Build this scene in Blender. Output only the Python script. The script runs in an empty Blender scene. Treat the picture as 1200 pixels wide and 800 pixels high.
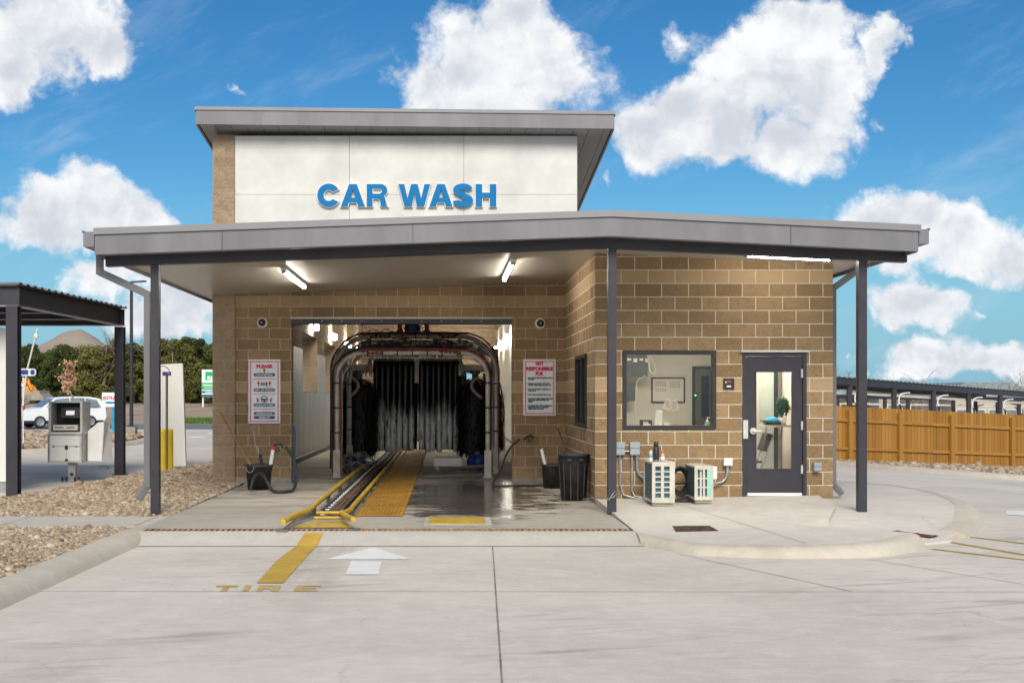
import bpy, bmesh, math, random
import numpy as np
from mathutils import Vector, Matrix, geometry
R = math.radians
random.seed(7)
rng = np.random.default_rng(11)
scene = bpy.context.scene
COL = scene.collection
F = 1400.0; PX0 = 523.0; PY0 = 466.0; CAMZ = 1.6

def W(px, py, Y):
    """photo pixel at a known depth -> point"""
    return Vector(((px - PX0) / F * Y, Y, CAMZ - (py - PY0) / F * Y))
def depth(py, z=0.0):
    return F * (CAMZ - z) / (py - PY0)

# ------------------------------------------------------------------ mesh builder
class MB:
    def __init__(s):
        s.v = []; s.f = []; s.mi = []; s.sm = []; s.m = 0; s.smooth = False
    def add(s, vs, fs):
        o = len(s.v)
        s.v += [tuple(p) for p in vs]
        for f in fs:
            s.f.append(tuple(i + o for i in f)); s.mi.append(s.m); s.sm.append(s.smooth)
        return s
    def box(s, x0, x1, y0, y1, z0, z1):
        s.smooth = False
        vs = [(x0,y0,z0),(x1,y0,z0),(x1,y1,z0),(x0,y1,z0),(x0,y0,z1),(x1,y0,z1),(x1,y1,z1),(x0,y1,z1)]
        return s.add(vs, [(0,3,2,1),(4,5,6,7),(0,1,5,4),(1,2,6,5),(2,3,7,6),(3,0,4,7)])
    def obox(s, c, size, rot=None):
        """box of size about c turned by a Matrix or euler tuple"""
        s.smooth = False
        if rot is None: M = Matrix.Identity(3)
        elif isinstance(rot, tuple):
            from mathutils import Euler
            M = Euler(rot).to_matrix()
        else: M = rot
        c = Vector(c); hx, hy, hz = [q/2 for q in size]
        vs = [c + M @ Vector((sx*hx, sy*hy, sz*hz)) for sz in (-1,1) for sx, sy in ((-1,-1),(1,-1),(1,1),(-1,1))]
        return s.add(vs, [(0,3,2,1),(4,5,6,7),(0,1,5,4),(1,2,6,5),(2,3,7,6),(3,0,4,7)])
    def bar(s, p0, p1, w, h):
        """rectangular bar from p0 to p1, w across, h in the up direction"""
        p0 = Vector(p0); p1 = Vector(p1); d = (p1-p0); L = d.length; d = d/L
        up = Vector((0,0,1)) if abs(d.z) < .95 else Vector((0,1,0))
        a = d.cross(up).normalized(); b = a.cross(d)
        M = Matrix((d, a, b)).transposed()
        return s.obox((p0+p1)/2, (L, w, h), M)
    def tube(s, pts, r, n=8, closed=False, cap=True):
        s.smooth = True
        pts = [Vector(p) for p in pts]; k = len(pts)
        rs = r if isinstance(r, (list, tuple)) else [r]*k
        vs = []; up = None
        for i in range(k):
            if closed: t = pts[(i+1) % k] - pts[i-1]
            else: t = pts[min(i+1,k-1)] - pts[max(i-1,0)]
            t = t.normalized()
            if up is None:
                up = Vector((0,0,1)) if abs(t.z) < .9 else Vector((1,0,0))
            a = t.cross(up).normalized(); b = a.cross(t).normalized(); up = b
            for j in range(n):
                q = 2*math.pi*j/n
                vs.append(pts[i] + (a*math.cos(q) + b*math.sin(q))*rs[i])
        fs = []
        for i in range(k if closed else k-1):
            i2 = (i+1) % k
            for j in range(n):
                j2 = (j+1) % n
                fs.append((i*n+j, i*n+j2, i2*n+j2, i2*n+j))
        s.add(vs, fs)
        if cap and not closed:
            s.smooth = False
            s.add(vs[:n], [tuple(range(n-1,-1,-1))]); s.add(vs[-n:], [tuple(range(n))])
        return s
    def cyl(s, p0, p1, r, n=16, r2=None):
        return s.tube([p0, p1], [r, r if r2 is None else r2], n)
    def lathe(s, c, prof, n=24, axis='z', smooth=True):
        s.smooth = smooth
        c = Vector(c); vs = []
        for (r, h) in prof:
            for j in range(n):
                q = 2*math.pi*j/n
                a, b = r*math.cos(q), r*math.sin(q)
                p = {'z': Vector((a,b,h)), 'y': Vector((a,h,b)), 'x': Vector((h,a,b))}[axis]
                vs.append(c + p)
        fs = []
        for i in range(len(prof)-1):
            for j in range(n):
                j2 = (j+1) % n
                fs.append((i*n+j, i*n+j2, (i+1)*n+j2, (i+1)*n+j))
        s.add(vs, fs); s.smooth = False
        return s
    def sphere(s, c, r, n=12, m=8, sc=(1,1,1)):
        c = Vector(c); s.smooth = True; vs = []; fs = []
        for i in range(m+1):
            th = math.pi*i/m
            for j in range(n):
                q = 2*math.pi*j/n
                vs.append(c + Vector((sc[0]*r*math.sin(th)*math.cos(q), sc[1]*r*math.sin(th)*math.sin(q), sc[2]*r*math.cos(th))))
        for i in range(m):
            for j in range(n):
                fs.append((i*n+j, (i+1)*n+j, (i+1)*n+(j+1)%n, i*n+(j+1)%n))
        s.add(vs, fs); s.smooth = False
        return s
    def prism(s, loops, map2, d0, d1):
        """loops: outer outline (+ holes) of 2-D points; map2(a,b,d) -> point; solid between d0 and d1"""
        s.smooth = False
        if not isinstance(loops[0][0], (tuple, list)): loops = [loops]
        flat = [p for l in loops for p in l]
        tri = geometry.tessellate_polygon([[Vector((p[0], p[1], 0)) for p in l] for l in loops])
        n = len(flat)
        vs = [map2(p[0], p[1], d0) for p in flat] + [map2(p[0], p[1], d1) for p in flat]
        fs = [tuple(t) for t in tri] + [tuple(n+i for i in reversed(t)) for t in tri]
        o = 0
        for l in loops:
            k = len(l)
            for i in range(k):
                a, b = o+i, o+(i+1) % k
                fs.append((a, b, n+b, n+a))
            o += k
        return s.add(vs, fs)
    def quad(s, a, b, c, d):
        s.smooth = False
        return s.add([a,b,c,d], [(0,1,2,3)])
    def mesh_data(s, name, mats):
        me = bpy.data.meshes.new(name)
        me.from_pydata(s.v, [], s.f)
        for m in (mats if isinstance(mats, (list, tuple)) else [mats]): me.materials.append(m)
        me.polygons.foreach_set('material_index', s.mi)
        me.polygons.foreach_set('use_smooth', s.sm)
        bm = bmesh.new(); bm.from_mesh(me)
        bmesh.ops.recalc_face_normals(bm, faces=bm.faces); bm.to_mesh(me); bm.free()
        me.update()
        return me
    def islands(s):
        """separate pieces, as builders of their own"""
        key = {}; rep_ = []
        for p in s.v:
            k = (round(p[0],5), round(p[1],5), round(p[2],5)); rep_.append(key.setdefault(k, len(key)))
        par = list(range(len(key)))
        def find(a):
            while par[a] != a: par[a] = par[par[a]]; a = par[a]
            return a
        for f in s.f:
            for i in f[1:]: par[find(rep_[i])] = find(rep_[f[0]])
        out = {}
        for f, mi, sm in zip(s.f, s.mi, s.sm):
            m = out.setdefault(find(rep_[f[0]]), (MB(), {}))
            q, mp = m
            for i in f:
                if i not in mp: mp[i] = len(q.v); q.v.append(s.v[i])
            q.f.append(tuple(mp[i] for i in f)); q.mi.append(mi); q.sm.append(sm)
        return [q for q, _ in out.values()]
    def build(s, name, mats, parent=None, bevel=0, label=None, split=False, **kw):
        if split:
            for q in s.islands(): o = q.build(name, mats, parent, bevel, label, **kw)
            return o
        ob = bpy.data.objects.new(name, s.mesh_data(name, mats))
        COL.objects.link(ob)
        attach(ob, parent)
        if bevel:
            b = ob.modifiers.new('edge', 'BEVEL'); b.width = bevel; b.segments = 2; b.limit_method = 'ANGLE'; b.angle_limit = R(40)
        if label: ob['label'] = label
        for k, v in kw.items(): ob[k] = v
        return ob

def attach(ob, parent):
    """meshes are modelled in world coordinates; keep them there under a root placed at the thing's base"""
    if parent is not None:
        ob.parent = parent
        if parent.type == 'EMPTY': ob.location = -Vector(parent.location)
def thing(name, label, cat, loc=(0,0,0), group=None):
    o = bpy.data.objects.new(name, None); COL.objects.link(o)
    o.location = loc; o.empty_display_size = .2
    return tag(o, label, cat, group)
def tag(o, label, cat, group=None):
    o['label'] = label; o['category'] = cat
    if group: o['group'] = group
    return o
def children(o): return [c for c in bpy.data.objects if c.parent == o]
def copy_tree(o, delta, label=None, parent=None):
    c = o.copy(); COL.objects.link(c)
    if parent is None: c.location = Vector(o.location) + Vector(delta)
    else: c.parent = parent
    if label: c['label'] = label
    for ch in children(o): copy_tree(ch, delta, None, c)
    return c

def text_fit(mb, body, cx, y, z0, width, height, bold=0.0, depth_=.002):
    """lettering of a given overall width and capital height, centred on cx, its foot at z0"""
    t_ = MB(); text_into(t_, body, (0, 0, 0), 1.0, bold, 'LEFT', depth_)
    xs_ = [p[0] for p in t_.v]; zs_ = [p[2] for p in t_.v]; x0, x1, h = min(xs_), max(xs_), max(zs_)
    mb.smooth = False
    mb.add([(cx+((p[0]-x0)/(x1-x0)-.5)*width, y+p[1], z0+p[2]/h*height) for p in t_.v], t_.f)
def text_into(mb, body, origin, size, bold=0.0, align='CENTER', depth_=.002, spacing=1.0, sx=1.0, flat=None):
    """adds lettering to mb, standing in the XZ plane facing -Y at origin (or mapped by flat)"""
    cu = bpy.data.curves.new('t', 'FONT'); cu.body = body; cu.size = size; cu.align_x = align
    cu.offset = bold; cu.extrude = depth_; cu.resolution_u = 3; cu.space_character = spacing
    ob = bpy.data.objects.new('t', cu); COL.objects.link(ob)
    dg = bpy.context.evaluated_depsgraph_get(); dg.update()
    me = bpy.data.meshes.new_from_object(ob.evaluated_get(dg))
    o = Vector(origin)
    if flat is None: fn = lambda p: o + Vector((p.x*sx, -p.z, p.y))
    else: fn = flat
    mb.smooth = False
    mb.add([fn(v.co) for v in me.vertices], [tuple(p.vertices) for p in me.polygons])
    bpy.data.objects.remove(ob); bpy.data.curves.remove(cu); bpy.data.meshes.remove(me)

# ------------------------------------------------------------------ materials
def lin(c):
    c = c/255.0
    return c/12.92 if c <= .04045 else ((c+.055)/1.055)**2.4
def hexc(r, g, b): return (lin(r), lin(g), lin(b), 1)
class NT:
    def __init__(s, m):
        m.use_nodes = True
        s.t = m.node_tree; s.n = s.t.nodes; s.l = s.t.links
    def new(s, t, **kw):
        n = s.n.new(t)
        for k, v in kw.items(): setattr(n, k, v)
        return n
    def link(s, a, b): s.l.new(a, b)
    def val(s, sock, v):
        if hasattr(v, 'is_linked') or isinstance(v, bpy.types.NodeSocket): s.l.new(v, sock)
        else: sock.default_value = v
    def math(s, op, a, b=0.0, c=0.0, clamp=False):
        n = s.new('ShaderNodeMath', operation=op, use_clamp=clamp)
        s.val(n.inputs[0], a); s.val(n.inputs[1], b); s.val(n.inputs[2], c)
        return n.outputs[0]
    def vmath(s, op, a, b=(0,0,0)):
        n = s.new('ShaderNodeVectorMath', operation=op)
        s.val(n.inputs[0], a); s.val(n.inputs[1], b)
        return n.outputs[1] if op in ('LENGTH','DOT_PRODUCT','DISTANCE') else n.outputs[0]
    def mix(s, f, a, b, blend='MIX'):
        n = s.new('ShaderNodeMix', data_type='RGBA', blend_type=blend)
        s.val(n.inputs[0], f); s.val(n.inputs[6], a); s.val(n.inputs[7], b)
        return n.outputs[2]
    def noise(s, vec, scale, detail=4, rough=.55, dist=0.0):
        n = s.new('ShaderNodeTexNoise'); n.inputs['Scale'].default_value = scale
        n.inputs['Detail'].default_value = detail; n.inputs['Roughness'].default_value = rough
        n.inputs['Distortion'].default_value = dist
        if vec is not None: s.link(vec, n.inputs['Vector'])
        return n.outputs['Fac']
    def ramp(s, f, stops, interp='LINEAR'):
        n = s.new('ShaderNodeValToRGB'); e = n.color_ramp.elements; n.color_ramp.interpolation = interp
        while len(e) > 1: e.remove(e[-1])
        for i, (p, c) in enumerate(stops):
            q = e[0] if i == 0 else e.new(p)
            q.position = p; q.color = c if len(c) == 4 else (*c, 1)
        s.val(n.inputs[0], f)
        return n.outputs[0]
    def sstep(s, x, a, b):
        n = s.new('ShaderNodeMapRange', interpolation_type='SMOOTHSTEP')
        s.val(n.inputs[0], x); s.val(n.inputs[1], a); s.val(n.inputs[2], b)
        return n.outputs[0]
    def sep(s, v):
        n = s.new('ShaderNodeSeparateXYZ'); s.link(v, n.inputs[0]); return n.outputs
    def comb(s, x, y, z):
        n = s.new('ShaderNodeCombineXYZ')
        for i, q in enumerate((x,y,z)): s.val(n.inputs[i], q)
        return n.outputs[0]
    def pos(s): return s.new('ShaderNodeNewGeometry').outputs['Position']
    def bump(s, h, strength=.5, dist=.01, normal=None):
        n = s.new('ShaderNodeBump'); n.inputs['Strength'].default_value = strength; n.inputs['Distance'].default_value = dist
        s.link(h, n.inputs['Height'])
        if normal is not None: s.link(normal, n.inputs['Normal'])
        return n.outputs[0]
    @property
    def bsdf(s): return s.n['Principled BSDF']

def g(v): return (v, v, v, 1)
def pm(name, c, rough=.5, metal=0.0, var=.15, vscale=3.0, bump=0.0, bscale=60.0, c2=None, stretch=(1,1,1), rvar=.1, spec=.5):
    """painted / metal / plastic surface with dirt variation and a little surface noise"""
    m = bpy.data.materials.new(name); t = NT(m)
    c = tuple(c) if len(c) == 4 else (*c, 1)
    p = t.vmath('MULTIPLY', t.pos(), stretch)
    n1 = t.noise(p, vscale, 6, .6)
    lo = c2 if c2 is not None else tuple(x*(1-var*2) for x in c[:3])
    hi = c if c2 is not None else tuple(min(1, x*(1+var)) for x in c[:3])
    col = t.ramp(n1, [(.3, (*lo[:3], 1)), (.68, (*hi[:3], 1))])
    t.link(col, t.bsdf.inputs['Base Color'])
    t.bsdf.inputs['Metallic'].default_value = metal
    t.bsdf.inputs['Specular IOR Level'].default_value = spec
    n2 = t.noise(p, vscale*5, 4)
    t.link(t.math('MULTIPLY_ADD', n2, rvar*2, rough-rvar, clamp=True), t.bsdf.inputs['Roughness'])
    if bump:
        t.link(t.bump(t.noise(t.pos(), bscale, 4), bump, .01), t.bsdf.inputs['Normal'])
    return m
def emit(name, c, strength):
    m = bpy.data.materials.new(name); t = NT(m)
    t.bsdf.inputs['Base Color'].default_value = (.8,.8,.8,1)
    t.bsdf.inputs['Emission Color'].default_value = (*c, 1)
    t.bsdf.inputs['Emission Strength'].default_value = strength
    return m
def glass(name, tint=(.9,.95,.93), rough=.0, alpha=.18):
    """thin pane: mostly see-through with a real reflection"""
    m = bpy.data.materials.new(name); t = NT(m)
    out = t.n['Material Output']
    tr = t.new('ShaderNodeBsdfTransparent'); tr.inputs[0].default_value = (*tint, 1)
    gl = t.new('ShaderNodeBsdfGlossy'); gl.inputs['Roughness'].default_value = rough
    fr = t.new('ShaderNodeFresnel'); fr.inputs[0].default_value = 1.5
    mx = t.new('ShaderNodeMixShader')
    t.link(t.math('MULTIPLY_ADD', fr.outputs[0], 1.0, alpha*.3, clamp=True), mx.inputs[0])
    t.link(tr.outputs[0], mx.inputs[1]); t.link(gl.outputs[0], mx.inputs[2])
    t.link(mx.outputs[0], out.inputs[0])
    return m

def block_mat(name, phase, ca, cb, mortar, band=(8,16), bandc=None, split=.9, msize=.0055):
    m = bpy.data.materials.new(name); t = NT(m)
    geo = t.new('ShaderNodeNewGeometry'); P = geo.outputs['Position']; N = geo.outputs['True Normal']
    px, py, pz = t.sep(P); nx, ny, nz = t.sep(N)
    isx = t.math('GREATER_THAN', t.math('ABSOLUTE', nx), .5)
    u = t.math('SUBTRACT', t.math('ADD', t.math('MULTIPLY', py, isx), t.math('MULTIPLY', px, t.math('SUBTRACT', 1.0, isx))), phase)
    v = t.math('SUBTRACT', pz, .08)
    br = t.new('ShaderNodeTexBrick'); br.offset = .5; br.offset_frequency = 2; br.squash = 1
    wob = t.noise(P, 22, 3)
    uv = t.comb(t.math('MULTIPLY_ADD', wob, .010, u), t.math('MULTIPLY_ADD', t.noise(P, 27, 3), .008, v), 0.0)
    t.link(uv, br.inputs['Vector'])
    for k, q in (('Scale', 1.0), ('Mortar Size', msize), ('Mortar Smooth', .25), ('Bias', 0.0), ('Brick Width', .4064), ('Row Height', .2032)):
        br.inputs[k].default_value = q
    br.inputs['Color1'].default_value = ca; br.inputs['Color2'].default_value = cb; br.inputs['Mortar'].default_value = mortar
    fac = br.outputs['Fac']
    # rough split face: coarse chips and fine grain
    n1 = t.noise(P, 9, 5, .6, .6); n2 = t.noise(P, 45, 6, .7); n3 = t.noise(P, 1.1, 3)
    stone = t.mix(t.math('MULTIPLY', t.sstep(n1, .40, .66), .65), br.outputs['Color'], tuple(x*.62 for x in ca[:3])+(1,))
    stone = t.mix(t.math('MULTIPLY', t.sstep(n2, .48, .66), .55), stone, tuple(min(1,x*1.9) for x in cb[:3])+(1,))
    if bandc:
        row = t.math('FLOOR', t.math('DIVIDE', v, .2032))
        inb = t.math('ADD', t.math('COMPARE', row, float(band[0]), .1), t.math('COMPARE', row, float(band[1]), .1))
        stone = t.mix(t.math('MULTIPLY', inb, .8), stone, bandc)
    stone = t.mix(t.math('MULTIPLY', t.sstep(n3, .45, .75), .25), stone, tuple(x*.7 for x in ca[:3])+(1,))
    col = t.mix(fac, stone, t.mix(t.noise(P, 14, 3), mortar, tuple(x*.75 for x in mortar[:3])+(1,)))
    t.link(col, t.bsdf.inputs['Base Color'])
    t.bsdf.inputs['Roughness'].default_value = .92
    t.bsdf.inputs['Specular IOR Level'].default_value = .25
    h = t.math('ADD', t.math('MULTIPLY', t.math('SUBTRACT', 1.0, fac), .5),
               t.math('MULTIPLY', t.math('ADD', t.math('MULTIPLY', n1, 1.0), t.math('MULTIPLY', n2, .45)), t.math('MULTIPLY', t.math('SUBTRACT', 1.0, fac), split)))
    t.link(t.bump(h, 1.0, .035), t.bsdf.inputs['Normal'])
    return m

def concrete_mat(name, base, dark, streak=(1,1,1), marks=0.0, wet=False):
    m = bpy.data.materials.new(name); t = NT(m)
    P = t.pos()
    big = t.noise(P, .28, 5, .6, .5); mid = t.noise(t.vmath('MULTIPLY', P, streak), 1.6, 6, .65, .4); fine = t.noise(P, 60, 4, .7)
    col = t.mix(t.sstep(big, .3, .7), dark, base)
    col = t.mix(t.math('MULTIPLY', t.sstep(mid, .48, .72), .5), col, tuple(x*.80 for x in base[:3])+(1,))
    col = t.mix(t.math('MULTIPLY', t.sstep(fine, .35, .75), .28), col, tuple(min(1, x*1.18) for x in base[:3])+(1,))
    pit = t.noise(P, 170, 2, .5)
    col = t.mix(t.math('MULTIPLY', t.sstep(pit, .62, .7), .35), col, tuple(x*.5 for x in base[:3])+(1,))
    px, py, pz = t.sep(P)
    rough = t.math('MULTIPLY_ADD', mid, .25, .68)
    # mottling, broom texture, a few hairline cracks, drips
    mot = t.noise(P, 4.5, 7, .72, .3)
    col = t.mix(t.math('MULTIPLY', t.sstep(mot, .40, .68), .30), col, tuple(min(1, x*1.25) for x in base[:3])+(1,))
    broom = t.noise(t.vmath('MULTIPLY', P, (1.2, 38, 1)), 1.0, 4, .6)
    col = t.mix(t.math('MULTIPLY', t.sstep(broom, .45, .75), .16), col, tuple(x*.6 for x in dark[:3])+(1,))
    cw = t.vmath('ADD', P, t.vmath('MULTIPLY', t.comb(t.noise(P, 2.2, 5, .6), t.noise(t.vmath('ADD', P, (5,5,0)), 2.2, 5, .6), 0.0), (.8,.8,0)))
    vo = t.new('ShaderNodeTexVoronoi', feature='DISTANCE_TO_EDGE'); vo.inputs['Scale'].default_value = .30; t.link(cw, vo.inputs['Vector'])
    crack = t.math('MULTIPLY', t.sstep(vo.outputs['Distance'], .0035, .0012), t.sstep(t.noise(P, .5, 2), .50, .60))
    col = t.mix(t.math('MULTIPLY', crack, .22), col, (.16,.14,.12,1))
    drip = t.sstep(t.noise(P, 5.5, 2, .5), .745, .80)
    col = t.mix(t.math('MULTIPLY', drip, .35), col, (.12,.105,.09,1))
    if marks:
        # tyre scuffs across the drive: long thin smears turning towards the wash entrance
        q = t.comb(t.math('MULTIPLY', t.math('ADD', px, t.math('MULTIPLY', py, .18)), .55), t.math('MULTIPLY', t.math('SUBTRACT', py, t.math('MULTIPLY', px, .22)), 3.2), 0.0)
        sm = t.noise(q, 1.1, 6, .62, .9)
        where = t.noise(P, .32, 3, .5)
        f = t.math('MULTIPLY', t.math('MULTIPLY', t.sstep(sm, .5, .72), t.sstep(where, .42, .62)), marks)
        col = t.mix(f, col, tuple(x*.42 for x in dark[:3])+(1,))
        q2 = t.comb(t.math('MULTIPLY', px, 2.6), t.math('MULTIPLY', py, .22), 0.0)
        lane = t.math('MULTIPLY', t.sstep(t.math('ABSOLUTE', t.math('ADD', px, 1.35)), .55, .1), t.sstep(t.noise(q2, 1.5, 5, .6), .35, .7))
        lane = t.math('MULTIPLY', lane, t.sstep(py, 8.5, 13.0))
        col = t.mix(t.math('MULTIPLY', lane, .45), col, tuple(x*.45 for x in dark[:3])+(1,))
    if wet:
        n = t.noise(t.comb(t.math('MULTIPLY', px, .9), t.math('MULTIPLY', py, 1.6), 0.0), 1.6, 7, .66, 1.1)
        dx = t.math('MULTIPLY', t.math('SUBTRACT', px, .35), .62); dy = t.math('MULTIPLY', t.math('SUBTRACT', py, 19.6), .20)
        rr = t.math('SQRT', t.math('ADD', t.math('MULTIPLY', dx, dx), t.math('MULTIPLY', dy, dy)))
        wetf = t.sstep(t.math('ADD', t.math('SUBTRACT', 1.02, rr), t.math('MULTIPLY', t.math('SUBTRACT', n, .5), 2.2)), .1, .42)
        grime = t.math('MULTIPLY', t.sstep(t.noise(t.comb(t.math('MULTIPLY', px, .6), t.math('MULTIPLY', py, 1.5), 3.0), 1.3, 6, .65, .7), .42, .66), t.sstep(py, 15.6, 18.5))
        col = t.mix(t.math('MULTIPLY', grime, .62), col, (.085, .065, .048, 1))
        col = t.mix(t.math('MULTIPLY', wetf, .85), col, (.030, .026, .023, 1))
        rough = t.math('ADD', t.math('MULTIPLY', t.math('SUBTRACT', 1.0, wetf), .60), t.math('MULTIPLY_ADD', n, .30, .02))
    t.link(col, t.bsdf.inputs['Base Color'])
    t.link(rough, t.bsdf.inputs['Roughness'])
    t.bsdf.inputs['Specular IOR Level'].default_value = .35
    h = t.math('ADD', t.math('MULTIPLY', fine, .6), t.math('MULTIPLY', mid, .8))
    if wet: h = t.math('MULTIPLY', h, t.math('SUBTRACT', 1.0, t.math('MULTIPLY', wetf, .75)))
    t.link(t.bump(h, .25, .006), t.bsdf.inputs['Normal'])
    return m

def stone_mat(name, stops):
    m = bpy.data.materials.new(name); t = NT(m)
    gnode = t.new('ShaderNodeNewGeometry')
    col = t.ramp(gnode.outputs['Random Per Island'], stops)
    n = t.noise(gnode.outputs['Position'], 30, 4)
    col = t.mix(t.math('MULTIPLY', n, .5), col, (.19,.15,.11,1))
    t.link(col, t.bsdf.inputs['Base Color']); t.bsdf.inputs['Roughness'].default_value = .85
    return m
def leaf_mat(name, a, b):
    m = bpy.data.materials.new(name); t = NT(m)
    gnode = t.new('ShaderNodeNewGeometry')
    n = t.noise(gnode.outputs['Position'], .55, 4)
    f = t.math('MULTIPLY_ADD', gnode.outputs['Random Per Island'], .38, t.math('MULTIPLY', t.sstep(n, .25, .75), .62))
    t.link(t.ramp(f, [(.1, a), (.9, b)]), t.bsdf.inputs['Base Color'])
    t.bsdf.inputs['Roughness'].default_value = .7; t.bsdf.inputs['Specular IOR Level'].default_value = .2
    return m

M = {}
M['block_office'] = block_mat('office_block', .009, (.36,.248,.136,1), (.205,.134,.070,1), (.76,.69,.58,1), bandc=(.48,.345,.205,1), msize=.0075)
M['block_bay'] = block_mat('bay_block', .292, (.38,.260,.145,1), (.215,.142,.076,1), (.68,.58,.46,1), bandc=(.47,.335,.20,1), msize=.0065)
M['block_pilaster'] = block_mat('pilaster_block', .05, (.40,.30,.20,1), (.31,.22,.14,1), (.54,.44,.32,1), split=1.3, msize=.006)
M['block_tunnel'] = block_mat('tunnel_block', .1, (.34,.26,.18,1), (.27,.2,.13,1), (.5,.44,.36,1), split=.3)
M['plinth'] = pm('plinth_concrete', (.33,.29,.25), .9, var=.2, vscale=5, bump=.3)
M['stucco'] = pm('white_stucco', (.635,.63,.595), .85, var=.07, vscale=1.6, bump=.12, bscale=90)
M['stucco_joint'] = pm('stucco_joint', (.42,.42,.40), .9)
M['grey_metal'] = pm('grey_painted_metal', (.172,.170,.184), .42, .15, var=.10, vscale=1.1, rvar=.08, stretch=(2.2,1,.5), bump=.04, bscale=3)
M['grey_metal_light'] = pm('light_grey_flashing', (.225,.222,.235), .42, .15, var=.05, vscale=.8)
M['dark_steel'] = pm('dark_painted_steel', (.034,.032,.042), .42, .1, var=.12, vscale=2)
M['downspout'] = pm('downspout_metal', (.17,.167,.175), .42, .2, var=.06, vscale=1.2)
M['black'] = pm('black_plastic', (.018,.018,.020), .5, var=.25, vscale=8)
M['black_rough'] = pm('worn_black_plastic', (.030,.027,.032), .62, var=.4, vscale=9, bump=.15)
M['rubber'] = pm('black_rubber', (.02,.02,.021), .65, var=.2)
M['white'] = pm('white_paint', (.78,.78,.77), .5, var=.06)
M['offwhite'] = pm('off_white_paint', (.62,.60,.54), .5, var=.07)
M['white_panel'] = pm('white_sheet_panel', (.66,.66,.63), .38, var=.05, vscale=.7)
M['steel'] = pm('brushed_steel', (.56,.56,.55), .42, .25, var=.10, vscale=5)
M['galv'] = pm('galvanised_conduit', (.42,.43,.44), .4, .7, var=.15, vscale=7)
M['pipe'] = pm('stained_steel_pipe', (.60,.56,.49), .4, .15, var=.3, vscale=6, c2=(.36,.315,.25))
M['track_steel'] = pm('greasy_track_steel', (.06,.055,.05), .6, .2, var=.3, vscale=6)
M['pipe_dark'] = pm('dark_stained_steel', (.17,.155,.14), .45, .35, var=.35, vscale=6)
M['red_hose'] = pm('red_hose', (.28,.035,.03), .5, var=.25, vscale=6)
M['red'] = pm('red_paint', (.5,.03,.03), .4, var=.15)
M['blue_motor'] = pm('blue_motor_paint', (.018,.055,.28), .38, var=.35, vscale=9)
M['yellow'] = pm('yellow_steel_paint', (.60,.40,.02), .5, var=.16, vscale=6, c2=(.33,.21,.03))
M['yellow_road'] = pm('worn_yellow_road_paint', (.50,.32,.045), .8, var=.12, vscale=5, bump=.2)
M['yellow_faded'] = pm('faded_yellow_road_paint', (.50,.32,.07), .8, var=.12, vscale=7, c2=(.46,.36,.17))
M['white_road'] = pm('white_road_paint', (.74,.74,.72), .8, var=.06, vscale=6, bump=.2)
M['bollard_yellow'] = pm('bollard_yellow', (.60,.42,.01), .45, var=.08)
M['rust'] = pm('rusty_iron', (.16,.075,.045), .85, .2, var=.4, vscale=12, bump=.3)
M['brick_red'] = pm('brick_red_iron', (.27,.085,.06), .8, .1, var=.3, vscale=10, bump=.3)
M['cavity'] = pm('dark_cavity', (.012,.011,.010), .9)
M['joint'] = pm('joint_filler', (.25,.225,.195), .95, var=.3, vscale=4)
M['blue_letter'] = pm('blue_letter_face', (.0,.16,.40), .55, var=.03, spec=.2)
M['navy'] = pm('navy_print', (.02,.10,.19), .5, var=.05)
M['magenta'] = pm('magenta_print', (.62,.02,.12), .5, var=.05)
M['pink'] = pm('pink_border_print', (.66,.25,.36), .5, var=.08)
M['sign_white'] = pm('sign_white', (.84,.84,.85), .42, var=.06, vscale=4)
M['gold'] = pm('gold_print', (.35,.24,.03), .5)
M['green_sign'] = pm('green_sign_print', (.0,.40,.14), .45, var=.04)
M['wood_handle'] = pm('wooden_handle', (.36,.17,.045), .55, var=.3, vscale=10)
M['wood_dark'] = pm('dark_wooden_handle', (.10,.055,.03), .6, var=.3, vscale=10)
M['wall_paint'] = pm('office_wall_paint', (.62,.58,.50), .8, var=.04)
M['office_floor'] = pm('office_floor', (.36,.34,.30), .5, var=.15)
M['orange'] = pm('orange_machine_paint', (.75,.27,.02), .45, var=.15, vscale=2)
M['tyre'] = pm('tyre_rubber', (.022,.022,.023), .8)
M['car_paint'] = pm('white_car_paint', (.74,.77,.80), .2, var=.02)
M['car_glass'] = pm('dark_car_glass', (.16,.20,.23), .08, var=.2, spec=.8)
M['headlight'] = pm('headlight_lens', (.75,.68,.55), .15)
M['taillight'] = pm('taillight_lens', (.45,.02,.02), .2)
M['bark'] = pm('bark', (.12,.085,.06), .9, var=.3, vscale=8)
M['bark_pale'] = pm('pale_bark', (.30,.24,.19), .9, var=.3, vscale=8)
M['dry_leaf'] = leaf_mat('dry_leaves', (.44,.22,.12,1), (.62,.42,.27,1))
M['cedar'] = leaf_mat('cedar_leaf', (.035,.05,.014,1), (.15,.17,.045,1))
M['cedar_dark'] = leaf_mat('dark_cedar_leaf', (.024,.038,.013,1), (.105,.13,.04,1))
M['cedar_olive'] = leaf_mat('olive_cedar_leaf', (.06,.062,.015,1), (.20,.19,.055,1))
M['grass'] = leaf_mat('grass_blade', (.04,.10,.015,1), (.11,.20,.035,1))
M['foil'] = pm('coil_fins', (.10,.20,.25), .5, .3, var=.15, vscale=20, stretch=(1,1,.2))
M['mint'] = pm('mint_sticker_panel', (.28,.58,.45), .5, var=.06)
M['hill'] = pm('distant_hill_scrub', (.33,.275,.22), .95, var=.15, vscale=.03, c2=(.22,.19,.14))
M['glass_win'] = glass('window_glass', (.97,.97,.95), 0, .0)
M['glass_dark'] = glass('dark_tinted_glass', (.16,.20,.17), 0, .3)
M['led'] = emit('lamp_tube', (1.0,.93,.80), 46)
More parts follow.
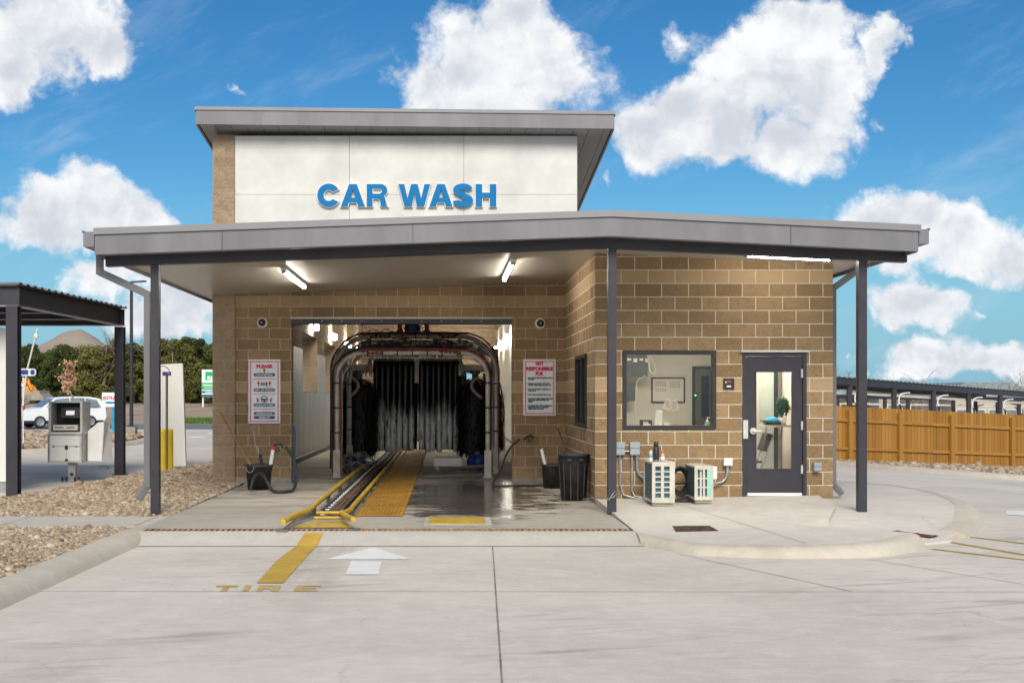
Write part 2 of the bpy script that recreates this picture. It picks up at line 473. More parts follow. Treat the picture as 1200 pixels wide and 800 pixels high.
M['led_wash'] = emit('wash_lamp_tube', (1.0,.94,.82), 85)
M['led_soft'] = emit('lamp_tube_dim', (1.0,.93,.80), 9)
M['ceiling_lamp'] = emit('office_ceiling_lamp', (1,.94,.84), 38)
M['screen_green'] = emit('green_status_lamp', (.05,1,.2), 2)
M['screen'] = emit('kiosk_screen', (.55,.5,.65), .35)
M['concrete'] = concrete_mat('drive_concrete', (.62,.57,.50,1), (.49,.445,.385,1), marks=.55)
M['concrete_apron'] = concrete_mat('apron_concrete', (.51,.475,.425,1), (.41,.38,.335,1))
M['concrete_walk'] = concrete_mat('walk_concrete', (.60,.56,.505,1), (.49,.455,.405,1))
M['kerb'] = concrete_mat('kerb_concrete', (.55,.50,.42,1), (.38,.335,.27,1), streak=(1,1,3))
M['floor_bay'] = concrete_mat('bay_floor_concrete', (.42,.385,.335,1), (.33,.295,.25,1), wet=True)
M['asphalt'] = pm('grey_asphalt', (.17,.17,.175), .85, var=.12, vscale=1.2, bump=.2)
M['gravel'] = stone_mat('tan_gravel', [(0,(.15,.10,.06,1)),(.22,(.36,.265,.17,1)),(.45,(.50,.40,.29,1)),(.62,(.28,.185,.105,1)),(.8,(.44,.35,.25,1)),(.93,(.62,.54,.43,1)),(1,(.22,.195,.17,1))])
M['gravel_bed'] = pm('gravel_soil', (.20,.14,.09), .95, var=.3, vscale=12, bump=.5)
SKY_TINT = (.60,.90,.98,1); SKY_SAT = 1.35; SKY_VAL = .70; SKY_HOR = (1.7,3.4,4.7,1)
CLOUD_LO, CLOUD_HI = (4.3,4.6,5.1,1), (6.6,6.65,6.7,1)
SUN_E, SUN_ANG, EXPOSURE = 2.45, 26, .58
# ================================================================== SETTING
def smooth(x, a, b):
    t = min(1, max(0, (x-a)/(b-a))); return t*t*(3-2*t)
def G(x, y):
    """paved ground level: flat in front, falling away behind the office on the right"""
    z = -.12 - .013*max(0, min(y, 70)-15)*smooth(x, 5, 9)
    z -= .05*max(0, min(x, 34)-10)*smooth(y, 14, 24)
    return z
def gpt(px, py, dz=0.0):
    """photo pixel -> point on the paved ground"""
    Y = depth(py, -.12)
    for _ in range(30):
        p = W(px, py, Y); Y = .5*Y + .5*depth(py, G(p.x, Y)+dz)
    p = W(px, py, Y); p.z = G(p.x, Y)+dz
    return p
def grid(name, xs, ys, fz, mat, kind='structure'):
    mb = MB(); n = len(xs)
    mb.smooth = True
    mb.add([(x, y, fz(x, y)) for y in ys for x in xs],
           [(j*n+i, j*n+i+1, (j+1)*n+i+1, (j+1)*n+i) for j in range(len(ys)-1) for i in range(n-1)])
    return mb.build(name, mat, kind=kind)
def bank(x, y):
    z = G(x, y)-.05
    k = 1 - smooth(x, -4, 6)
    z += k*1.35*smooth(y, 96, 124)
    z += .9*k*smooth(y, 124, 190)
    return z
M['dirt'] = pm('pale_dirt', (.40,.32,.235), .95, var=.2, vscale=.25, c2=(.22,.165,.115), bump=.3)
grid('ground', sorted(set([-900,-500,-300]+list(range(-160,161,8))+[300,500,900])), sorted(set([-60,-20]+list(range(0,200,6))+[240,320,450,700,1200])), bank, M['dirt'])
grid('driveway', [-60,-40,-20,-10,-4,0]+[5+i*.5 for i in range(13)]+[13,15,18,22,26,30,34,40,60], [-12,0,6]+[10+i for i in range(22)]+[34,37,40,43,46,50,58,66], G, M['concrete'])

def flat_poly(name, pts, fz, mat, thick=0, kind='structure', parent=None):
    mb = MB()
    fz = fz if callable(fz) else (lambda x, y, q=fz: q)
    mb.prism([(p[0], p[1]) for p in pts], lambda a, b, d: Vector((a, b, fz(a, b)-d)), 0, thick) if thick else \
        mb.add([(p[0], p[1], fz(p[0], p[1])) for p in pts], [tuple(t) for t in geometry.tessellate_polygon([[Vector((p[0], p[1], 0)) for p in pts]])])
    return mb.build(name, mat, parent, kind=kind) if kind else mb.build(name, mat, parent)

# bay floor, apron with rolled edge, walk
XL, XR = -3.74, 2.25
mb = MB(); mb.box(XL, XR, 14.70, 22.7, -.3, 0.0); mb.box(-3.73, 2.32, 22.7, 56, -.3, 0.0); mb.build('wash_floor', M['floor_bay'], kind='structure')
mb = MB()
prof = [(13.83,-.117),(13.95,-.095),(14.12,-.045),(14.25,-.012),(14.37,0.0)]
mb.smooth = True
mb.add([(x, y, z) for y, z in prof for x in (-3.78, 2.40)], [(2*i, 2*i+1, 2*i+3, 2*i+2) for i in range(4)])
mb.box(XL+.02, 2.26, 14.34, 14.375, -.3, -.001)
mb.build('apron', M['concrete_apron'], kind='structure')
flat_poly('walkway', [(-30,14.9),(-3.745,14.9),(-3.745,16.15),(-30,16.25)], 0.0, M['concrete_apron'], .3)

def slabz(x, y): return .055 + .018*(x-2.25) + .02*(y-17.2)
kb_bot = [(2.26,13.86),(2.4,13.62),(2.55,13.3),(2.76,13.02),(3.15,12.86),(3.56,12.8),(4.0,12.78),(4.44,12.82),(4.78,12.95),(5.05,13.16),(5.30,13.43),(5.51,13.72)]
kb_top = [(2.26,14.3),(2.44,13.95),(2.62,13.55),(2.84,13.26),(3.2,13.11),(3.57,13.05),(3.99,13.03),(4.37,13.07),(4.66,13.18),(4.91,13.37),(5.13,13.6),(5.33,13.86)]
def rolled(name, bot, top, zt, mat, cap=True):
    mb = MB(); mb.smooth = True; rows = []
    for (b, t) in zip(bot, top):
        b = Vector((b[0], b[1], G(*b)-.01)); z1 = zt(*t); t3 = Vector((t[0], t[1], z1))
        row = []
        for u, h in ((0,0),(.1,.42),(.22,.7),(.42,.9),(.7,.985),(1,1)):
            p = b.lerp(t3, u); p.z = b.z + (z1-b.z)*h; row.append(p)
        rows.append(row)
    k = len(rows[0])
    mb.add([p for r in rows for p in r], [(i*k+j, (i+1)*k+j, (i+1)*k+j+1, i*k+j+1) for i in range(len(rows)-1) for j in range(k-1)])
    if cap:
        mb.smooth = False
        for r in (rows[0], rows[-1]):
            e = Vector((r[-1].x, r[-1].y, r[0].z))
            mb.add(r + [e], [tuple(range(k+1))])
    return mb.build(name, mat, kind='structure')
rolled('kerb', kb_bot, kb_top, slabz, M['kerb'])
A, B, C_ = (4.27,14.75), (4.9,15.3), (5.38,16.5)
flat_poly('office_walk', kb_top + [(5.15,14.02), A, B, C_, (5.62,18.02), (2.26,18.02)], slabz, M['concrete_walk'], .32)
isl = [(6.22,14.82),(6.7,15.55),(7.05,16.3),(7.4,17.1),(7.66,18.0),(7.85,18.9),(7.92,19.8),(7.82,20.7),(7.4,21.5),(6.7,22.1),(5.86,22.4)]
def rampz(x, y): return -.095 + .055*min(max(y-13.8,0),3.0) + .004*(y-18)
flat_poly('ramp_walk', [(5.34,13.84),(6.0,14.2)] + isl + [(5.86,18.0), (5.60,18.0), C_, B, A, (5.14,14.0)], rampz, M['concrete_walk'], .3)
def off(line, d):
    out = []
    for i, p in enumerate(line):
        a = Vector(line[max(i-1,0)]); b = Vector(line[min(i+1,len(line)-1)]); t = (b-a).normalized()
        out.append((p[0]+t.y*d, p[1]-t.x*d))
    return out
kz = lambda x, y: rampz(x, y)+.004
rolled('kerb', off(isl, .26), off(isl, -.10), kz, M['kerb'])
# left kerb
ly = [15.0,14.7,14.2,13.5,12.5,11.4,10.3,9,7,4,0,-5]
lk_b = [(-3.56 - .012*(14-y), y) for y in ly]; lk_t = [(-3.87 - .012*(14-y), y) for y in ly]
rolled('kerb', lk_b, lk_t, lambda x, y: .015 if y < 14.6 else 0.004, M['kerb'])

M['rust_pale'] = pm('worn_rusty_grating', (.38,.25,.17), .8, .1, var=.35, vscale=6, bump=.3)
# trench drain: rusty grating in a slot
tr = thing('trench_drain', 'long rusty slotted trench drain across the wash entrance', 'drain', (-.75,14.49,0))
mb = MB(); mb.box(-3.72, 2.25, 14.377, 14.698, -.3, -.045); mb.build('channel', M['cavity'], tr)
mb = MB()
x = -3.68
while x < 2.2:
    mb.box(x, x+.030, 14.40, 14.675, -.03, -.004); x += .066
mb.box(-3.72,2.25,14.377,14.40,-.04,-.003); mb.box(-3.72,2.25,14.675,14.698,-.04,-.003)
mb.build('grate', M['rust_pale'], tr)
# drains set in the walk
def slot_drain(name, lab, poly, mat, n):
    t = thing(name, lab, 'drain', (poly[0][0], poly[0][1], poly[0][2]))
    p = [Vector(q) for q in poly]
    mb = MB(); mb.quad(*p); mb.build('pit', M['cavity'], t)
    mb = MB()
    for i in range(n):
        u0, u1 = (i+.0)/n, (i+.55)/n
        a, b, c, d = p[0].lerp(p[1], u0), p[0].lerp(p[1], u1), p[3].lerp(p[2], u1), p[3].lerp(p[2], u0)
        z = Vector((0,0,.004)); mb.quad(a+z, b+z, c+z, d+z)
    for v in (0, .45, .9):
        a, b, c, d = p[0].lerp(p[3], v), p[1].lerp(p[2], v), p[1].lerp(p[2], v+.1), p[0].lerp(p[3], v+.1)
        z = Vector((0,0,.006)); mb.quad(a+z, b+z, c+z, d+z)
    mb.build('grate', mat, t)
def on(fz, px, py, dz=.004):
    Y = depth(py, 0)
    for _ in range(30):
        p = W(px, py, Y); Y = .5*Y+.5*depth(py, fz(p.x, Y)+dz)
    p = W(px, py, Y); p.z = fz(p.x, Y)+dz
    return p
slot_drain('floor_drain', 'small rusty rectangular drain grate in the office walk', [on(slabz, 792,622.5), on(slabz, 842,621.5), on(slabz, 832,616), on(slabz, 788,616.5)], M['rust'], 12)
slot_drain('kerb_drain', 'brick red drain grate at the gap between two kerb ends', [on(rampz, 1090,629.5,.012), on(rampz, 1100,627.5,.012), on(rampz, 1052,621.5,.012), on(rampz, 1037,623,.012)], M['brick_red'], 5)

# joints in the pavement (filled saw cuts)
def strip_on(pts, w, fz, dz, mb):
    pts = [Vector((p[0], p[1], 0)) for p in pts]; vs = []
    for i, p in enumerate(pts):
        t = (pts[min(i+1,len(pts)-1)]-pts[max(i-1,0)]).normalized()
        n = Vector((t.y, -t.x, 0))*w/2
        for s in (n, -n):
            q = p+s; vs.append((q.x, q.y, fz(q.x, q.y)+dz))
    mb.smooth = False
    mb.add(vs, [(2*i, 2*i+1, 2*i+3, 2*i+2) for i in range(len(pts)-1)])
def sub(a, b, n=12): return [(a[0]+(b[0]-a[0])*i/n, a[1]+(b[1]-a[1])*i/n) for i in range(n+1)]
mb = MB()
strip_on(sub((.535,13.8),(.27,5)), .013, G, .004, mb)
strip_on(sub((-3.7,10.62),(6,10.58),30), .010, G, .0045, mb)
strip_on(sub((2.55,13.2),(3.6,10.6)), .010, G, .0042, mb)
strip_on(sub((4.5,12.7),(6.8,8)), .010, G, .0044, mb)
strip_on(sub((-3.6,13.83),(2.3,13.83),4), .016, G, .006, mb)
strip_on(sub((6,10.58),(14,10.6),12), .010, G, .0045, mb)
strip_on(sub((8.2,18.5),(16,17),20), .012, G, .004, mb)
strip_on(sub((7.3,15.7),(14,14.6),20), .012, G, .004, mb)
mb.build('pavement_joint', M['joint'], kind='structure')
mb = MB()
strip_on(sub((2.26,18),(2.26,14.4)), .014, slabz, .003, mb)
strip_on(sub((3.2,18),(3.95,13.1)), .008, slabz, .0035, mb)
strip_on(sub((5.38,16.5),(4.55,18)), .008, slabz, .003, mb)
strip_on(sub((-3.9,16.2),(-3.9,14.95)), .012, lambda x,y: 0, .003, mb)
strip_on(sub((-5.6,16.2),(-5.6,14.95)), .010, lambda x,y: 0, .003, mb)
strip_on(sub((-3.7,16.6),(-1.95,16.6)), .012, lambda x,y: 0, .003, mb)
mb.build('walk_joint', M['joint'], kind='structure')

# painted marks on the drive
def apz(x, y):
    for (a, za), (b, zb) in zip(prof, prof[1:]):
        if a <= y <= b: return za+(zb-za)*(y-a)/(b-a)
    return -.12 if y < 13.83 else 0.0
def ap_pt(px, py, dz=.006):
    Y = depth(py, -.06)
    for _ in range(40):
        Y = .6*Y+.4*depth(py, apz(0, Y)+dz)
    p = W(px, py, Y); p.z = apz(0, Y)+dz; return p
mb = MB()
for (a, b), (c, d) in zip([((357.5,623.8),(379.5,623.8)),((352.5,631),(375.5,631)),((347,639.3),(371,639.3)),((335,648),(361,649)),((324,656.3),(353.5,658.5)),((313,669),(342,671))],
                          [((352.5,631),(375.5,631)),((347,639.3),(371,639.3)),((335,648),(361,649)),((324,656.3),(353.5,658.5)),((313,669),(342,671)),((300.5,682.5),(332,682.5))]):
    mb.quad(ap_pt(*a), ap_pt(*b), ap_pt(*d), ap_pt(*c))
mb.build('guide_stripe_marking', M['yellow_road'], kind='structure', label='worn yellow tyre guide stripe painted up to the trench drain')
# stencilled TIRE
mb = MB()
def ground_letter(rects, px0, px1):
    for (u0, v0, u1, v1, sk) in rects:
        q = []
        for (u, v) in ((u0,v0),(u1,v0),(u1+sk,v1),(u0+sk,v1)):
            py = 685.2 + v*6.8
            lean = (1-v)*4.5
            p = gpt(px0+(px1-px0)*u + lean, py, .005); q.append(p)
        mb.quad(*q)
ground_letter([(0,0,1,.28,0),(.36,.34,.64,1,-.02)], 249.5, 275)                               # T
ground_letter([(.2,0,.8,1,-.02)], 281, 293)                                                    # I
ground_letter([(0,0,.28,1,0),(.28,0,.95,.24,0),(.70,.24,1.0,.46,0),(.28,.46,.95,.66,0),(.56,.66,.92,1,.1)], 300, 326)   # R
ground_letter([(0,0,.28,1,0),(.28,0,1,.22,0),(.28,.40,.85,.60,0),(.28,.78,1,1,0)], 344, 372)  # E
mb.build('stencil_marking', M['yellow_faded'], kind='structure', label='faded yellow stencilled TIRE lettering on the drive')
mb = MB()
apx = [(434,641.5),(440,641.5),(482,654.8),(380,655)]
mb.quad(*[gpt(*p, .006) for p in apx])
mb.quad(*[gpt(*p, .006) for p in [(411.5,657.2),(447.5,657.2),(443.5,672.6),(405,672.6)]])
mb.build('arrow_marking', M['white_road'], kind='structure', label='white straight ahead arrow painted before the wash entrance')
mb = MB()
for (a, b, w) in [((1124,627.5),(1215,638.5),.06),((1110,634.5),(1215,652.5),.075),((1092,643.2),(1215,657.5),.07)]:
    p, q = gpt(*a), gpt(*b)
    strip_on(sub((p.x,p.y),(q.x,q.y),8), w, G, .006, mb)
mb.build('hatch_marking', M['yellow_road'], kind='structure')
mb = MB(); mb.quad(*[gpt(*p, .006) for p in [(1179,597.5),(1222,599),(1222,605),(1179,602.5)]]); mb.build('lane_marking', M['white_road'], kind='structure')
mb = MB(); mb.quad(*[gpt(*p, .006) for p in [(218,511.8),(236,511),(245,512.6),(226,513.4)]]); mb.quad(*[gpt(*p, .006) for p in [(243,507),(258,506.3),(262,507.8),(247,508.4)]]); mb.build('lane_marking', M['white_road'], kind='structure')

# gravel: real stones scattered over the beds
ICO = None
def ico():
    bm = bmesh.new(); bmesh.ops.create_icosphere(bm, subdivisions=1, radius=1)
    v = np.array([x.co for x in bm.verts]); f = np.array([[q.index for q in x.verts] for x in bm.faces]); bm.free()
    return v, f
def inside(poly, x, y):
    c = np.zeros(len(x), bool); n = len(poly)
    for i in range(n):
        x1, y1 = poly[i]; x2, y2 = poly[(i+1) % n]
        k = ((y1 > y) != (y2 > y)) & (x < (x2-x1)*(y-y1)/((y2-y1)+1e-12)+x1)
        c ^= k
    return c
def stones(name, poly, spacing, size, fz, label):
    v0, f0 = ico()
    xs = [p[0] for p in poly]; ys = [p[1] for p in poly]
    gx, gy = np.meshgrid(np.arange(min(xs), max(xs), spacing), np.arange(min(ys), max(ys), spacing))
    x = gx.ravel() + rng.uniform(-.5,.5,gx.size)*spacing; y = gy.ravel() + rng.uniform(-.5,.5,gx.size)*spacing
    k = inside(poly, x, y); x, y = x[k], y[k]; n = len(x)
    base = []
    for _ in range(12):
        b = v0*rng.uniform(.72,1.15,(len(v0),1)); b = b*np.array([1, rng.uniform(.6,.95), rng.uniform(.42,.75)]); base.append(b)
    base = np.array(base)[rng.integers(0,12,n)]
    s = size*np.exp(rng.normal(0,.40,n)); a = rng.uniform(0, 2*np.pi, n); tl = rng.normal(0,.35,n)
    ca, sa, ct, st = np.cos(a), np.sin(a), np.cos(tl), np.sin(tl)
    X, Y, Z = [base[:,:,i]*s[:,None] for i in range(3)]
    Y, Z = Y*ct[:,None]-Z*st[:,None], Y*st[:,None]+Z*ct[:,None]
    X, Y = X*ca[:,None]-Y*sa[:,None], X*sa[:,None]+Y*ca[:,None]
    zz = np.array([fz(p, q) for p, q in zip(x, y)]) + s*.22 + rng.uniform(0,.35,n)*size
    V = np.stack([X+x[:,None], Y+y[:,None], Z+zz[:,None]], 2).reshape(-1,3)
    Fc = (f0[None,:,:] + (np.arange(n)*len(v0))[:,None,None]).reshape(-1,3)
    me = bpy.data.meshes.new(name)
    me.vertices.add(len(V)); me.vertices.foreach_set('co', V.ravel())
    me.loops.add(Fc.size); me.loops.foreach_set('vertex_index', Fc.ravel().astype(np.int32))
    me.polygons.add(len(Fc)); me.polygons.foreach_set('loop_start', np.arange(0, Fc.size, 3, dtype=np.int32))
    me.update(calc_edges=True); me.materials.append(M['gravel'])
    ob = bpy.data.objects.new(name, me); COL.objects.link(ob)
    ob['kind'] = 'stuff'; ob['label'] = label
    return ob
def v0len(): return 42
bedA = [(-9,9.0),(-3.95,9.0),(-3.88,14.86),(-9,14.86)]
bedB = [(-7.0,16.27),(-3.77,16.2),(-3.80,19.0),(-3.84,22.66),(-4.5,22.66),(-4.5,34),(-5.7,34),(-6.0,28),(-6.6,24.6),(-7.2,18.2),(-9.5,17.2),(-9.5,16.3)]
mb = MB()
for bed in (bedA, bedB): mb.prism(bed, lambda a,b,d: Vector((a,b,d)), -.25, -.02)
mb.build('gravel_ground', M['gravel_bed'], kind='structure')
stones('gravel', bedA, .032, .022, lambda x,y: -.02, 'tan crushed stone bed in front of the walkway')
stones('gravel', bedB, .034, .0235, lambda x,y: -.02, 'tan crushed stone bed between walkway and building corner')
bedC = [(-36,30),(-13.6,35.2),(-12.1,40),(-11.6,44),(-12.4,52),(-16,57),(-40,58)]
mb = MB(); mb.prism(bedC, lambda a,b,d: Vector((a,b,G(a,b)+d)), -.2, .10); mb.build('gravel_ground', M['gravel_bed'], kind='structure')
kc = [(-36,30),(-24,32.6),(-13.6,35.2),(-12.1,40),(-11.6,44),(-12.4,52)]
rolled('kerb', off(kc, .28), off(kc, -.05), lambda x,y: G(x,y)+.14, M['kerb'])
stones('gravel', [(-24,34),(-13.9,35.6),(-12.4,40),(-11.9,44),(-12.7,52),(-16.3,56.5),(-26,57)], .17, .085, lambda x,y: G(x,y)+.10, 'tan stone island behind the pay station')
kr = [(25,27.5),(22,28.0),(19,29.4),(16.6,31.2),(15.2,32.6),(13.9,34.6),(12.7,37.0),(10.5,41.5)]
kt = [p for p in off(kr, .05)]
rolled('kerb', off(kr, -.28), kt, lambda x,y: G(x,y)+.15, M['kerb'])
bedD = [(25,27.8),(22,28.3),(19,29.8),(16.7,31.6),(15.4,33.0),(14.1,35.0),(13.0,37.2),(11.0,42),(11.5,46),(26,50)]
mb = MB(); mb.prism(bedD, lambda a,b,d: Vector((a,b,G(a,b)+d)), -.2, .11); mb.build('gravel_ground', M['gravel_bed'], kind='structure')
stones('gravel', [(24,28.2),(19,29.9),(16.8,31.7),(15.5,33.1),(14.2,35.1),(13.1,37.3),(12,40),(21,43.5),(24,42)], .085, .048, lambda x,y: G(x,y)+.11, 'tan stone strip along the foot of the wooden fence')
# road behind, verge of grass
mb = MB(); mb.quad((-90,63,-.10),(-4,66,-.10),(-4,78,-.10),(-90,76,-.10)); mb.build('road', M['asphalt'], kind='structure')
def grass(name, poly, n, h, label):
    xs = [p[0] for p in poly]; ys = [p[1] for p in poly]
    x = rng.uniform(min(xs), max(xs), n); y = rng.uniform(min(ys), max(ys), n); k = inside(poly, x, y); x, y = x[k], y[k]
    mb = MB()
    for a, b in zip(x, y):
        q = random.random()*6.28; w = .05; hh = h*random.uniform(.6,1.3); z = bank(a, b)
        dx, dy = w*math.cos(q), w*math.sin(q)
        mb.add([(a-dx,b-dy,z),(a+dx,b+dy,z),(a+random.uniform(-.1,.1),b+random.uniform(-.1,.1),z+hh)], [(0,1,2)])
    o = mb.build(name, M['grass'], kind='stuff'); o['label'] = label
grass('grass', [(-19,82),(-15,82),(-17,96),(-22,96)], 6000, .22, 'strip of bright green grass beyond the drive')
# ================================================================== THE CAR WASH BUILDING
YB, YO = 22.76, 18.06
bld = thing('car_wash_building', 'tan block car wash with white upper panel, grey canopy roof and glazed office', 'building', (0, 20, 0))
def part(mb, name, mat, bevel=0, label=None, parent=None): return mb.build(name, mat, parent or bld, bevel, label)
# bay front wall: left of the opening, lintel, right of it
oL, oR, oT = -2.95, 1.255, 3.05
mb = MB()
mb.box(-4.02, oL, YB, YB+.3, .09, 6.6); mb.box(oR, 2.49, YB, YB+.3, .09, 6.6); mb.box(oL, oR, YB, YB+.3, oT+.085, 6.6)
part(mb, 'wall', M['block_bay'], label='dark tan block wall round the wash entrance')
mb = MB(); mb.box(-4.03, oL-.002, YB-.012, YB+.3, -.1, .09); mb.box(oR+.002, 2.26, YB-.012, YB+.3, -.1, .09)
mb.build('plinth', M['plinth'], bld, split=True)
mb = MB(); mb.box(oL-.01, oR+.01, YB-.012, YB+.29, oT+.055, oT+.085); part(mb, 'lintel_flashing', M['offwhite'])
mb = MB(); mb.box(oL, oR, YB+.005, YB+.28, oT-.04, oT+.055); part(mb, 'lintel', M['dark_steel'])
mb = MB()
for i in range(11): mb.sphere((oL+.2+i*.38, YB+.004, oT+.012), .016, 8, 6)
mb.build('lintel_bolt', M['galv'], bld, split=True)
mb = MB(); mb.box(-4.44, -4.02, YB-.07, YB+.3, 0, 6.58); part(mb, 'corner_pier', M['block_pilaster'], label='pale split face block corner pier')
# tunnel
mb = MB()
ops = [(31.2,35.0),(37.0,40.8),(43.4,47.4)]; y0 = YB+.3; z0, z1 = 1.76, 3.34
for a, b in ops:
    mb.box(-4.40, -3.78, y0, a, 0, 5.6); mb.box(-4.40, -3.78, a, b, 0, z0); mb.box(-4.40, -3.78, a, b, z1, 5.6); y0 = b
mb.box(-4.40, -3.78, y0, 54.4, 0, 5.6)
mb.box(2.30, 2.485, YB+.3, 54.4, 0, 5.6)
mb.box(-3.78, -2.7, 54, 54.3, 0, 5.6); mb.box(1.2, 2.30, 54, 54.3, 0, 5.6); mb.box(-2.7, 1.2, 54, 54.3, 2.75, 5.6)
part(mb, 'tunnel_wall', M['block_tunnel'])
# wall lining sheets: vertical panels with narrow gaps
M['lining'] = pm('wet_wall_lining', (.50,.49,.47), .34, .05, var=.25, vscale=1.4, stretch=(1,4,.35), c2=(.24,.24,.23))
M['lining_white'] = pm('white_wall_lining', (.68,.66,.60), .32, var=.12, vscale=1.2, stretch=(1,3,.4))
mb = MB(); edges = [YB+.3,25.5,28.3,31.2]
def lining(a, b, zt):
    y = a
    while y < b-.05:
        y2 = min(b, y+1.22); mb.box(-3.775, -3.75, y+.006, y2-.006, .10, zt); y = y2
lining(YB+.3, 31.2, 2.87); lining(35, 37, 2.87); lining(40.8, 43.4, 2.87); lining(47.4, 54, 2.87)
for a, b in ops: lining(a, b, 1.74)
part(mb, 'wall_lining', M['lining'])
mb = MB(); y = YB+.3
while y < 54: mb.box(2.27, 2.295, y+.006, min(54, y+1.22)-.006, .1, 4.6); y += 1.22
mb.box(1.30, 1.33, YB+.31, YB+.9, .1, 3.0); part(mb, 'wall_lining', M['lining_white'])
mb = MB(); mb.box(-3.74, -3.62, YB+.3, 54, 0.0, .12); part(mb, 'base_rail', M['black'])
mb = MB(); mb.box(-4.4, 2.48, YB+.3, 54.3, 5.45, 5.6); part(mb, 'ceiling', M['offwhite'])
mb = MB(); mb.box(-4.5, 2.48, 30.3, 54.6, 5.61, 5.75); part(mb, 'roof', M['grey_metal'], label='flat rear tunnel roof')
# white stucco panel with reveals
mb = MB(); mb.box(-4.012, 2.49, YB-.03, YB, 3.88, 6.575); part(mb, 'panel_backing', M['stucco_joint'])
mb = MB()
xs = [-4.012, W(409.5,0,22.7).x, W(543.5,0,22.7).x, 2.49]; zs = [3.88, 1.6+(466-228)/F*22.7, 6.572]
for i in range(3):
    for j in range(2): mb.box(xs[i]+(.004 if i else 0), xs[i+1]-.004, YB-.065, YB-.03, zs[j]+.003, zs[j+1]-.003)
part(mb, 'stucco_panel', M['stucco'])
# tower roof: sloping down to the rear, fascia on three sides
YT = 22.29
def tz(y, x, base): return base - .10*(y-YT) - .011*(x+4.68)
mb = MB(); xa, xb, yb_ = -4.66, 3.12, 30.2
def slab8(mb, x0, x1, y0, y1, lo, hi):
    vs = [(x,y,tz(y,x,lo)) for y in (y0,y1) for x in (x0,x1)] + [(x,y,tz(y,x,hi)) for y in (y0,y1) for x in (x0,x1)]
    mb.smooth = False
    mb.add(vs, [(0,2,3,1),(4,5,7,6),(0,1,5,4),(1,3,7,5),(3,2,6,7),(2,0,4,6)])
slab8(mb, xa+.02, xb-.02, YT+.02, yb_, 6.74, 6.99); troof = part(mb, 'tower_roof', M['grey_metal'])
M['soffit_tower'] = pm('tower_soffit_panel', (.30,.29,.285), .45, .1, var=.05)
mb = MB(); x = xa+.03
while x < xb-.03:
    x2 = min(xb-.03, x+.292); slab8(mb, x+.004, x2-.004, YT+.03, yb_, 6.715, 6.738); x = x2
part(mb, 'soffit', M['soffit_tower'], parent=troof)
mb = MB(); slab8(mb, xa, xb, YT-.02, YT+.02, 6.695, 6.955); slab8(mb, xa-.02, xa+.02, YT+.021, yb_, 6.695, 6.955); slab8(mb, xb-.02, xb+.02, YT+.021, yb_, 6.695, 6.955)
part(mb, 'fascia', M['grey_metal'], parent=troof)
mb = MB(); slab8(mb, xa-.03, xb+.03, YT-.04, YT+.02, 6.957, 7.02); slab8(mb, xa-.04, xa+.02, YT+.021, yb_, 6.957, 7.02); slab8(mb, xb-.02, xb+.04, YT+.021, yb_, 6.957, 7.02)
part(mb, 'drip_edge', M['grey_metal_light'], parent=troof)
# tower side walls above the canopy
mb = MB(); mb.box(-4.42, -4.12, YB+.31, 30, 5.61, 6.0); mb.box(2.2, 2.485, YB+.31, 30, 5.61, 6.0); mb.build('upper_wall', M['block_bay'], bld, split=True)

# ---- canopy roof: shallow gable, ridge running back from X=2.2
XE, XG, XW = -4.70, 2.20, 6.31
def cz(x, zl, zm, zr): return zl+(zm-zl)*(x-XE)/(XG-XE) if x < XG else zm+(zr-zm)*(x-XG)/(XW-XG)
def gable(mb, zlo, zhi, y0, y1, x0=XE, x1=XW):
    xs = [x0] + ([XG] if x0 < XG < x1 else []) + [x1]
    lo = [(x, cz(x, *zlo)) for x in xs]; hi = [(x, cz(x, *zhi)) for x in xs]
    pts = lo + hi[::-1]
    mb.prism(pts, lambda a, b, d: Vector((a, d, b)), y0, y1)
roofz = (3.545, 3.80, 3.60)
M['soffit'] = None
m = bpy.data.materials.new('canopy_soffit_panel'); t = NT(m); M['soffit'] = m
P = t.pos(); sx, sy, sz = t.sep(P)
gr = t.math('ABSOLUTE', t.math('SUBTRACT', t.math('FRACT', t.math('DIVIDE', sy, .1525)), .5))
t.link(t.mix(t.math('MULTIPLY', t.noise(P, 1.5, 4), .3), (.50,.47,.43,1), (.40,.375,.345,1)), t.bsdf.inputs['Base Color'])
t.bsdf.inputs['Roughness'].default_value = .34; t.bsdf.inputs['Metallic'].default_value = .15
t.link(t.bump(t.sstep(gr, .03, .06), 1.0, .012), t.bsdf.inputs['Normal'])
mb = MB(); gable(mb, (3.56,3.815,3.615), (3.84,4.08,3.89), 16.02, 22.66)
gable(mb, (3.56,3.815,3.615), (3.84,4.08,3.89), 22.66, 24.9, XE, -4.46); croof = part(mb, 'canopy_roof', M['grey_metal'])
mb = MB(); gable(mb, (3.535,3.79,3.59), (3.558,3.813,3.613), 16.02, 22.655); gable(mb, (3.535,3.79,3.59), (3.558,3.813,3.613), 22.665, 24.9, XE, -4.46)
part(mb, 'soffit', M['soffit'], parent=croof)
mb = MB(); gable(mb, (3.512,3.762,3.556), (3.775,4.015,3.822), 15.97, 16.018)
mb.box(XE-.002, XE+.04, 16.02, 24.9, 3.50, 3.775); mb.box(XW-.04, XW+.002, 16.02, 22.6, 3.545, 3.822)
part(mb, 'fascia', M['grey_metal'], parent=croof)
mb = MB(); gable(mb, (3.778,4.018,3.825), (3.866,4.106,3.912), 15.945, 16.03, XE-.012, XW+.03); part(mb, 'drip_edge', M['grey_metal_light'], parent=croof)
mb = MB()
for x in (-3.0, -.45): mb.box(x, x+.008, 15.966, 15.972, cz(x,3.515,3.765,3.56), cz(x,3.77,4.01,3.82))
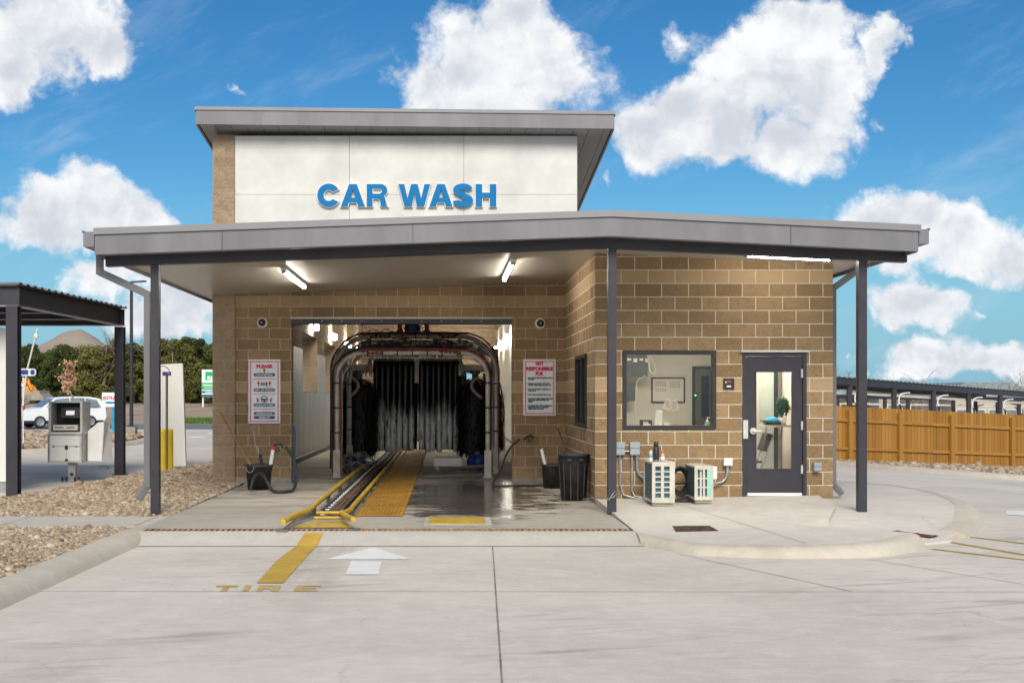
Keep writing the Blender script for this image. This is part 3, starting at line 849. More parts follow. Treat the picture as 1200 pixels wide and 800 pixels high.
mb.box(4.6,4.608,15.966,15.972,cz(4.6,3.515,3.765,3.56),cz(4.6,3.77,4.01,3.82)); part(mb, 'fascia_joint', M['dark_steel'], parent=croof)
# beam and three columns
mb = MB(); gable(mb, (3.395,3.648,3.452), (3.53,3.785,3.585), 16.33, 16.47, -4.66, 6.30); part(mb, 'beam', M['dark_steel'])
for cx, zb in ((-3.99, -.1), (2.272, .0), (5.70, .0)):
    mb = MB(); mb.box(cx-.057, cx+.057, 16.343, 16.457, zb, cz(cx, 3.395,3.648,3.452)+.01)
    col = part(mb, 'column', M['dark_steel'])
    mb = MB(); zt = cz(cx, 3.395,3.648,3.452); mb.box(cx-.058, cx-.056, 16.3315,16.34, zt-.04, zt+.12); mb.box(cx+.056,cx+.058,16.3315,16.34,zt-.04,zt+.12); mb.build('weld_plate', M['dark_steel'], col, split=True)
# gutters and downspouts
def gutter(x0, x1, y0, y1, z0, z1, lipx):
    mb = MB()
    t_ = .006
    mb.box(x0, x1, y0, y1, z0, z0+t_); mb.box(x0, x0+t_, y0, y1, z0+t_, z1); mb.box(x1-t_, x1, y0, y1, z0+t_, z1)
    mb.box(x0+t_, x1-t_, y0, y0+t_, z0+t_, z1); mb.box(x0+t_, x1-t_, y1-t_, y1, z0+t_, z1)
    mb.cyl((lipx, y0, z1), (lipx, y1, z1), .018, 10)
    return part(mb, 'gutter', M['grey_metal'])
gutter(-4.86, -4.715, 15.99, 24.9, 3.62, 3.82, -4.865); gutter(6.325, 6.46, 15.99, 22.5, 3.66, 3.855, 6.465)
mb = MB(); yy = 16.52
for a, b in (((-4.79,yy,3.66),(-4.79,yy,3.30)), ((-4.79,yy,3.335),(-4.13,yy,3.03)), ((-4.13,yy,3.07),(-4.13,yy,.36)), ((-4.13,yy,.40),(-4.25,yy-.05,.20))): mb.bar(a, b, .085, .10)
part(mb, 'downspout', M['downspout'], bevel=.006)
mb = MB(); yy = 18.25
for a, b in (((6.39,yy,3.70),(6.39,yy,3.60)), ((6.40,yy,3.63),(5.91,yy,3.27)), ((5.905,yy,3.31),(5.905,yy,.26)), ((5.905,yy,.29),(6.03,yy-.06,.13))): mb.bar(a, b, .085, .09)
part(mb, 'downspout', M['downspout'], bevel=.006)

# ---- office
X0, X1 = 2.25, 5.845; TH = .2
wx0, wx1, wz0, wz1 = W(729.5,0,YO).x, W(839.2,0,YO).x, 1.6-(503-466)/F*YO, 1.6+(466-410.5)/F*YO
dx0, dx1, dz1 = W(869.8,0,YO).x, W(945,0,YO).x, 1.6+(466-413)/F*YO
zt = 3.56
mb = MB()
mb.box(X0, wx0, YO, YO+TH, -.05, 3.8); mb.box(wx0, wx1, YO, YO+TH, -.05, wz0); mb.box(wx0, wx1, YO, YO+TH, wz1, 3.8)
mb.box(wx1, dx0, YO, YO+TH, -.05, 3.75); mb.box(dx0, dx1, YO, YO+TH, dz1, 3.7); mb.box(dx1, X1, YO, YO+TH, -.05, 3.62)
sy0, sy1, sz0, sz1 = 19.12, 20.66, 1.12, 2.31
x0, x1 = X0, X0+TH
mb.box(x0, x1, YO+TH, sy0, -.05, 3.8); mb.box(x0, x1, sy0, sy1, -.05, sz0); mb.box(x0, x1, sy0, sy1, sz1, 3.8); mb.box(x0, x1, sy1, YB+.3, -.05, 3.8)
mb.box(X1-TH, X1, YO+TH, 24.3, -.05, 3.62)
part(mb, 'wall', M['block_office'], label='tan split face block office wall')
mb = MB()
mb.box(X0+TH, X1-TH, YO+TH, 24.2, -.05, .10); part(mb, 'office_floor', M['office_floor'])
mb = MB()
mb.box(X0+TH+.002, X1-TH-.002, 22.5, 22.6, .1, 3.0); mb.box(X0+TH+.001, X0+TH+.02, sy1+.02, 22.5, .1, 3.0); mb.box(X0+TH+.001, X0+TH+.02, YO+TH+.001, sy0-.02, .1, 3.0)
mb.box(X0+TH+.001, X0+TH+.02, sy0-.02, sy1+.02, .1, sz0); mb.box(X0+TH+.001, X0+TH+.02, sy0-.02, sy1+.02, sz1, 3.0)
mb.box(X1-TH-.02, X1-TH-.001, YO+TH+.001, 22.5, .1, 3.0)
part(mb, 'interior_wall', M['wall_paint'])
mb = MB(); mb.box(X0+TH+.02, X1-TH-.02, YO+TH+.001, 22.5, 3.0, 3.08); part(mb, 'office_ceiling', M['white'])
# big office window
mb = MB(); fw = .062
mb.box(wx0, wx1, YO-.02, YO+.09, wz0, wz0+fw); mb.box(wx0, wx1, YO-.02, YO+.09, wz1-fw, wz1)
mb.box(wx0, wx0+fw, YO-.02, YO+.09, wz0+fw, wz1-fw); mb.box(wx1-fw, wx1, YO-.02, YO+.09, wz0+fw, wz1-fw)
win = part(mb, 'window', M['black'], bevel=.004)
mb = MB(); mb.box(wx0+fw, wx1-fw, YO+.03, YO+.036, wz0+fw, wz1-fw); part(mb, 'pane', M['glass_win'], parent=win)
# side window
mb = MB(); xf = X0-.03; fw = .06
mb.box(xf, X0+.08, sy0, sy1, sz0, sz0+fw); mb.box(xf, X0+.08, sy0, sy1, sz1-fw, sz1); mb.box(xf, X0+.08, sy0, sy0+fw, sz0+fw, sz1-fw); mb.box(xf, X0+.08, sy1-fw, sy1, sz0+fw, sz1-fw)
mb.box(xf+.01, X0+.08, 19.86, 19.92, sz0+fw, sz1-fw)
w2 = part(mb, 'window', M['black'], bevel=.004, label='narrow black framed sliding side window')
mb = MB(); mb.box(X0+.02, X0+.026, sy0+fw, sy1-fw, sz0+fw, sz1-fw); part(mb, 'pane', M['glass_dark'], parent=w2)
# door: frame, leaf with tall light, lever, hinges, sweep
fw = .055; zb = slabz(4.9, YO)-.01
mb = MB(); mb.box(dx0, dx0+fw, YO-.015, YO+.1, zb, dz1); mb.box(dx1-fw, dx1, YO-.015, YO+.1, zb, dz1); mb.box(dx0+fw, dx1-fw, YO-.015, YO+.1, dz1-fw, dz1)
door = part(mb, 'door', M['dark_steel'], bevel=.003)
lx0, lx1 = dx0+fw+.004, dx1-fw-.004; gx0, gx1 = W(886.6,0,YO).x, W(928.2,0,YO).x; gz0, gz1 = 1.6-(549-466)/F*YO, 1.6+(466-436)/F*YO
y0, y1 = YO+.012, YO+.057; zt_ = dz1-fw-.004; zl = zb+.02
mb = MB(); mb.box(lx0, gx0, y0, y1, zl, zt_); mb.box(gx1, lx1, y0, y1, zl, zt_); mb.box(gx0, gx1, y0, y1, zl, gz0); mb.box(gx0, gx1, y0, y1, gz1, zt_)
part(mb, 'door_leaf', M['dark_steel'], parent=door)
mb = MB(); q = .022
mb.box(gx0-q, gx1+q, y0-.009, y0-.001, gz0-q, gz0); mb.box(gx0-q, gx1+q, y0-.009, y0-.001, gz1, gz1+q); mb.box(gx0-q, gx0, y0-.009, y0-.001, gz0, gz1); mb.box(gx1, gx1+q, y0-.009, y0-.001, gz0, gz1)
part(mb, 'glazing_bead', M['dark_steel'], parent=door)
mb = MB(); mb.box(gx0+.001, gx1-.001, YO+.03, YO+.036, gz0+.001, gz1-.001); part(mb, 'pane', M['glass_win'], parent=door)
mb = MB(); mb.box(dx0-.03, dx1+.02, YO-.05, YO, dz1+.004, dz1+.035); part(mb, 'drip_cap', M['steel'], parent=door)
mb = MB(); mb.box(lx0+.02, lx1-.01, YO-.012, YO+.011, zb+.012, zb+.055); part(mb, 'door_sweep', M['white'], parent=door)
for zz in (1.97, 1.18, .52):
    mb = MB(); mb.cyl((lx1-.012, YO-.008, zz-.065), (lx1-.012, YO-.008, zz+.065), .017, 10); part(mb, 'hinge', M['steel'], parent=door)
mb = MB(); hx = W(873.3,0,YO).x; mb.box(hx-.036, hx+.036, YO-.03, YO-.016, .985, 1.265)
mb.cyl((hx+.115, YO-.045, 1.10), (hx+.115, YO+.011, 1.10), .05, 20); mb.cyl((hx+.115, YO-.075, 1.10), (hx+.115, YO-.045, 1.10), .022, 14); mb.tube([(hx+.10, YO-.075, 1.10), (hx+.20, YO-.085, 1.098), (hx+.225, YO-.07, 1.098)], .012, 8)
part(mb, 'handle', M['steel'], parent=door)
mb = MB(); gable(mb, (3.56,3.815,3.615), (3.84,4.08,3.89), 22.67, 24.5, 2.5, XW); part(mb, 'roof', M['grey_metal'], label='low rear office roof')

# ================================================================== LETTERS "CAR WASH"
def arc(cx, cy, rx, ry, a0, a1, n=20): return [(cx+rx*math.cos(R(a0+(a1-a0)*i/n)), cy+ry*math.sin(R(a0+(a1-a0)*i/n))) for i in range(n+1)]
def letter_C(w):
    o = arc(.5*w, .5, .5*w, .52, 33, 327, 30); i = arc(.5*w, .5, .5*w-.285, .255, 318, 42, 24)
    return [o + i]
def letter_S(w):
    cl = arc(.5*w, .735, .34*w, .155, 5, 180, 14) + arc(.5*w, .735, .34*w, .165, 195, 265, 8)[0:] + arc(.5*w, .265, .36*w, .165, 82, 0, 8) + arc(.5*w, .265, .36*w, .16, -10, -180, 16)
    t = .262; L, Rr = [], []
    for k, p in enumerate(cl):
        a = Vector(cl[max(k-1,0)]); b = Vector(cl[min(k+1,len(cl)-1)]); d = (b-a).normalized()
        L.append((p[0]-d.y*t/2, p[1]+d.x*t/2)); Rr.append((p[0]+d.y*t/2, p[1]-d.x*t/2))
    return [L + Rr[::-1]]
def letter_A(w):
    s = .295
    return [[(0,0),(s,0),(s+.06,.19),(w-s-.06,.19),(w-s,0),(w,0),(.5*w+.17,1),(.5*w-.17,1)], [(s+.13,.385),(.5*w,.79),(w-s-.13,.385)][::-1]]
def letter_R(w):
    o = [(0,0),(.26,0),(.26,.37),(.45,.37)] + [(.55,.34),(.60,.24),(.62,.06),(.66,0)] + [(w,0),(w-.06,.08),(w-.085,.26),(w-.13,.41),(w-.20,.46)] + arc(w-.32,.725,.30,.275,-55,90,12) + [(0,1)]
    h = [(.26,.57)] + arc(w-.40,.69,.14,.12,-90,90,8) + [(.26,.81)]
    return [o, h[::-1]]
def letter_W(w):
    return [[(.19*w,0),(.42*w,0),(.5*w,.60),(.58*w,0),(.81*w,0),(w,1),(w-.26,1),(.715*w,.36),(.605*w,1),(.395*w,1),(.285*w,.36),(.26,1),(0,1)]]
def letter_H(w):
    s = .29; return [[(0,0),(s,0),(s,.385),(w-s,.385),(w-s,0),(w,0),(w,1),(w-s,1),(w-s,.615),(s,.615),(s,1),(0,1)]]
def grow(l, e):
    n = len(l); out = []; ar = sum(l[i][0]*l[(i+1)%n][1]-l[(i+1)%n][0]*l[i][1] for i in range(n)); s = 1 if ar > 0 else -1
    hole = 0
    for i in range(n):
        p, a, b = Vector(l[i]), Vector(l[i-1]), Vector(l[(i+1) % n])
        d1 = (p-a); d2 = (b-p)
        if d1.length < 1e-6: d1 = d2
        if d2.length < 1e-6: d2 = d1
        d1.normalize(); d2.normalize(); n1 = Vector((d1.y,-d1.x)); n2 = Vector((d2.y,-d2.x)); m_ = n1+n2
        k = e/max(.5, m_.length_squared/2)
        out.append(tuple(p+m_*k))
    return out
sg = thing('wall_lettering', 'raised blue CAR WASH letters with white sides on the white upper panel', 'sign', (W(477,0,22.6).x, 22.69, 5.2))
YL = 22.635; H = 26.2/F*YL; zL = 1.6+(466-242.0)/F*YL
for fn, pa, pb in ((letter_C,371.8,398.6),(letter_A,399.6,427.6),(letter_R,429.8,454.4),(letter_W,467,504.2),(letter_A,503.2,530.4),(letter_S,530.6,554.4),(letter_H,557.4,581.6)):
    xa_ = W(pa,0,YL).x; w = (pb-pa)/F*YL/H; loops = fn(w)
    mb = MB(); mb.prism([grow(q, .032) for q in loops], lambda a, b, d: Vector((xa_+a*H, d, zL+b*H)), YL+.004, YL+.058)
    # slim white rim standing proud of the face all round
    l = mb.build('letter', M['white'], sg)
    mb = MB(); mb.prism(loops, lambda a, b, d: Vector((xa_+a*H, d, zL+b*H)), YL-.012, YL); mb.build('letter_face', M['blue_letter'], l)

# ================================================================== LIGHTS AND CAMERAS ON THE BUILDING
def tube_light(label, p0, p1, mat, grp, dw=.05, dh=.04):
    t = thing('tube_light', label, 'light', p0, grp)
    p0, p1 = Vector(p0), Vector(p1); d = (p1-p0).normalized(); dn = Vector((0,0,-1))
    mb = MB(); mb.bar(p0+Vector((0,0,.035)), p1+Vector((0,0,.035)), .085, .05); mb.build('housing', M['white'], t, .006)
    mb = MB(); mb.bar(p0+d*.03-Vector((0,0,.012)), p1-d*.03-Vector((0,0,.012)), dw, dh); mb.build('diffuser', mat, t, .015)
    mb = MB(); mb.bar(p0-Vector((0,0,.012)), p0+d*.028-Vector((0,0,.012)), .07, .05); mb.bar(p1-d*.028-Vector((0,0,.012)), p1-Vector((0,0,.012)), .07, .05); mb.build('end_cap', M['galv'], t, split=True)
tube_light('lit tube light under the canopy, above the left signboard side', (-2.50,18.4,cz(-2.5,*roofz)-.075), (-2.50,21.0,cz(-2.5,*roofz)-.075), M['led'], 'tube lights under the canopy')
tube_light('lit tube light under the canopy near the ridge, above the bay opening', (1.02,18.4,cz(1.02,*roofz)-.075), (1.02,21.0,cz(1.02,*roofz)-.075), M['led'], 'tube lights under the canopy')
za, zb_ = cz(4.28,*roofz)-.072, cz(5.44,*roofz)-.072
tube_light('lit tube light lying crosswise over the office door', (4.24,16.95,za), (5.46,16.95,zb_), M['led'], 'tube lights under the canopy')
for i, (yy, lab) in enumerate(((33.0,'nearest'),(38.6,'second'),(44.4,'third'),(50.2,'deepest'))):
    tube_light('lit strip on the left tunnel wall above the windows, %s of four' % lab, (-3.66,yy,3.60), (-3.66,yy+.75,3.60), M['led_wash'], 'strip lights in the wash tunnel', .14, .17)
for i, (yy, lab) in enumerate(((41.8,'nearest'),(47.0,'second'),(51.5,'deepest'))):
    tube_light('lit strip high on the right tunnel wall, %s of three' % lab, (2.17,yy,3.76), (2.17,yy+.75,3.76), M['led_wash'], 'strip lights in the wash tunnel', .14, .17)
def dome_camera(label, px, py):
    p = W(px, py, YB)
    t = thing('security_camera', label, 'camera', (p.x, YB, p.z), 'security cameras on the bay wall')
    mb = MB(); mb.lathe((p.x, YB-.004, p.z), [(.0,0),(.10,0),(.10,-.03),(.085,-.05),(0,-.05)], 24, 'y'); mb.build('base', M['white'], t)
    mb = MB(); mb.lathe((p.x, YB-.055, p.z), [(.072,0),(.068,-.025),(.05,-.05),(.025,-.062),(0,-.065)], 20, 'y'); mb.build('lens', M['black'], t)
    mb = MB(); mb.lathe((p.x, YB-.118, p.z), [(.02,0),(.02,-.006),(0,-.008)], 12, 'y'); mb.build('iris', M['galv'], t)
dome_camera('round white camera above the PLEASE signboard', 307.5, 378); dome_camera('round white camera above the NOT RESPONSIBLE signboard', 633, 379)
p = W(723, 295.5, YO)
t = thing('alarm_strobe', 'small red strobe under the canopy beside the middle column', 'alarm', (p.x, YO, p.z))
mb = MB(); mb.box(p.x-.045, p.x+.045, YO-.05, YO-.002, p.z-.06, p.z+.06); mb.build('housing', M['red'], t, .006)
mb = MB(); mb.box(p.x-.02, p.x+.02, YO-.075, YO-.051, p.z-.03, p.z+.03); mb.build('lens', M['white'], t, .004)
p = W(853.8, 449.5, YO)
t = thing('door_keypad', 'small black square sign with red mark beside the office door', 'sign', (p.x, YO, p.z))
mb = MB(); mb.box(p.x-.082, p.x+.082, YO-.03, YO-.002, p.z-.085, p.z+.085); mb.build('plate', M['black'], t, .006)
mb = MB(); mb.box(p.x-.03, p.x+.03, YO-.034, YO-.031, p.z+.02, p.z+.045); mb.build('red_mark', M['red'], t)
mb = MB(); mb.box(p.x-.035, p.x+.03, YO-.034, YO-.031, p.z-.05, p.z-.028); mb.box(p.x-.055, p.x-.04, YO-.034, YO-.031, p.z+.01, p.z+.035); mb.build('white_mark', M['white'], t)

# ================================================================== SIGNBOARDS
def rr(x0, x1, z0, z1, r, n=5):
    return arc(x1-r,z1-r,r,r,0,90,n)+arc(x0+r,z1-r,r,r,90,180,n)+arc(x0+r,z0+r,r,r,180,270,n)+arc(x1-r,z0+r,r,r,270,360,n)
def board(label, px0, py0, px1, py1):
    a, b = W(px0, py0, 22.72), W(px1, py1, 22.72)
    t = thing('wall_signboard', label, 'sign', ((a.x+b.x)/2, 22.74, b.z), 'signboards on the bay wall')
    mb = MB(); mb.box(a.x, b.x, 22.722, 22.745, b.z, a.z); mb.build('panel', M['sign_white'], t, .003)
    mb = MB(); i0, w = .03, .042; x0, x1, z0, z1 = a.x+i0, b.x-i0, b.z+i0, a.z-i0
    y0, y1 = 22.7185, 22.7213
    mb.box(x0, x1, y0, y1, z1-w*.6, z1); mb.box(x0, x1, y0, y1, z0, z0+w*.6); mb.box(x0, x0+w*.6, y0, y1, z0+w*.6, z1-w*.6); mb.box(x1-w*.6, x1, y0, y1, z0+w*.6, z1-w*.6)
    mb.build('border', M['pink'], t)
    mb = MB()
    for x in (a.x+.03, b.x-.03):
        for z in (b.z+.03, (a.z+b.z)/2, a.z-.03): mb.cyl((x, 22.714, z), (x, 22.7183, z), .011, 8)
    mb.build('screw', M['galv'], t, split=True)
    return t, a, b
t, a, b = board('white pink bordered PLEASE signboard with wash instructions in four boxes', 291, 421, 328.5, 496)
wS, hS = b.x-a.x, a.z-b.z; YS = 22.716
def sx_(u): return a.x + u*wS      # u, v measured on the enlarged photograph (0..1 across the board)
def sz_(v): return a.z - v*hS
def slabp(mb, pts, y0=YS-.0005, y1=YS+.0045): mb.prism(pts, lambda p, q, d: Vector((sx_(p), d, sz_(q))), y0, y1)
mag, nav, gold, wht = MB(), MB(), MB(), MB()
text_fit(mag, 'PLEASE', sx_(.5), YS, sz_(.132), .50*wS, .052*hS, .075)
for v in (.305,.537,.775): slabp(mag, [(.14,v-.004),(.87,v-.004),(.87,v+.004),(.14,v+.004)])
for v in (.24,.478,.713): slabp(nav, [(p, q) for p, q in [(x/ wS, z/hS) for x, z in rr(.165*wS,.84*wS,(v-.026)*hS,(v+.026)*hS,.034)]])
for v0_, u0, u1 in ((.842,.165,.84),(.905,.165,.84)): slabp(nav, [(x/wS, z/hS) for x, z in rr(u0*wS,u1*wS,(v0_-.024)*hS,(v0_+.024)*hS,.032)])
# gear lever / trophy shape
slabp(gold, [(.445,.145),(.555,.145),(.53,.178),(.517,.21),(.483,.21),(.47,.178)]); 
for u in (.375,.635): slabp(nav, [(u-.012,.176),(u+.012,.176),(u+.012,.19),(u-.012,.19)])
# shoe prints and pedals
def shoe(u, s):
    slabp(mag, [(u+s*x, v) for x, v in ((-.035,.352),(.0,.342),(.034,.352),(.034,.378),(.018,.40),(-.012,.40),(-.035,.38))])
    slabp(mag, [(u+s*x, v) for x, v in ((-.01,.407),(.022,.407),(.02,.425),(.004,.43),(-.012,.42))])
shoe(.315, 1); shoe(.675, -1)
for q in range(3): slabp(nav, [(.385,.358+q*.018),(.535,.358+q*.018),(.535,.370+q*.018),(.385,.370+q*.018)])
slabp(nav, [(.555,.352),(.60,.352),(.60,.42),(.555,.42)])
# steering wheel
cxs, czs = sx_(.50), sz_(.622); r_ = .068*hS*.8
ring = arc(cxs, czs, r_, r_, 0, 360, 28)[:-1]; ringi = arc(cxs, czs, r_*.78, r_*.78, 0, 360, 28)[:-1]
nav.prism([ring, ringi[::-1]], lambda p, q, d: Vector((p, d, q)), YS-.0005, YS+.0045)
nav.prism([(cxs-r_*.74,czs+.012),(cxs+r_*.74,czs+.012),(cxs+r_*.74,czs-.016),(cxs+.014,czs-.022),(cxs+.014,czs-r_*.74),(cxs-.014,czs-r_*.74),(cxs-.014,czs-.022),(cxs-r_*.74,czs-.016)], lambda p, q, d: Vector((p, d, q)), YS-.0005, YS+.0045)
for s, u in ((1,.30),(-1,.70)):
    slabp(mag, [(u+s*x, v) for x, v in ((-.055,.600),(-.035,.594),(.0,.625),(.022,.612),(.036,.622),(.02,.648),(.012,.668),(-.02,.668),(-.03,.64))])
for v, u, s in ((.842,.80,1),(.842,.19,-1),(.905,.19,-1)):
    slabp(mag, [(u+.022*math.cos(k*.7), v+.019*math.sin(k*.7)) for k in range(9)], YS-.004, YS-.001)
for body, v, sz in (('CAR IN NEUTRAL',.254,.54),('FEET OFF PEDALS',.492,.58),('HANDS OFF WHEEL',.727,.58),('ANTENNA DOWN',.856,.50),('WIPERS OFF',.919,.36)):
    text_fit(wht, body, sx_(.5), YS-.003, sz_(v), sz*wS, .027*hS, .03)
mag.build('magenta_print', M['magenta'], t); nav.build('blue_print', M['navy'], t); gold.build('gold_print', M['gold'], t); wht.build('white_print', M['white'], t)
t, a, b = board('white pink bordered NOT RESPONSIBLE FOR signboard with bulleted list', 613.3, 420.8, 651.3, 487)
wS, hS = b.x-a.x, a.z-b.z
mag, nav = MB(), MB()
for body, v, sz in (('NOT',.105,.25),('RESPONSIBLE',.195,.83),('FOR',.283,.25)):
    text_fit(mag, body, sx_(.5), YS, sz_(v), sz*wS, .064*hS, .075)
lines = [(.338,'• Improperly closed windows, doors'),(.366,'  and tops'),(.437,'• Custom accessories, trim and'),(.466,'  vehicles older than ten years old'),(.538,'• Previous damage to vehicles and'),(.566,'  loose parts'),(.636,'• Paint chips caused by rust or age'),
         (.704,'• Antennas or aftermarket items that'),(.732,'  may break while washing your'),(.760,'  vehicle'),(.828,'• Lost items left on the outside and'),(.857,'  accessories that are damaged'),(.886,'  while inside the tunnel')]
for v, body in lines: text_into(nav, body, (sx_(.115), YS, sz_(v)), .038, .0026, align='LEFT', sx=.86)
mag.build('magenta_print', M['magenta'], t); nav.build('blue_print', M['navy'], t)

# ================================================================== ALONG THE OFFICE WALL
def elec_box(label, px0, px1, py0, py1, mat, name='electrical_box'):
    a, b = W(px0, py0, YO), W(px1, py1, YO)
    t = thing(name, label, 'electrical box', ((a.x+b.x)/2, YO, b.z), 'electrical boxes on the office wall')
    mb = MB(); mb.box(a.x, b.x, YO-.11, YO-.003, b.z, a.z); mb.build('body', mat, t, .006)
    mid = (a.z+b.z)/2
    mb = MB(); mb.box(a.x-.006, b.x+.006, YO-.125, YO-.1105, mid+.012, a.z+.006); mb.box(a.x-.006, b.x+.006, YO-.122, YO-.1105, b.z+.01, mid-.004); mb.build('cover', mat, t, .004)
    return t, (a.x+b.x)/2, b.z
M['box_grey'] = pm('grey_electrical_box', (.34,.38,.41), .45, .2, var=.06)
t, xb1, zb1 = elec_box('grey electrical box half hidden by the middle column', 721.6, 730.6, 518, 533, M['box_grey'])
mb = MB(); mb.tube([(xb1+.0,YO-.05,zb1),(xb1+.0,YO-.05,.30),(xb1+.05,YO-.055,.14),(xb1+.25,YO-.10,.085),(xb1+.8,YO-.13,.085)], .014, 8); mb.build('conduit', M['galv'], t)
t, xb2, zb2 = elec_box('grey electrical box under the window, left of the taller outdoor unit', 737.6, 748, 518, 533, M['box_grey'])
mb = MB(); mb.tube([(xb2-.035,YO-.05,zb2),(xb2-.035,YO-.05,.20),(xb2+.0,YO-.07,.12),(xb2+.2,YO-.12,.09),(xb2+.55,YO-.12,.09)], .016, 8)
mb.tube([(xb2+.04,YO-.05,zb2),(xb2+.04,YO-.05,.55),(xb2+.06,YO-.05,.46),(xb2+.12,YO-.05,.40),(xb2+.22,YO-.06,.375),(xb2+.42,YO-.06,.37)], .022, 10); mb.build('conduit', M['galv'], t)
mb = MB(); mb.tube([(xb1+.06,YO-.05,zb1+.06),(xb2-.08,YO-.05,zb1+.06)], .016, 8); mb.build('conduit', M['galv'], t)
t, xb3, zb3 = elec_box('pale electrical box between the outdoor units and the door', 846.8, 856, 536.5, 545.2, M['white'])
mb = MB(); mb.tube([(xb3,YO-.05,zb3),(xb3,YO-.05,.46),(xb3-.03,YO-.05,.38),(xb3-.09,YO-.06,.33),(xb3-.19,YO-.10,.315),(xb3-.30,YO-.12,.31)], .022, 10); mb.build('conduit', M['galv'], t)
t, xb4, zb4 = elec_box('little grey outlet box at the corner right of the door', 951.8, 959.3, 541.8, 551.5, M['box_grey'], 'outlet_box')

def outdoor_unit(label, xl, xr, yf, yb, zb, zt, grille, stickers):
    t = thing('outdoor_unit', label, 'air conditioner', ((xl+xr)/2, (yf+yb)/2, zb), 'outdoor air conditioning units by the office wall')
    cas = M['unit_case']
    mb = MB(); th = .018
    mb.box(xl, xr, yf, yb, zt-.03, zt); mb.box(xl, xr, yf, yb, zb+.045, zb+.08)
    mb.box(xr-th, xr, yf, yb, zb+.08, zt-.03)
    mb.box(xl, xl+.03, yf, yf+.035, zb+.08, zt-.03); mb.box(xl, xl+.03, yb-.035, yb, zb+.08, zt-.03); mb.box(xl+.03, xr-th, yb-th, yb, zb+.08, zt-.03)
    mb.build('casing', cas, t, .004)
    fx0, fx1, fz0, fz1, nc, nr, barw = grille
    mb = MB(); mb.box(xl+.03, fx0, yf, yf+.012, zb+.08, zt-.03); mb.box(fx1, xr-th, yf, yf+.012, zb+.08, zt-.03); mb.box(fx0, fx1, yf, yf+.012, zb+.08, fz0); mb.box(fx0, fx1, yf, yf+.012, fz1, zt-.03)
    for i in range(1, nc): x = fx0+(fx1-fx0)*i/nc; mb.box(x-barw, x+barw, yf+.001, yf+.011, fz0, fz1)
    for i in range(1, nr): z = fz0+(fz1-fz0)*i/nr; mb.box(fx0, fx1, yf-.002, yf+.008, z-.009, z+.009)
    mb.build('grille', cas, t)
    mb = MB(); mb.box(xl+.022, xr-th-.002, yf+.05, yb-.03, zb+.082, zt-.032); mb.build('coil', M['foil'], t)
    mb = MB()
    for k in range(26): z = zb+.09+(zt-zb-.13)*k/25; mb.box(xl+.012, xl+.016, yf+.036, yb-.036, z, z+.004)
    mb.build('coil_guard', M['foil'], t)
    mb = MB(); 
    for y in (yf+.06, yb-.10): mb.box(xl+.02, xr-.02, y, y+.05, zb, zb+.045)
    mb.build('foot', cas, t, split=True)
    if stickers: 
        mb = MB(); mb.box(*stickers); mb.build('sticker', M['mint'], t)
    mb = MB(); mb.box(xl+.045, xl+.045+.07, yf-.003, yf-.0005, zt-.075, zt-.062); mb.build('badge', M['black'], t)
    return t
M['unit_case'] = pm('cream_unit_casing', (.56,.53,.45), .5, var=.1, vscale=6)
yf1 = 16.88; s1 = F/yf1; ux0, ux1 = (764.2-523)/s1, (791-523)/s1; uz0, uz1 = 1.6-(592.8-466)/s1, 1.6-(541.3-466)/s1
u1 = outdoor_unit('taller cream outdoor unit with bottles standing on it', ux0, ux1, yf1, 17.62, uz0, uz1, (ux0+.045, ux1-.075, uz0+.12, uz1-.06, 2, 6, .022), None)
yf2 = 17.05; s2 = F/yf2; vx0, vx1 = (814-523)/s2, (836-523)/s2; vz0, vz1 = 1.6-(589.5-466)/s2, 1.6-(545.8-466)/s2
u2 = outdoor_unit('shorter cream outdoor unit with a mint strip near the door', vx0, vx1, yf2, 17.78, vz0, vz1, (vx0+.045, vx1-.09, vz0+.10, vz1-.05, 3, 3, .014), (vx1-.082, vx1-.03, yf2-.003, yf2-.0005, vz0+.10, vz1-.06))
mb = MB(); mb.box(vx1+.002, vx1+.10, 17.25, 17.75, vz1-.20, vz1-.02); mb.build('valve_cover', M['white'], u2, .008)
t = thing('hose_coil', 'black coil of insulated tubing hanging between the two outdoor units', 'hose', ((ux1+vx0)/2, 17.6, .1))
mb = MB()
for k in range(3):
    r0 = .13+.02*k; c0 = Vector(((ux1+vx0)/2+.07, 17.72-.04*k, .37))
    mb.tube([c0+Vector((r0*math.cos(q*.4)*.8, 0, r0*1.25*math.sin(q*.4))) for q in range(16)], .017, 7, closed=True)
mb.tube([(ux1-.02,17.5,.36),(ux1+.1,17.55,.33),(vx0+.02,17.6,.36)], .018, 8)
mb.tube([(ux1-.02,17.5,.17),(ux1+.12,17.45,.11),(vx0+.03,17.5,.16)], .022, 8); mb.tube([(ux1,17.6,.21),(ux1+.1,17.4,.10),(vx0-.02,17.35,.10),(vx0+.05,17.5,.2)], .02, 8)
mb.build('tubing', M['rubber'], t)
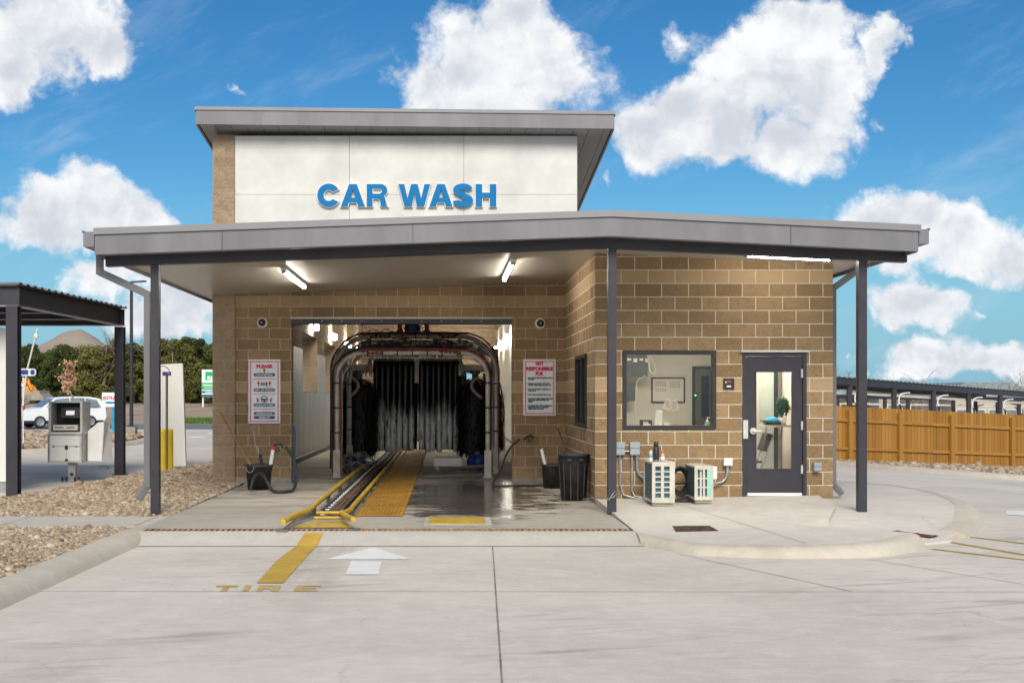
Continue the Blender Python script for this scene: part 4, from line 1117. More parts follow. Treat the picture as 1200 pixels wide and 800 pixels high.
# bottles on the taller unit
def bottle(label, x, y, z, prof, mat, cap, capmat, band=None):
    t = thing('bottle', label, 'bottle', (x, y, z))
    mb = MB(); mb.lathe((x, y, z), prof, 18); mb.build('body', mat, t)
    mb = MB(); mb.lathe((x, y, z), cap, 16); mb.build('cap', capmat, t)
    if band:
        mb = MB(); mb.lathe((x, y, z), band[0], 18); mb.build('sleeve', band[1], t)
yb_ = 17.0; sb = F/yb_
bottle('tall black flask on the taller outdoor unit', (768.8-523)/sb, yb_, uz1, [(0,0),(.04,0),(.042,.01),(.042,.205),(.03,.225),(0,.225)], M['black'], [(0,.226),(.032,.226),(.034,.235),(.034,.275),(.02,.285),(0,.285)], M['black'], ([(.0425,.012),(.043,.012),(.043,.02),(.0425,.02)], M['steel']))
M['orange_cap'] = pm('orange_cap', (.75,.16,.02), .4); M['blue_can'] = pm('pale_blue_label', (.25,.48,.62), .4); M['cream_tint'] = pm('pink_drink', (.55,.33,.28), .25)
bottle('small drink bottle with orange cap on the outdoor unit', (776.3-523)/sb, yb_-.01, uz1, [(0,0),(.028,0),(.029,.01),(.029,.09),(.017,.125),(0,.125)], M['cream_tint'], [(0,.126),(.019,.126),(.019,.155),(0,.157)], M['orange_cap'], ([(.0295,.02),(.030,.02),(.030,.07),(.0295,.07)], M['white']))
bottle('slim white and blue can beside the black flask', (763.2-523)/sb, yb_+.03, uz1, [(0,0),(.021,0),(.022,.01),(.022,.14),(0,.145)], M['white'], [(0,.146),(.016,.146),(.014,.16),(0,.162)], M['white'], ([(.0225,.06),(.023,.06),(.023,.13),(.0225,.13)], M['blue_can']))
t = thing('ground_cable', 'thin grey cable tied round the foot of the middle column', 'cable', (2.27,16.3,.02))
mb = MB(); mb.tube([(2.05,17.9,.08),(2.1,17.2,.16),(2.15,16.6,.20),(2.21,16.33,.22),(2.29,16.32,.25),(2.335,16.34,.30),(2.31,16.325,.33),(2.26,16.32,.27),(2.22,16.33,.2)], .008, 6); mb.build('cable', M['galv'], t)

# bins and buckets
def bucket(label, c, r, h, cat='bucket', name='bucket', handle=True, grp='black buckets by the bay wall'):
    t = thing(name, label, cat, c, grp)
    mb = MB(); mb.lathe(c, [(0,.004),(r*.80,.004),(r*.82,.0),(r*.97,h*.86),(r*.98,h*.865),(r,h*.87),(r*1.05,h*.90),(r*1.06,h),(r*1.02,h),(r*.97,h*.97),(r*.78,.03),(0,.03)], 32); mb.build('body', M['black_rough'], t)
    if handle:
        mb = MB(); c_ = Vector(c); mb.tube([c_+Vector((-.5*r+.55*r*math.sin(0) + r*.28*math.cos(q*.35-math.pi)*1.0, -r*1.08, h*.93-.10*math.sin(q*.35))) for q in range(10)], .007, 6); mb.build('handle', M['galv'], t)
    return t
zb0 = 0.0
c = W(303.5, 572, 20.9); c.z = 0
bucket('black bucket of brushes standing left of the bay opening', (c.x, c.y, 0), .235, .44)
xx, yy = c.x, c.y
def pole(name, label, cat, pts, r, mat, extra=None):
    t = thing(name, label, cat, pts[0])
    mb = MB(); mb.tube(pts, r, 8); mb.build('shaft', mat, t)
    if extra: extra(t)
    return t
pole('broom', 'long orange wooden handle leaning in the left bucket', 'broom handle', [(xx-.10,yy,.05), (xx-.16,yy+.1,.40), W(258,483,22.3)], .014, M['wood_handle'])
def wand_grip(t):
    mb = MB(); mb.tube([(xx+.06,yy-.02,.36),(xx+.02,yy,.62)], .028, 10); mb.build('grip', M['black'], t)
    mb = MB(); q = W(297,501,21.2); mb.tube([q+Vector((.028*math.cos(k*.7),0,.035*math.sin(k*.7))) for k in range(8)], .007, 6); mb.build('hook', M['galv'], t)
pole('spray_wand', 'thin metal wand with black grip and hooked tip in left bucket', 'wand', [(xx+.06,yy-.02,.05),(xx+.03,yy,.55), W(299,520,21.1), W(297,505,21.2)], .008, M['galv'], wand_grip)
p0 = Vector((xx+.15,yy,.1)); p1 = W(320.3,524.5,20.9)
t = thing('pressure_gun', 'white spray lance with red collar and black trigger in left bucket', 'spray gun', p0)
mb = MB(); mb.tube([p0, p1], .032, 12); mb.build('barrel', M['white'], t)
mb = MB(); d = (p1-p0).normalized(); mb.cyl(p1-d*.03, p1+d*.035, .042, 14); mb.build('collar', M['red'], t)
mb = MB(); mb.tube([p1+d*.03, p1+Vector((.07,0,.07)), p1+Vector((.14,0,.055)), W(331,524,20.9)], .022, 8); mb.tube([W(325,523,20.9), W(328,528.5,20.9), W(325.5,529.5,20.9), W(322.5,526,20.9)], .012, 6); mb.build('trigger', M['black'], t)
t = thing('pressure_hose', 'thick black hose looping in front of the left bucket', 'hose', (xx+.3,20.6,0))
mb = MB(); hz = .03
pts = [W(334.5,523.5,20.9), W(340,530,20.85), W(345,541,20.8), W(347.3,552,20.7), W(347,563,20.55)]
pts += [Vector((W(344,0,20.3).x,20.3,.05)), Vector((W(337,0,20.05).x,20.05,.035)), Vector((W(325,0,20.0).x,20.0,.03)), Vector((W(318,0,20.1).x,20.1,.06)), W(313,564,20.15), W(308.5,556.5,20.3), W(304,555,20.4), W(299.5,557.5,20.4), W(296,564,20.3), W(293.6,573.5,20.2)]
def smooth_pts(pts, n=5):
    pts = [Vector(p) for p in pts]; out = []
    for i in range(len(pts)-1):
        a = pts[max(i-1,0)]; b = pts[i]; c2 = pts[i+1]; d2 = pts[min(i+2,len(pts)-1)]
        for k in range(n):
            u = k/n; out.append(.5*((2*b)+(c2-a)*u+(2*a-5*b+4*c2-d2)*u*u+(3*b-a-3*c2+d2)*u**3))
    return out+[pts[-1]]
mb.tube(smooth_pts(pts), .027, 10); mb.build('hose', M['rubber'], t)
t = thing('wall_hose', 'dark blue hose hanging down the left jamb of the bay opening', 'hose', (oL+.06,22.7,.1))
mb = MB(); mb.tube(smooth_pts([W(343.5,500,22.6), W(345,506,22.55), W(345,530,22.5), W(344.5,556,22.5), W(343,565,22.3)]), .022, 8); mb.build('hose', M['navy'], t)
# right side
c2_ = (W(647,0,21.2).x, 21.2, 0)
bucket('black bucket beside the tall trash can holding two handles', c2_, .19, .43, handle=False)
pole('scrub_brush', 'wooden handle leaning against the wall under the right signboard', 'brush handle', [(c2_[0]-.02,21.2,.05), W(628.8,499,22.4)], .014, M['wood_handle'])
pole('squeegee', 'short white handle leaning out of the right bucket', 'brush handle', [(c2_[0]-.05,21.1,.06), W(634.5,526,21.2)], .03, M['white'])
pole('bent_stick', 'thin dark stick leaning behind the tall trash can', 'stick', smooth_pts([(W(665,0,20.6).x,20.6,.05), W(663,530,20.9), W(659,515,21.3), W(652,500,22.2)]), .012, M['wood_dark'])
c3 = (W(672.2,0,18.72).x, 18.72, 0.0)
t = thing('trash_can', 'tall ribbed black trash can at the office corner', 'trash can', c3)
h, r = .725, .24
mb = MB(); mb.lathe(c3, [(0,.004),(r*.80,.004),(r*.83,0),(r*.97,h*.80),(r*1.0,h*.81),(r*1.0,h*.95),(r*1.04,h*.955),(r*1.05,h),(r*.98,h),(r*.95,h*.95),(r*.78,.03),(0,.03)], 36); mb.build('body', M['black_rough'], t)
mb = MB()
for k in range(12):
    q = k*math.pi/6+.2; mb.bar((c3[0]+r*.825*math.cos(q), c3[1]+r*.825*math.sin(q), .02), (c3[0]+r*.965*math.cos(q), c3[1]+r*.965*math.sin(q), h*.79), .018, .012)
mb.build('rib', M['black_rough'], t)
for s in (-1, 1):
    mb = MB(); mb.obox((c3[0]+s*.09, c3[1]-r*1.02, h*.88), (.07,.03,.05), (0,0,s*.38)); mb.build('handle', M['black_rough'], t, .008)
pole('lath', 'thin wooden lath standing between trash can and office wall', 'lath', [(2.18,18.75,.0), (2.20,18.85,.58)], .012, M['wood_handle'])
t = thing('spray_nozzle', 'small black trigger nozzle hung on the right jamb wall', 'nozzle', W(620,513,22.7))
mb = MB(); q = W(620.5,513.5,22.66); mb.tube(smooth_pts([q+Vector((-.11,0,-.03)), q+Vector((-.05,0,.03)), q+Vector((.03,0,.05)), q+Vector((.08,0,.0))]), .022, 8); mb.tube([q+Vector((-.03,0,0)), q+Vector((-.02,0,-.05)), q+Vector((.04,0,-.04))], .012, 6); mb.build('body', M['black'], t)
t = thing('floor_hose', 'thin black hose arching from the right jamb to the floor', 'hose', W(585,566,21.5))
mb = MB(); mb.tube(smooth_pts([W(609,514.5,22.6), W(601,521,22.5), W(593,533,22.2), W(587,550,21.9), Vector((W(578,0,21.6).x,21.6,.025)), Vector((W(600,0,21.5).x,21.5,.02)), Vector((W(637,0,21.6).x,21.6,.02))]), .017, 8); mb.build('hose', M['rubber'], t)

# ================================================================== CONVEYOR AND WASH EQUIPMENT
cv = thing('wash_conveyor', 'dark conveyor track with yellow guide rails leading into the wash', 'conveyor', (-1.55,24,0))
mb = MB(); mb.box(-1.76,-1.30,15.9,50,.004,.012); mb.build('track_bed', M['cavity'], cv)
mb = MB()
for x, w in ((-1.72,.03),(-1.60,.05),(-1.46,.05),(-1.36,.03)): mb.box(x-w/2, x+w/2, 15.95, 50, .013, .055)
mb.build('track_rail', M['track_steel'], cv, split=True)
mb = MB(); y = 16.0
while y < 34:
    mb.cyl((-1.69,y,.036),(-1.63,y,.036),.016,8); y += .36
mb.build('roller', M['galv'], cv, split=True)
mb = MB(); y = 16.1
while y < 34:
    mb.box(-1.565,-1.50,y,y+.10,.02,.06); y += .2
mb.build('chain', M['rust'], cv)
def rail(pts, r):
    mb = MB(); mb.tube(smooth_pts(pts, 6), r, 12); return mb.build('guide_rail', M['yellow'], cv)
g0 = W(331.5,611,14.35)
rail([g0, W(337,608,14.6), W(348,602.5,15.1), W(362,597.5,15.62), (-1.80,16.05,.13), (-1.80,18,.135), (-1.80,26.5,.135)], .036)
rail([W(414,608.5,14.45), W(407,604.5,14.85), W(400.5,600.5,15.3), (-1.285,15.75,.12), (-1.275,18,.12), (-1.275,34,.12)], .033)
mb = MB()
for y in (16.2,18.2,20.2,22.2,24.2,26.2): mb.box(-1.83,-1.77,y,y+.08,.0,.10); mb.box(-1.30,-1.25,y,y+.08,.0,.09)
mb.box(-2.03,-1.90,14.30,14.5,.0,.02); mb.box(-1.17,-1.05,14.4,14.55,0,.02); mb.build('rail_foot', M['pipe_dark'], cv, split=True)
mb = MB(); mb.prism([(14.4,.03),(15.8,.03),(15.8,.12),(15.1,.10)], lambda a,b,d: Vector((-1.80-(15.8-a)*.12+d, a, b)), 0, .02); mb.build('side_plate', M['galv'], cv)
mb = MB(); mb.tube([(-1.70,15.62,.10),(-1.30,15.62,.10)], .022, 8); mb.tube([(-1.70,15.4,.055),(-1.30,15.4,.055)], .022, 8); mb.build('cross_tube', M['yellow'], cv, split=True)
mb = MB(); mb.add([(-1.90,14.68,.008),(-1.16,14.68,.008),(-1.30,15.35,.012),(-1.72,15.35,.012)], [(0,1,2,3)]); mb.build('entry_plate', M['yellow'], cv)
# yellow walkway grating
gt = thing('floor_grating', 'yellow fibreglass floor grating running beside the conveyor', 'grating', (-.93,24,0))
M['grating'] = pm('yellow_grating', (.44,.225,.018), .4, .0, var=.35, vscale=2.2, c2=(.17,.085,.012), spec=.5)
mb = MB(); mb.box(-1.22,-.585,16.12,36,.003,.006); mb.build('grating_bed', M['cavity'], gt)
mb = MB(); y = 16.14
while y < 36: mb.box(-1.22,-.585,y,y+.022,.0065,.03); y += .05
x = -1.2
while x < -.6: mb.box(x, x+.012, 16.13, 36, .028, .034); x += .05
mb.build('grating_bars', M['grating'], gt)
fp = thing('floor_plate', 'yellow plate in a grey frame on the floor right of grating', 'plate', (.1,15.4,0))
a, b = on(lambda x,y: 0, 496,614.5), on(lambda x,y: 0, 577,606.5)
x0, x1 = W(497,0,15.2).x, W(576,0,15.2).x; y0, y1 = depth(615), depth(606.4)
mb = MB(); mb.box(x0, x1, y0, y1, .002, .008); mb.build('frame', M['steel'], fp)
mb = MB(); mb.box(W(502.5,0,15.2).x, W(569,0,15.2).x, y0+.05, y1-.05, .009, .016); mb.build('plate', M['yellow'], fp)

def arch_pts(xl, xr, y, z0, zt, r, n=8):
    p = [(xl,y,z0), (xl,y,(z0+zt)/2), (xl,y,zt-r)]
    p += [(xl+r-r*math.cos(math.pi/2*k/n), y, zt-r+r*math.sin(math.pi/2*k/n)) for k in range(1,n+1)]
    p += [((xl+xr)/2, y, zt)]
    p += [(xr-r+r*math.sin(math.pi/2*k/n), y, zt-r+r*math.cos(math.pi/2*k/n)) for k in range(0,n+1)]
    return p + [(xr,y,(z0+zt)/2), (xr,y,z0)]
def wash_arch(label, xl, xr, y, zt, r, rt, hoses, grp='spray arches in the tunnel'):
    t = thing('wash_arch', label, 'wash arch', ((xl+xr)/2, y, 0), grp)
    mb = MB(); mb.tube(arch_pts(xl, xr, y, .02, zt, r), rt, 14); mb.build('arch_pipe', M['pipe'], t)
    mb = MB()
    for x in (xl, xr):
        mb = MB(); mb.box(x-.10, x+.10, y-.10, y+.10, .002, .03); mb.box(x-.07, x+.07, y-.06, y+.06, .03, .55)
        mb.build('foot', M['pipe'], t, .004)
    mb = MB()
    for k in range(7):
        x = xl+r+.1+(xr-xl-2*r-.2)*k/6; mb.cyl((x-.012,y,zt),(x+.012,y,zt), rt+.008, 14)
    for z in (.9,1.4,1.9):
        for x in (xl, xr): mb.cyl((x,y,z-.015),(x,y,z+.015), rt+.01, 14)
    mb.build('clamp', M['black'], t, split=True)
    mb = MB()
    for k in range(9):
        x = xl+r+(xr-xl-2*r)*k/8; mb.cyl((x,y+.0,zt-rt-.005),(x,y-.01,zt-rt-.07), .014, 8)
    mb.build('nozzle', M['galv'], t, split=True)
    for (dx, dy, dz, rr_, mt) in hoses:
        mb = MB(); pts = arch_pts(xl+dx, xr-dx*.2+abs(dx)*.6, y+dy, .1, zt+dz, r)
        mb.tube([Vector(p)+Vector((random.uniform(-.012,.012),0,random.uniform(-.012,.012))) for p in pts], rr_, 8); mb.build('hose', M[mt], t)
    mb = MB()
    for x0_ in (xl+r+.02, xr-r-.42):
        for k in range(5): mb.sphere((x0_+k*.09, y-rt-.005, zt+random.uniform(-.02,.03)), .034, 8, 6, (1.2,.8,.8))
    mb.build('fitting', M['red_hose'], t, split=True)
    return t
wash_arch('lower front spray arch with red hose running down its right leg', -2.20, .835, 24.0, 2.50, .52, .05, [(.07,-.01,.075,.018,'red_hose'),(-.08,.03,.05,.02,'rubber'),(.10,.06,-.10,.014,'galv')])
wash_arch('taller spray arch standing just behind the front arch', -2.37, 1.06, 25.3, 2.90, .78, .05, [(.08,-.02,-.10,.022,'galv'),(-.075,.0,.07,.016,'rubber'),(-.05,-.06,.085,.012,'red_hose')])
wash_arch('third spray arch of dull pipe behind the taller arch', -2.15, .98, 26.6, 2.80, .8, .045, [(-.06,0,.06,.016,'galv')])
# overhead frame carrying the curtains and brushes
fr = thing('wash_gantry', 'stained steel frame carrying the wash curtains and side brushes', 'frame', (-.7,28,0))
mb = MB()
for y in (27.0, 28.6):
    for x in (-2.42, 1.12): mb.box(x-.06, x+.06, y-.06, y+.06, .0, 2.72)
    mb.box(-2.36, 1.06, y-.05, y+.05, 2.60, 2.72)
    mb.box(-2.36,-1.72,y-.06,y+.06,2.22,2.34); mb.box(.32,1.06,y-.06,y+.06,2.22,2.34)
for x in (-2.42,-1.75,.32,1.12): mb.box(x-.045,x+.045,27.06,28.54,2.62,2.70)
mb.box(-1.74,-1.68,26.95,27.05,2.1,2.6); mb.box(.28,.34,26.95,27.05,2.1,2.6)
mb.build('steel_frame', M['pipe'], fr, .005)
mb = MB()
for k in range(16):
    x = -2.0+k*.18; mb.box(x, x+random.uniform(.05,.15), 26.9+random.uniform(-.2,.2), 27.1, 2.42+random.uniform(0,.3), 2.5+random.uniform(.1,.36))
mb.build('manifold', M['pipe_dark'], fr, .004)
mb = MB()
for k in range(22):
    x = -1.75+k*.105; q = random.uniform(2.58,2.76); mb.box(x, x+random.uniform(.04,.11), 24.45+random.uniform(-.1,.3), 24.9, q, q+random.uniform(.03,.10))
mb.box(-1.8,.45,24.75,24.82,2.62,2.68); mb.build('valve_row', M['track_steel'], fr, .004)
mb = MB()
for k in range(14):
    a = Vector((random.uniform(-1.8,-.3), 24.4, random.uniform(2.58,2.78))); b = a+Vector((random.uniform(.3,.9),random.uniform(-.1,.15),random.uniform(-.08,.10)))
    mb.tube(smooth_pts([a, a.lerp(b,.3)+Vector((0,0,random.uniform(-.08,.10))), a.lerp(b,.7)+Vector((0,0,random.uniform(-.08,.10))), b]), random.choice((.008,.012,.016)), 6)
mb.build('air_line', M['rubber'], fr, split=True)
mb = MB()
for k in range(12):
    a = Vector((random.uniform(-2.0,-.8), 26.7, random.uniform(2.45,2.75))); b = a+Vector((random.uniform(.4,1.4),random.uniform(-.15,.15),random.uniform(-.1,.15)))
    mb.tube(smooth_pts([a, a.lerp(b,.3)+Vector((0,0,random.uniform(-.12,.12))), a.lerp(b,.7)+Vector((0,0,random.uniform(-.12,.12))), b]), random.choice((.009,.014,.02)), 6)
mb.build('air_line', M['galv'], fr, split=True)
mb = MB(); mb.tube(smooth_pts([(-.28,26.5,2.62),(-.15,26.4,2.76),(.1,26.4,2.78),(.3,26.5,2.66),(.42,26.6,2.58)]), .022, 8); mb.build('air_line', M['red_hose'], fr)
for s, xc in ((1,-2.02),(-1,.62)):
    mb = MB(); mb.tube(smooth_pts([(xc-.1*s,26.75,2.05),(xc+.02*s,26.6,1.98),(xc+.06*s,26.55,1.85),(xc-.02*s,26.6,1.72),(xc-.16*s,26.65,1.60)]), .035, 8); mb.build('brush_arm', M['pipe'], fr)
    mb = MB(); mb.tube(smooth_pts([(xc+.3*s,26.9,2.6),(xc+.26*s,26.8,2.35),(xc+.12*s,26.75,2.15)]), .02, 8); mb.tube(smooth_pts([(xc+.38*s,26.9,2.6),(xc+.30*s,26.8,2.3),(xc+.2*s,26.75,2.1)]), .016, 8); mb.build('air_line', M['galv'], fr)

# cloth curtains: hanging strips, wet suds on the lower half
m = bpy.data.materials.new('wet_foam_cloth'); t_ = NT(m); M['cloth'] = m
P = t_.pos(); sx, sy, sz = t_.sep(P)
n = t_.noise(t_.comb(t_.math('MULTIPLY', sx, 8.0), sy, t_.math('MULTIPLY', sz, .9)), 1.0, 5, .6)
n2 = t_.noise(t_.comb(t_.math('MULTIPLY', sx, 30.0), sy, t_.math('MULTIPLY', sz, 3.5)), 1.0, 5, .65, .6)
suds = t_.math('MULTIPLY', t_.sstep(t_.math('MULTIPLY_ADD', n, 1.3, t_.math('MULTIPLY', sz, -1.0)), -.85, -.35), t_.sstep(n2, .30, .52))
t_.link(t_.mix(suds, (.012,.011,.014,1), (.88,.90,.91,1)), t_.bsdf.inputs['Base Color']); t_.bsdf.inputs['Roughness'].default_value = .32
M['bristle'] = pm('black_foam_bristle', (.013,.012,.015), .5, var=.5, vscale=7, spec=.3)
def curtain(label, xa, xb, y0):
    t = thing('cloth_curtain', label, 'wash curtain', ((xa+xb)/2, y0, .4), 'hanging cloth curtains in the tunnel')
    mb = MB(); mb.box(xa, xb, y0-.03, y0+.75, 2.46, 2.56); mb.build('carrier', M['pipe_dark'], t)
    n = 7; w = (xb-xa)/n
    for row in range(3):
        for k in range(n):
            mb = MB(); mb.smooth = True
            x = xa+w*k+(.05 if row % 2 else 0); zb = .36+random.uniform(-.03,.06)+row*.01; yy = y0+row*.3
            N_ = 14; vs = []
            ph = random.uniform(0,6); am = random.uniform(.01,.03)
            for i in range(N_+1):
                u = i/N_; z = 2.46+(zb-2.46)*u
                for (ex, ey) in ((0,0),(.35,-.03),(.65,-.03),(1,0)):
                    vs.append((x+w*((1.0-.16*u) if row == 0 else 1.06)*ex+.012*math.sin(3*u+ph)*u, yy+ey*(1+.4*math.sin(4*u+ph))+am*math.sin(5*u+ph)*u, z))
            mb.add(vs, [(i*4+j, i*4+j+1, (i+1)*4+j+1, (i+1)*4+j) for i in range(N_) for j in range(3)])
            o = mb.build('cloth_strip', M['cloth' if row == 0 else 'bristle'], t)
            so = o.modifiers.new('thick', 'SOLIDIFY'); so.thickness = .012
    return t
curtain('left black cloth curtain streaked with suds at its lower half', -1.70, -.745, 27.9)
curtain('right black cloth curtain streaked with suds at its lower half', -.63, .29, 27.9)
mb = MB(); mb.box(-.735,-.64,27.85,27.95,1.95,2.52); mb.build('curtain_hanger', M['pipe'], fr)
def brush(label, c, r, z0, z1, seed):
    rnd = random.Random(seed)
    t = thing('side_brush', label, 'wash brush', c, 'rotating side brushes in the tunnel')
    mb = MB(); mb.cyl((c[0],c[1],z0), (c[0],c[1],z1+.12), .075, 14); mb.build('core', M['pipe_dark'], t)
    mb = MB(); mb.smooth = False
    for k in range(1500):
        q = rnd.uniform(0, 6.283); z = rnd.uniform(z0+.15, z1); L = r*rnd.uniform(.8,1.08); dr = rnd.uniform(.25,.55)*min(1,(z-z0)+.2)
        w = .018; d = Vector((math.cos(q), math.sin(q), 0)); s = Vector((-d.y, d.x, 0))*w
        p = [Vector((c[0],c[1],z))+d*.06, Vector((c[0],c[1],z-.04*dr))+d*L*.55, Vector((c[0],c[1],z-.38*dr))+d*L*.95, Vector((c[0],c[1],max(z0-.02,z-.95*dr)))+d*L]
        vs = []
        for i, pp in enumerate(p): vs += [pp-s*(1-.12*i), pp+s*(1-.12*i)]
        mb.add(vs, [(0,1,3,2),(2,3,5,4),(4,5,7,6)])
    mb.build('bristles', M['bristle'], t)
    mb = MB(); mb.cyl((c[0],c[1],z1+.10), (c[0],c[1],z1+.30), .13, 16); mb.build('motor_mount', M['pipe_dark'], t)
brush('black side brush between the left arch legs and the curtain', (-2.0,27.3,.0), .46, .22, 2.05, 3)
brush('black side brush between the curtain and the right arch legs', (.66,27.3,.0), .44, .22, 2.05, 4)
brush('black brush showing behind the right arch legs by the wall', (1.02,29.6,.0), .42, .22, 1.9, 5)
brush('black brush deeper in the tunnel behind the left brush', (-2.25,30.2,.0), .46, .22, 2.0, 6)
# dark machinery deeper in the tunnel
curtain('farthest black cloth curtain seen through the curtain gap', -1.9, .5, 33.5)
# motors
def motor(label, c, ax):
    t = thing('pump_motor', label, 'motor', c, 'blue electric motors')
    a = Vector(ax).normalized(); c = Vector(c)
    mb = MB(); mb.cyl(c-a*.17, c+a*.17, .165, 22); mb.tube([c+a*.17, c+a*.20, c+a*.24], [.16,.15,.08], 22); mb.build('housing', M['blue_motor'], t, .01)
    mb = MB()
    for k in range(7): q = c-a*.15+a*.05*k; mb.cyl(q-a*.008, q+a*.008, .175, 22)
    mb.build('fins', M['blue_motor'], t)
    mb = MB(); mb.cyl(c-a*.17, c-a*.30, .06, 12); mb.build('shaft', M['galv'], t)
    mb = MB(); mb.obox(c-Vector((0,0,.155)), (.22,.20,.06)); mb.obox(c+Vector((0,0,.19)), (.10,.10,.06)); mb.build('mount', M['pipe_dark'], t)
motor('blue motor low beside the left guide rail', (-1.98,26.0,.20), (.35,.94,.0)); motor('blue motor low inside the right arch leg', (.68,26.2,.20), (.5,-.86,0))
motor('blue motor hung overhead with red valves at its sides', (-.73,25.9,3.10), (0,-1,0))
mb = MB()
for x, q in ((-1.0,'left'),(-.42,'right')):
    mb = MB(); mb.cyl((x,25.7,3.0),(x,25.7,3.26),.05,10); mb.cyl((x,25.7,3.02),(x,25.7,3.05),.075,10); tag(mb.build('red_valve', M['red']), 'red valve on the overhead pipe, %s of the hanging blue motor' % q, 'valve', 'red valves overhead')
mb = MB(); mb.tube([(-1.4,25.9,2.96),(.1,25.9,2.96)], .04, 8); mb.tube([(-1.0,25.9,2.97),(-1.0,25.9,3.3)], .02, 8); mb.tube(smooth_pts([(-1.75,25.8,2.93),(-1.6,25.8,3.08),(-1.45,25.8,3.02),(-1.3,25.8,3.08),(-1.1,25.9,3.0)]), .012, 6)
tag(mb.build('overhead_pipe', M['galv']), 'thin pipe carrying the overhead blue motor', 'pipe')
# foam dispenser and floor clutter
t = thing('foam_box', 'white sudsy box on the floor under the right curtain', 'box', (.02,25.6,0))
mb = MB(); mb.box(-.28,.36,26.0,26.5,.10,.30); mb.build('body', M['white'], t, .03)
mb = MB()
for x in (-.2,.28): mb.box(x-.03,x+.03,26.05,26.45,0,.10)
mb.build('leg', M['galv'], t, split=True)
t = thing('floor_pipe', 'grey pipe lying across the wet tunnel floor on the right', 'pipe', (.2,24.6,.0))
mb = MB(); mb.tube(smooth_pts([(-.5,24.9,.05),(-.1,25.2,.06),(.4,25.5,.12),(.8,25.6,.14)]), .035, 8); mb.tube([(-.45,23.7,.04),(.9,24.3,.05)], .02, 8); mb.build('pipe', M['galv'], t)
t = thing('hydraulic_manifold', 'jumble of hoses and valves on the floor inside the left arch leg', 'machinery', (-2.1,25.6,0))
mb = MB()
for k in range(16):
    x, y, z = random.uniform(-2.3,-1.9), random.uniform(25.0,26.2), random.uniform(.02,.35); mb.box(x, x+random.uniform(.04,.16), y, y+.1, z, z+random.uniform(.04,.12))
mb.build('valve_block', M['pipe_dark'], t, .005)
mb = MB()
for k in range(14):
    a = Vector((random.uniform(-2.35,-1.9), random.uniform(24.6,26.2), random.uniform(.04,.4))); mb.tube(smooth_pts([a, a+Vector((.1,.05,random.uniform(-.1,.15))), a+Vector((.22,0,random.uniform(-.1,.1))), a+Vector((.34,-.1,-.05))]), random.choice((.012,.018)), 6)
mb.build('hose', M['galv'], t)
mb = MB()
for z0_, x in ((0.02,1.36),): mb.tube(smooth_pts([(x-.3,24.2,2.0),(x-.22,24.1,1.6),(x-.2,24.1,1.2),(x-.26,24.2,.9)]), .015, 6)
tag(mb.build('cable', M['rubber']), 'black cable hanging beside the right arch legs', 'cable')
# ================================================================== INSIDE THE OFFICE
def wall_thing(name, label, cat, px0, py0, px1, py1, Y, mat, th=.02, frame=None, fmat=None):
    a, b = W(px0, py0, Y), W(px1, py1, Y)
    t = thing(name, label, cat, ((a.x+b.x)/2, Y, b.z))
    f = frame or 0
    mb = MB(); mb.box(a.x+f, b.x-f, Y-th, Y-.001, b.z+f, a.z-f); mb.build('panel', mat, t)
    if f:
        mb = MB(); mb.box(a.x, b.x, Y-th-.01, Y-.001, a.z-f, a.z); mb.box(a.x, b.x, Y-th-.01, Y-.001, b.z, b.z+f); mb.box(a.x, a.x+f, Y-th-.01, Y-.001, b.z+f, a.z-f); mb.box(b.x-f, b.x, Y-th-.01, Y-.001, b.z+f, a.z-f); mb.build('frame', fmat, t)
    return t, a, b
YI = 22.5
M['board_white'] = pm('whiteboard_face', (.66,.63,.54), .4, var=.04); M['paper'] = pm('paper', (.85,.80,.70), .8, var=.05); M['scribble'] = pm('marker_scribble', (.20,.18,.16), .7)
t, a, b = wall_thing('whiteboard', 'black framed whiteboard with faint notes inside the office', 'whiteboard', 763, 442, 802.5, 472, YI, M['board_white'], frame=.028, fmat=M['black'])
mb = MB()
for (u, v) in ((.12,.2),(.12,.27),(.12,.34),(.12,.48),(.12,.55),(.55,.18),(.55,.25),(.55,.32),(.55,.39)):
    x = a.x+(b.x-a.x)*u; z = a.z+(b.z-a.z)*v
    for k in range(5): mb.box(x+k*.042, x+k*.042+.028, YI-.023, YI-.0205, z, z+.014)
mb.build('notes', M['scribble'], t)
for i, (px, py, an, lab) in enumerate(((783,474,.45,'tilted sheet of paper stuck over the whiteboard lower edge'),(790,475,-.3,'second tilted sheet of paper overlapping the first one'))):
    c = W(px, py, YI-.03-.004*i); t = thing('paper_sheet', lab, 'paper', c)
    mb = MB(); mb.obox(c, (.16,.002,.21), (0,an,0)); mb.build('sheet', M['paper'], t)
    mb = MB(); [mb.obox(c+Vector((0,-.003,.07-.03*k)), (.10,.002,.007), (0,an,0)) for k in range(5)]; mb.build('writing', M['scribble'], t)
M['brown_door'] = pm('dark_interior_door', (.11,.095,.075), .45, var=.2, vscale=2, stretch=(3,1,.4))
t, a, b = wall_thing('interior_door', 'dark interior door in a black frame at the back of the office', 'door', 811, 429, 838, 545, YI, M['brown_door'], frame=.055, fmat=M['black'])
mb = MB(); mb.box(a.x+.17, b.x-.12, YI-.028, YI-.021, b.z+.9, a.z-.18); mb.build('vision_panel', M['glass_dark'], t)
c = W(815, 463, YI-.07); t = thing('status_lamp', 'tiny green status lamp beside the interior door', 'lamp', c); mb = MB(); mb.box(c.x-.03,c.x+.03,c.y,c.y+.04,c.z-.05,c.z+.05); mb.build('housing', M['black'], t); mb = MB(); mb.sphere(c+Vector((0,-.004,0)), .017, 10, 6); mb.build('lens', M['screen_green'], t)
M['cabinet_green'] = pm('dark_green_cabinet', (.06,.068,.062), .5, .0, var=.2)
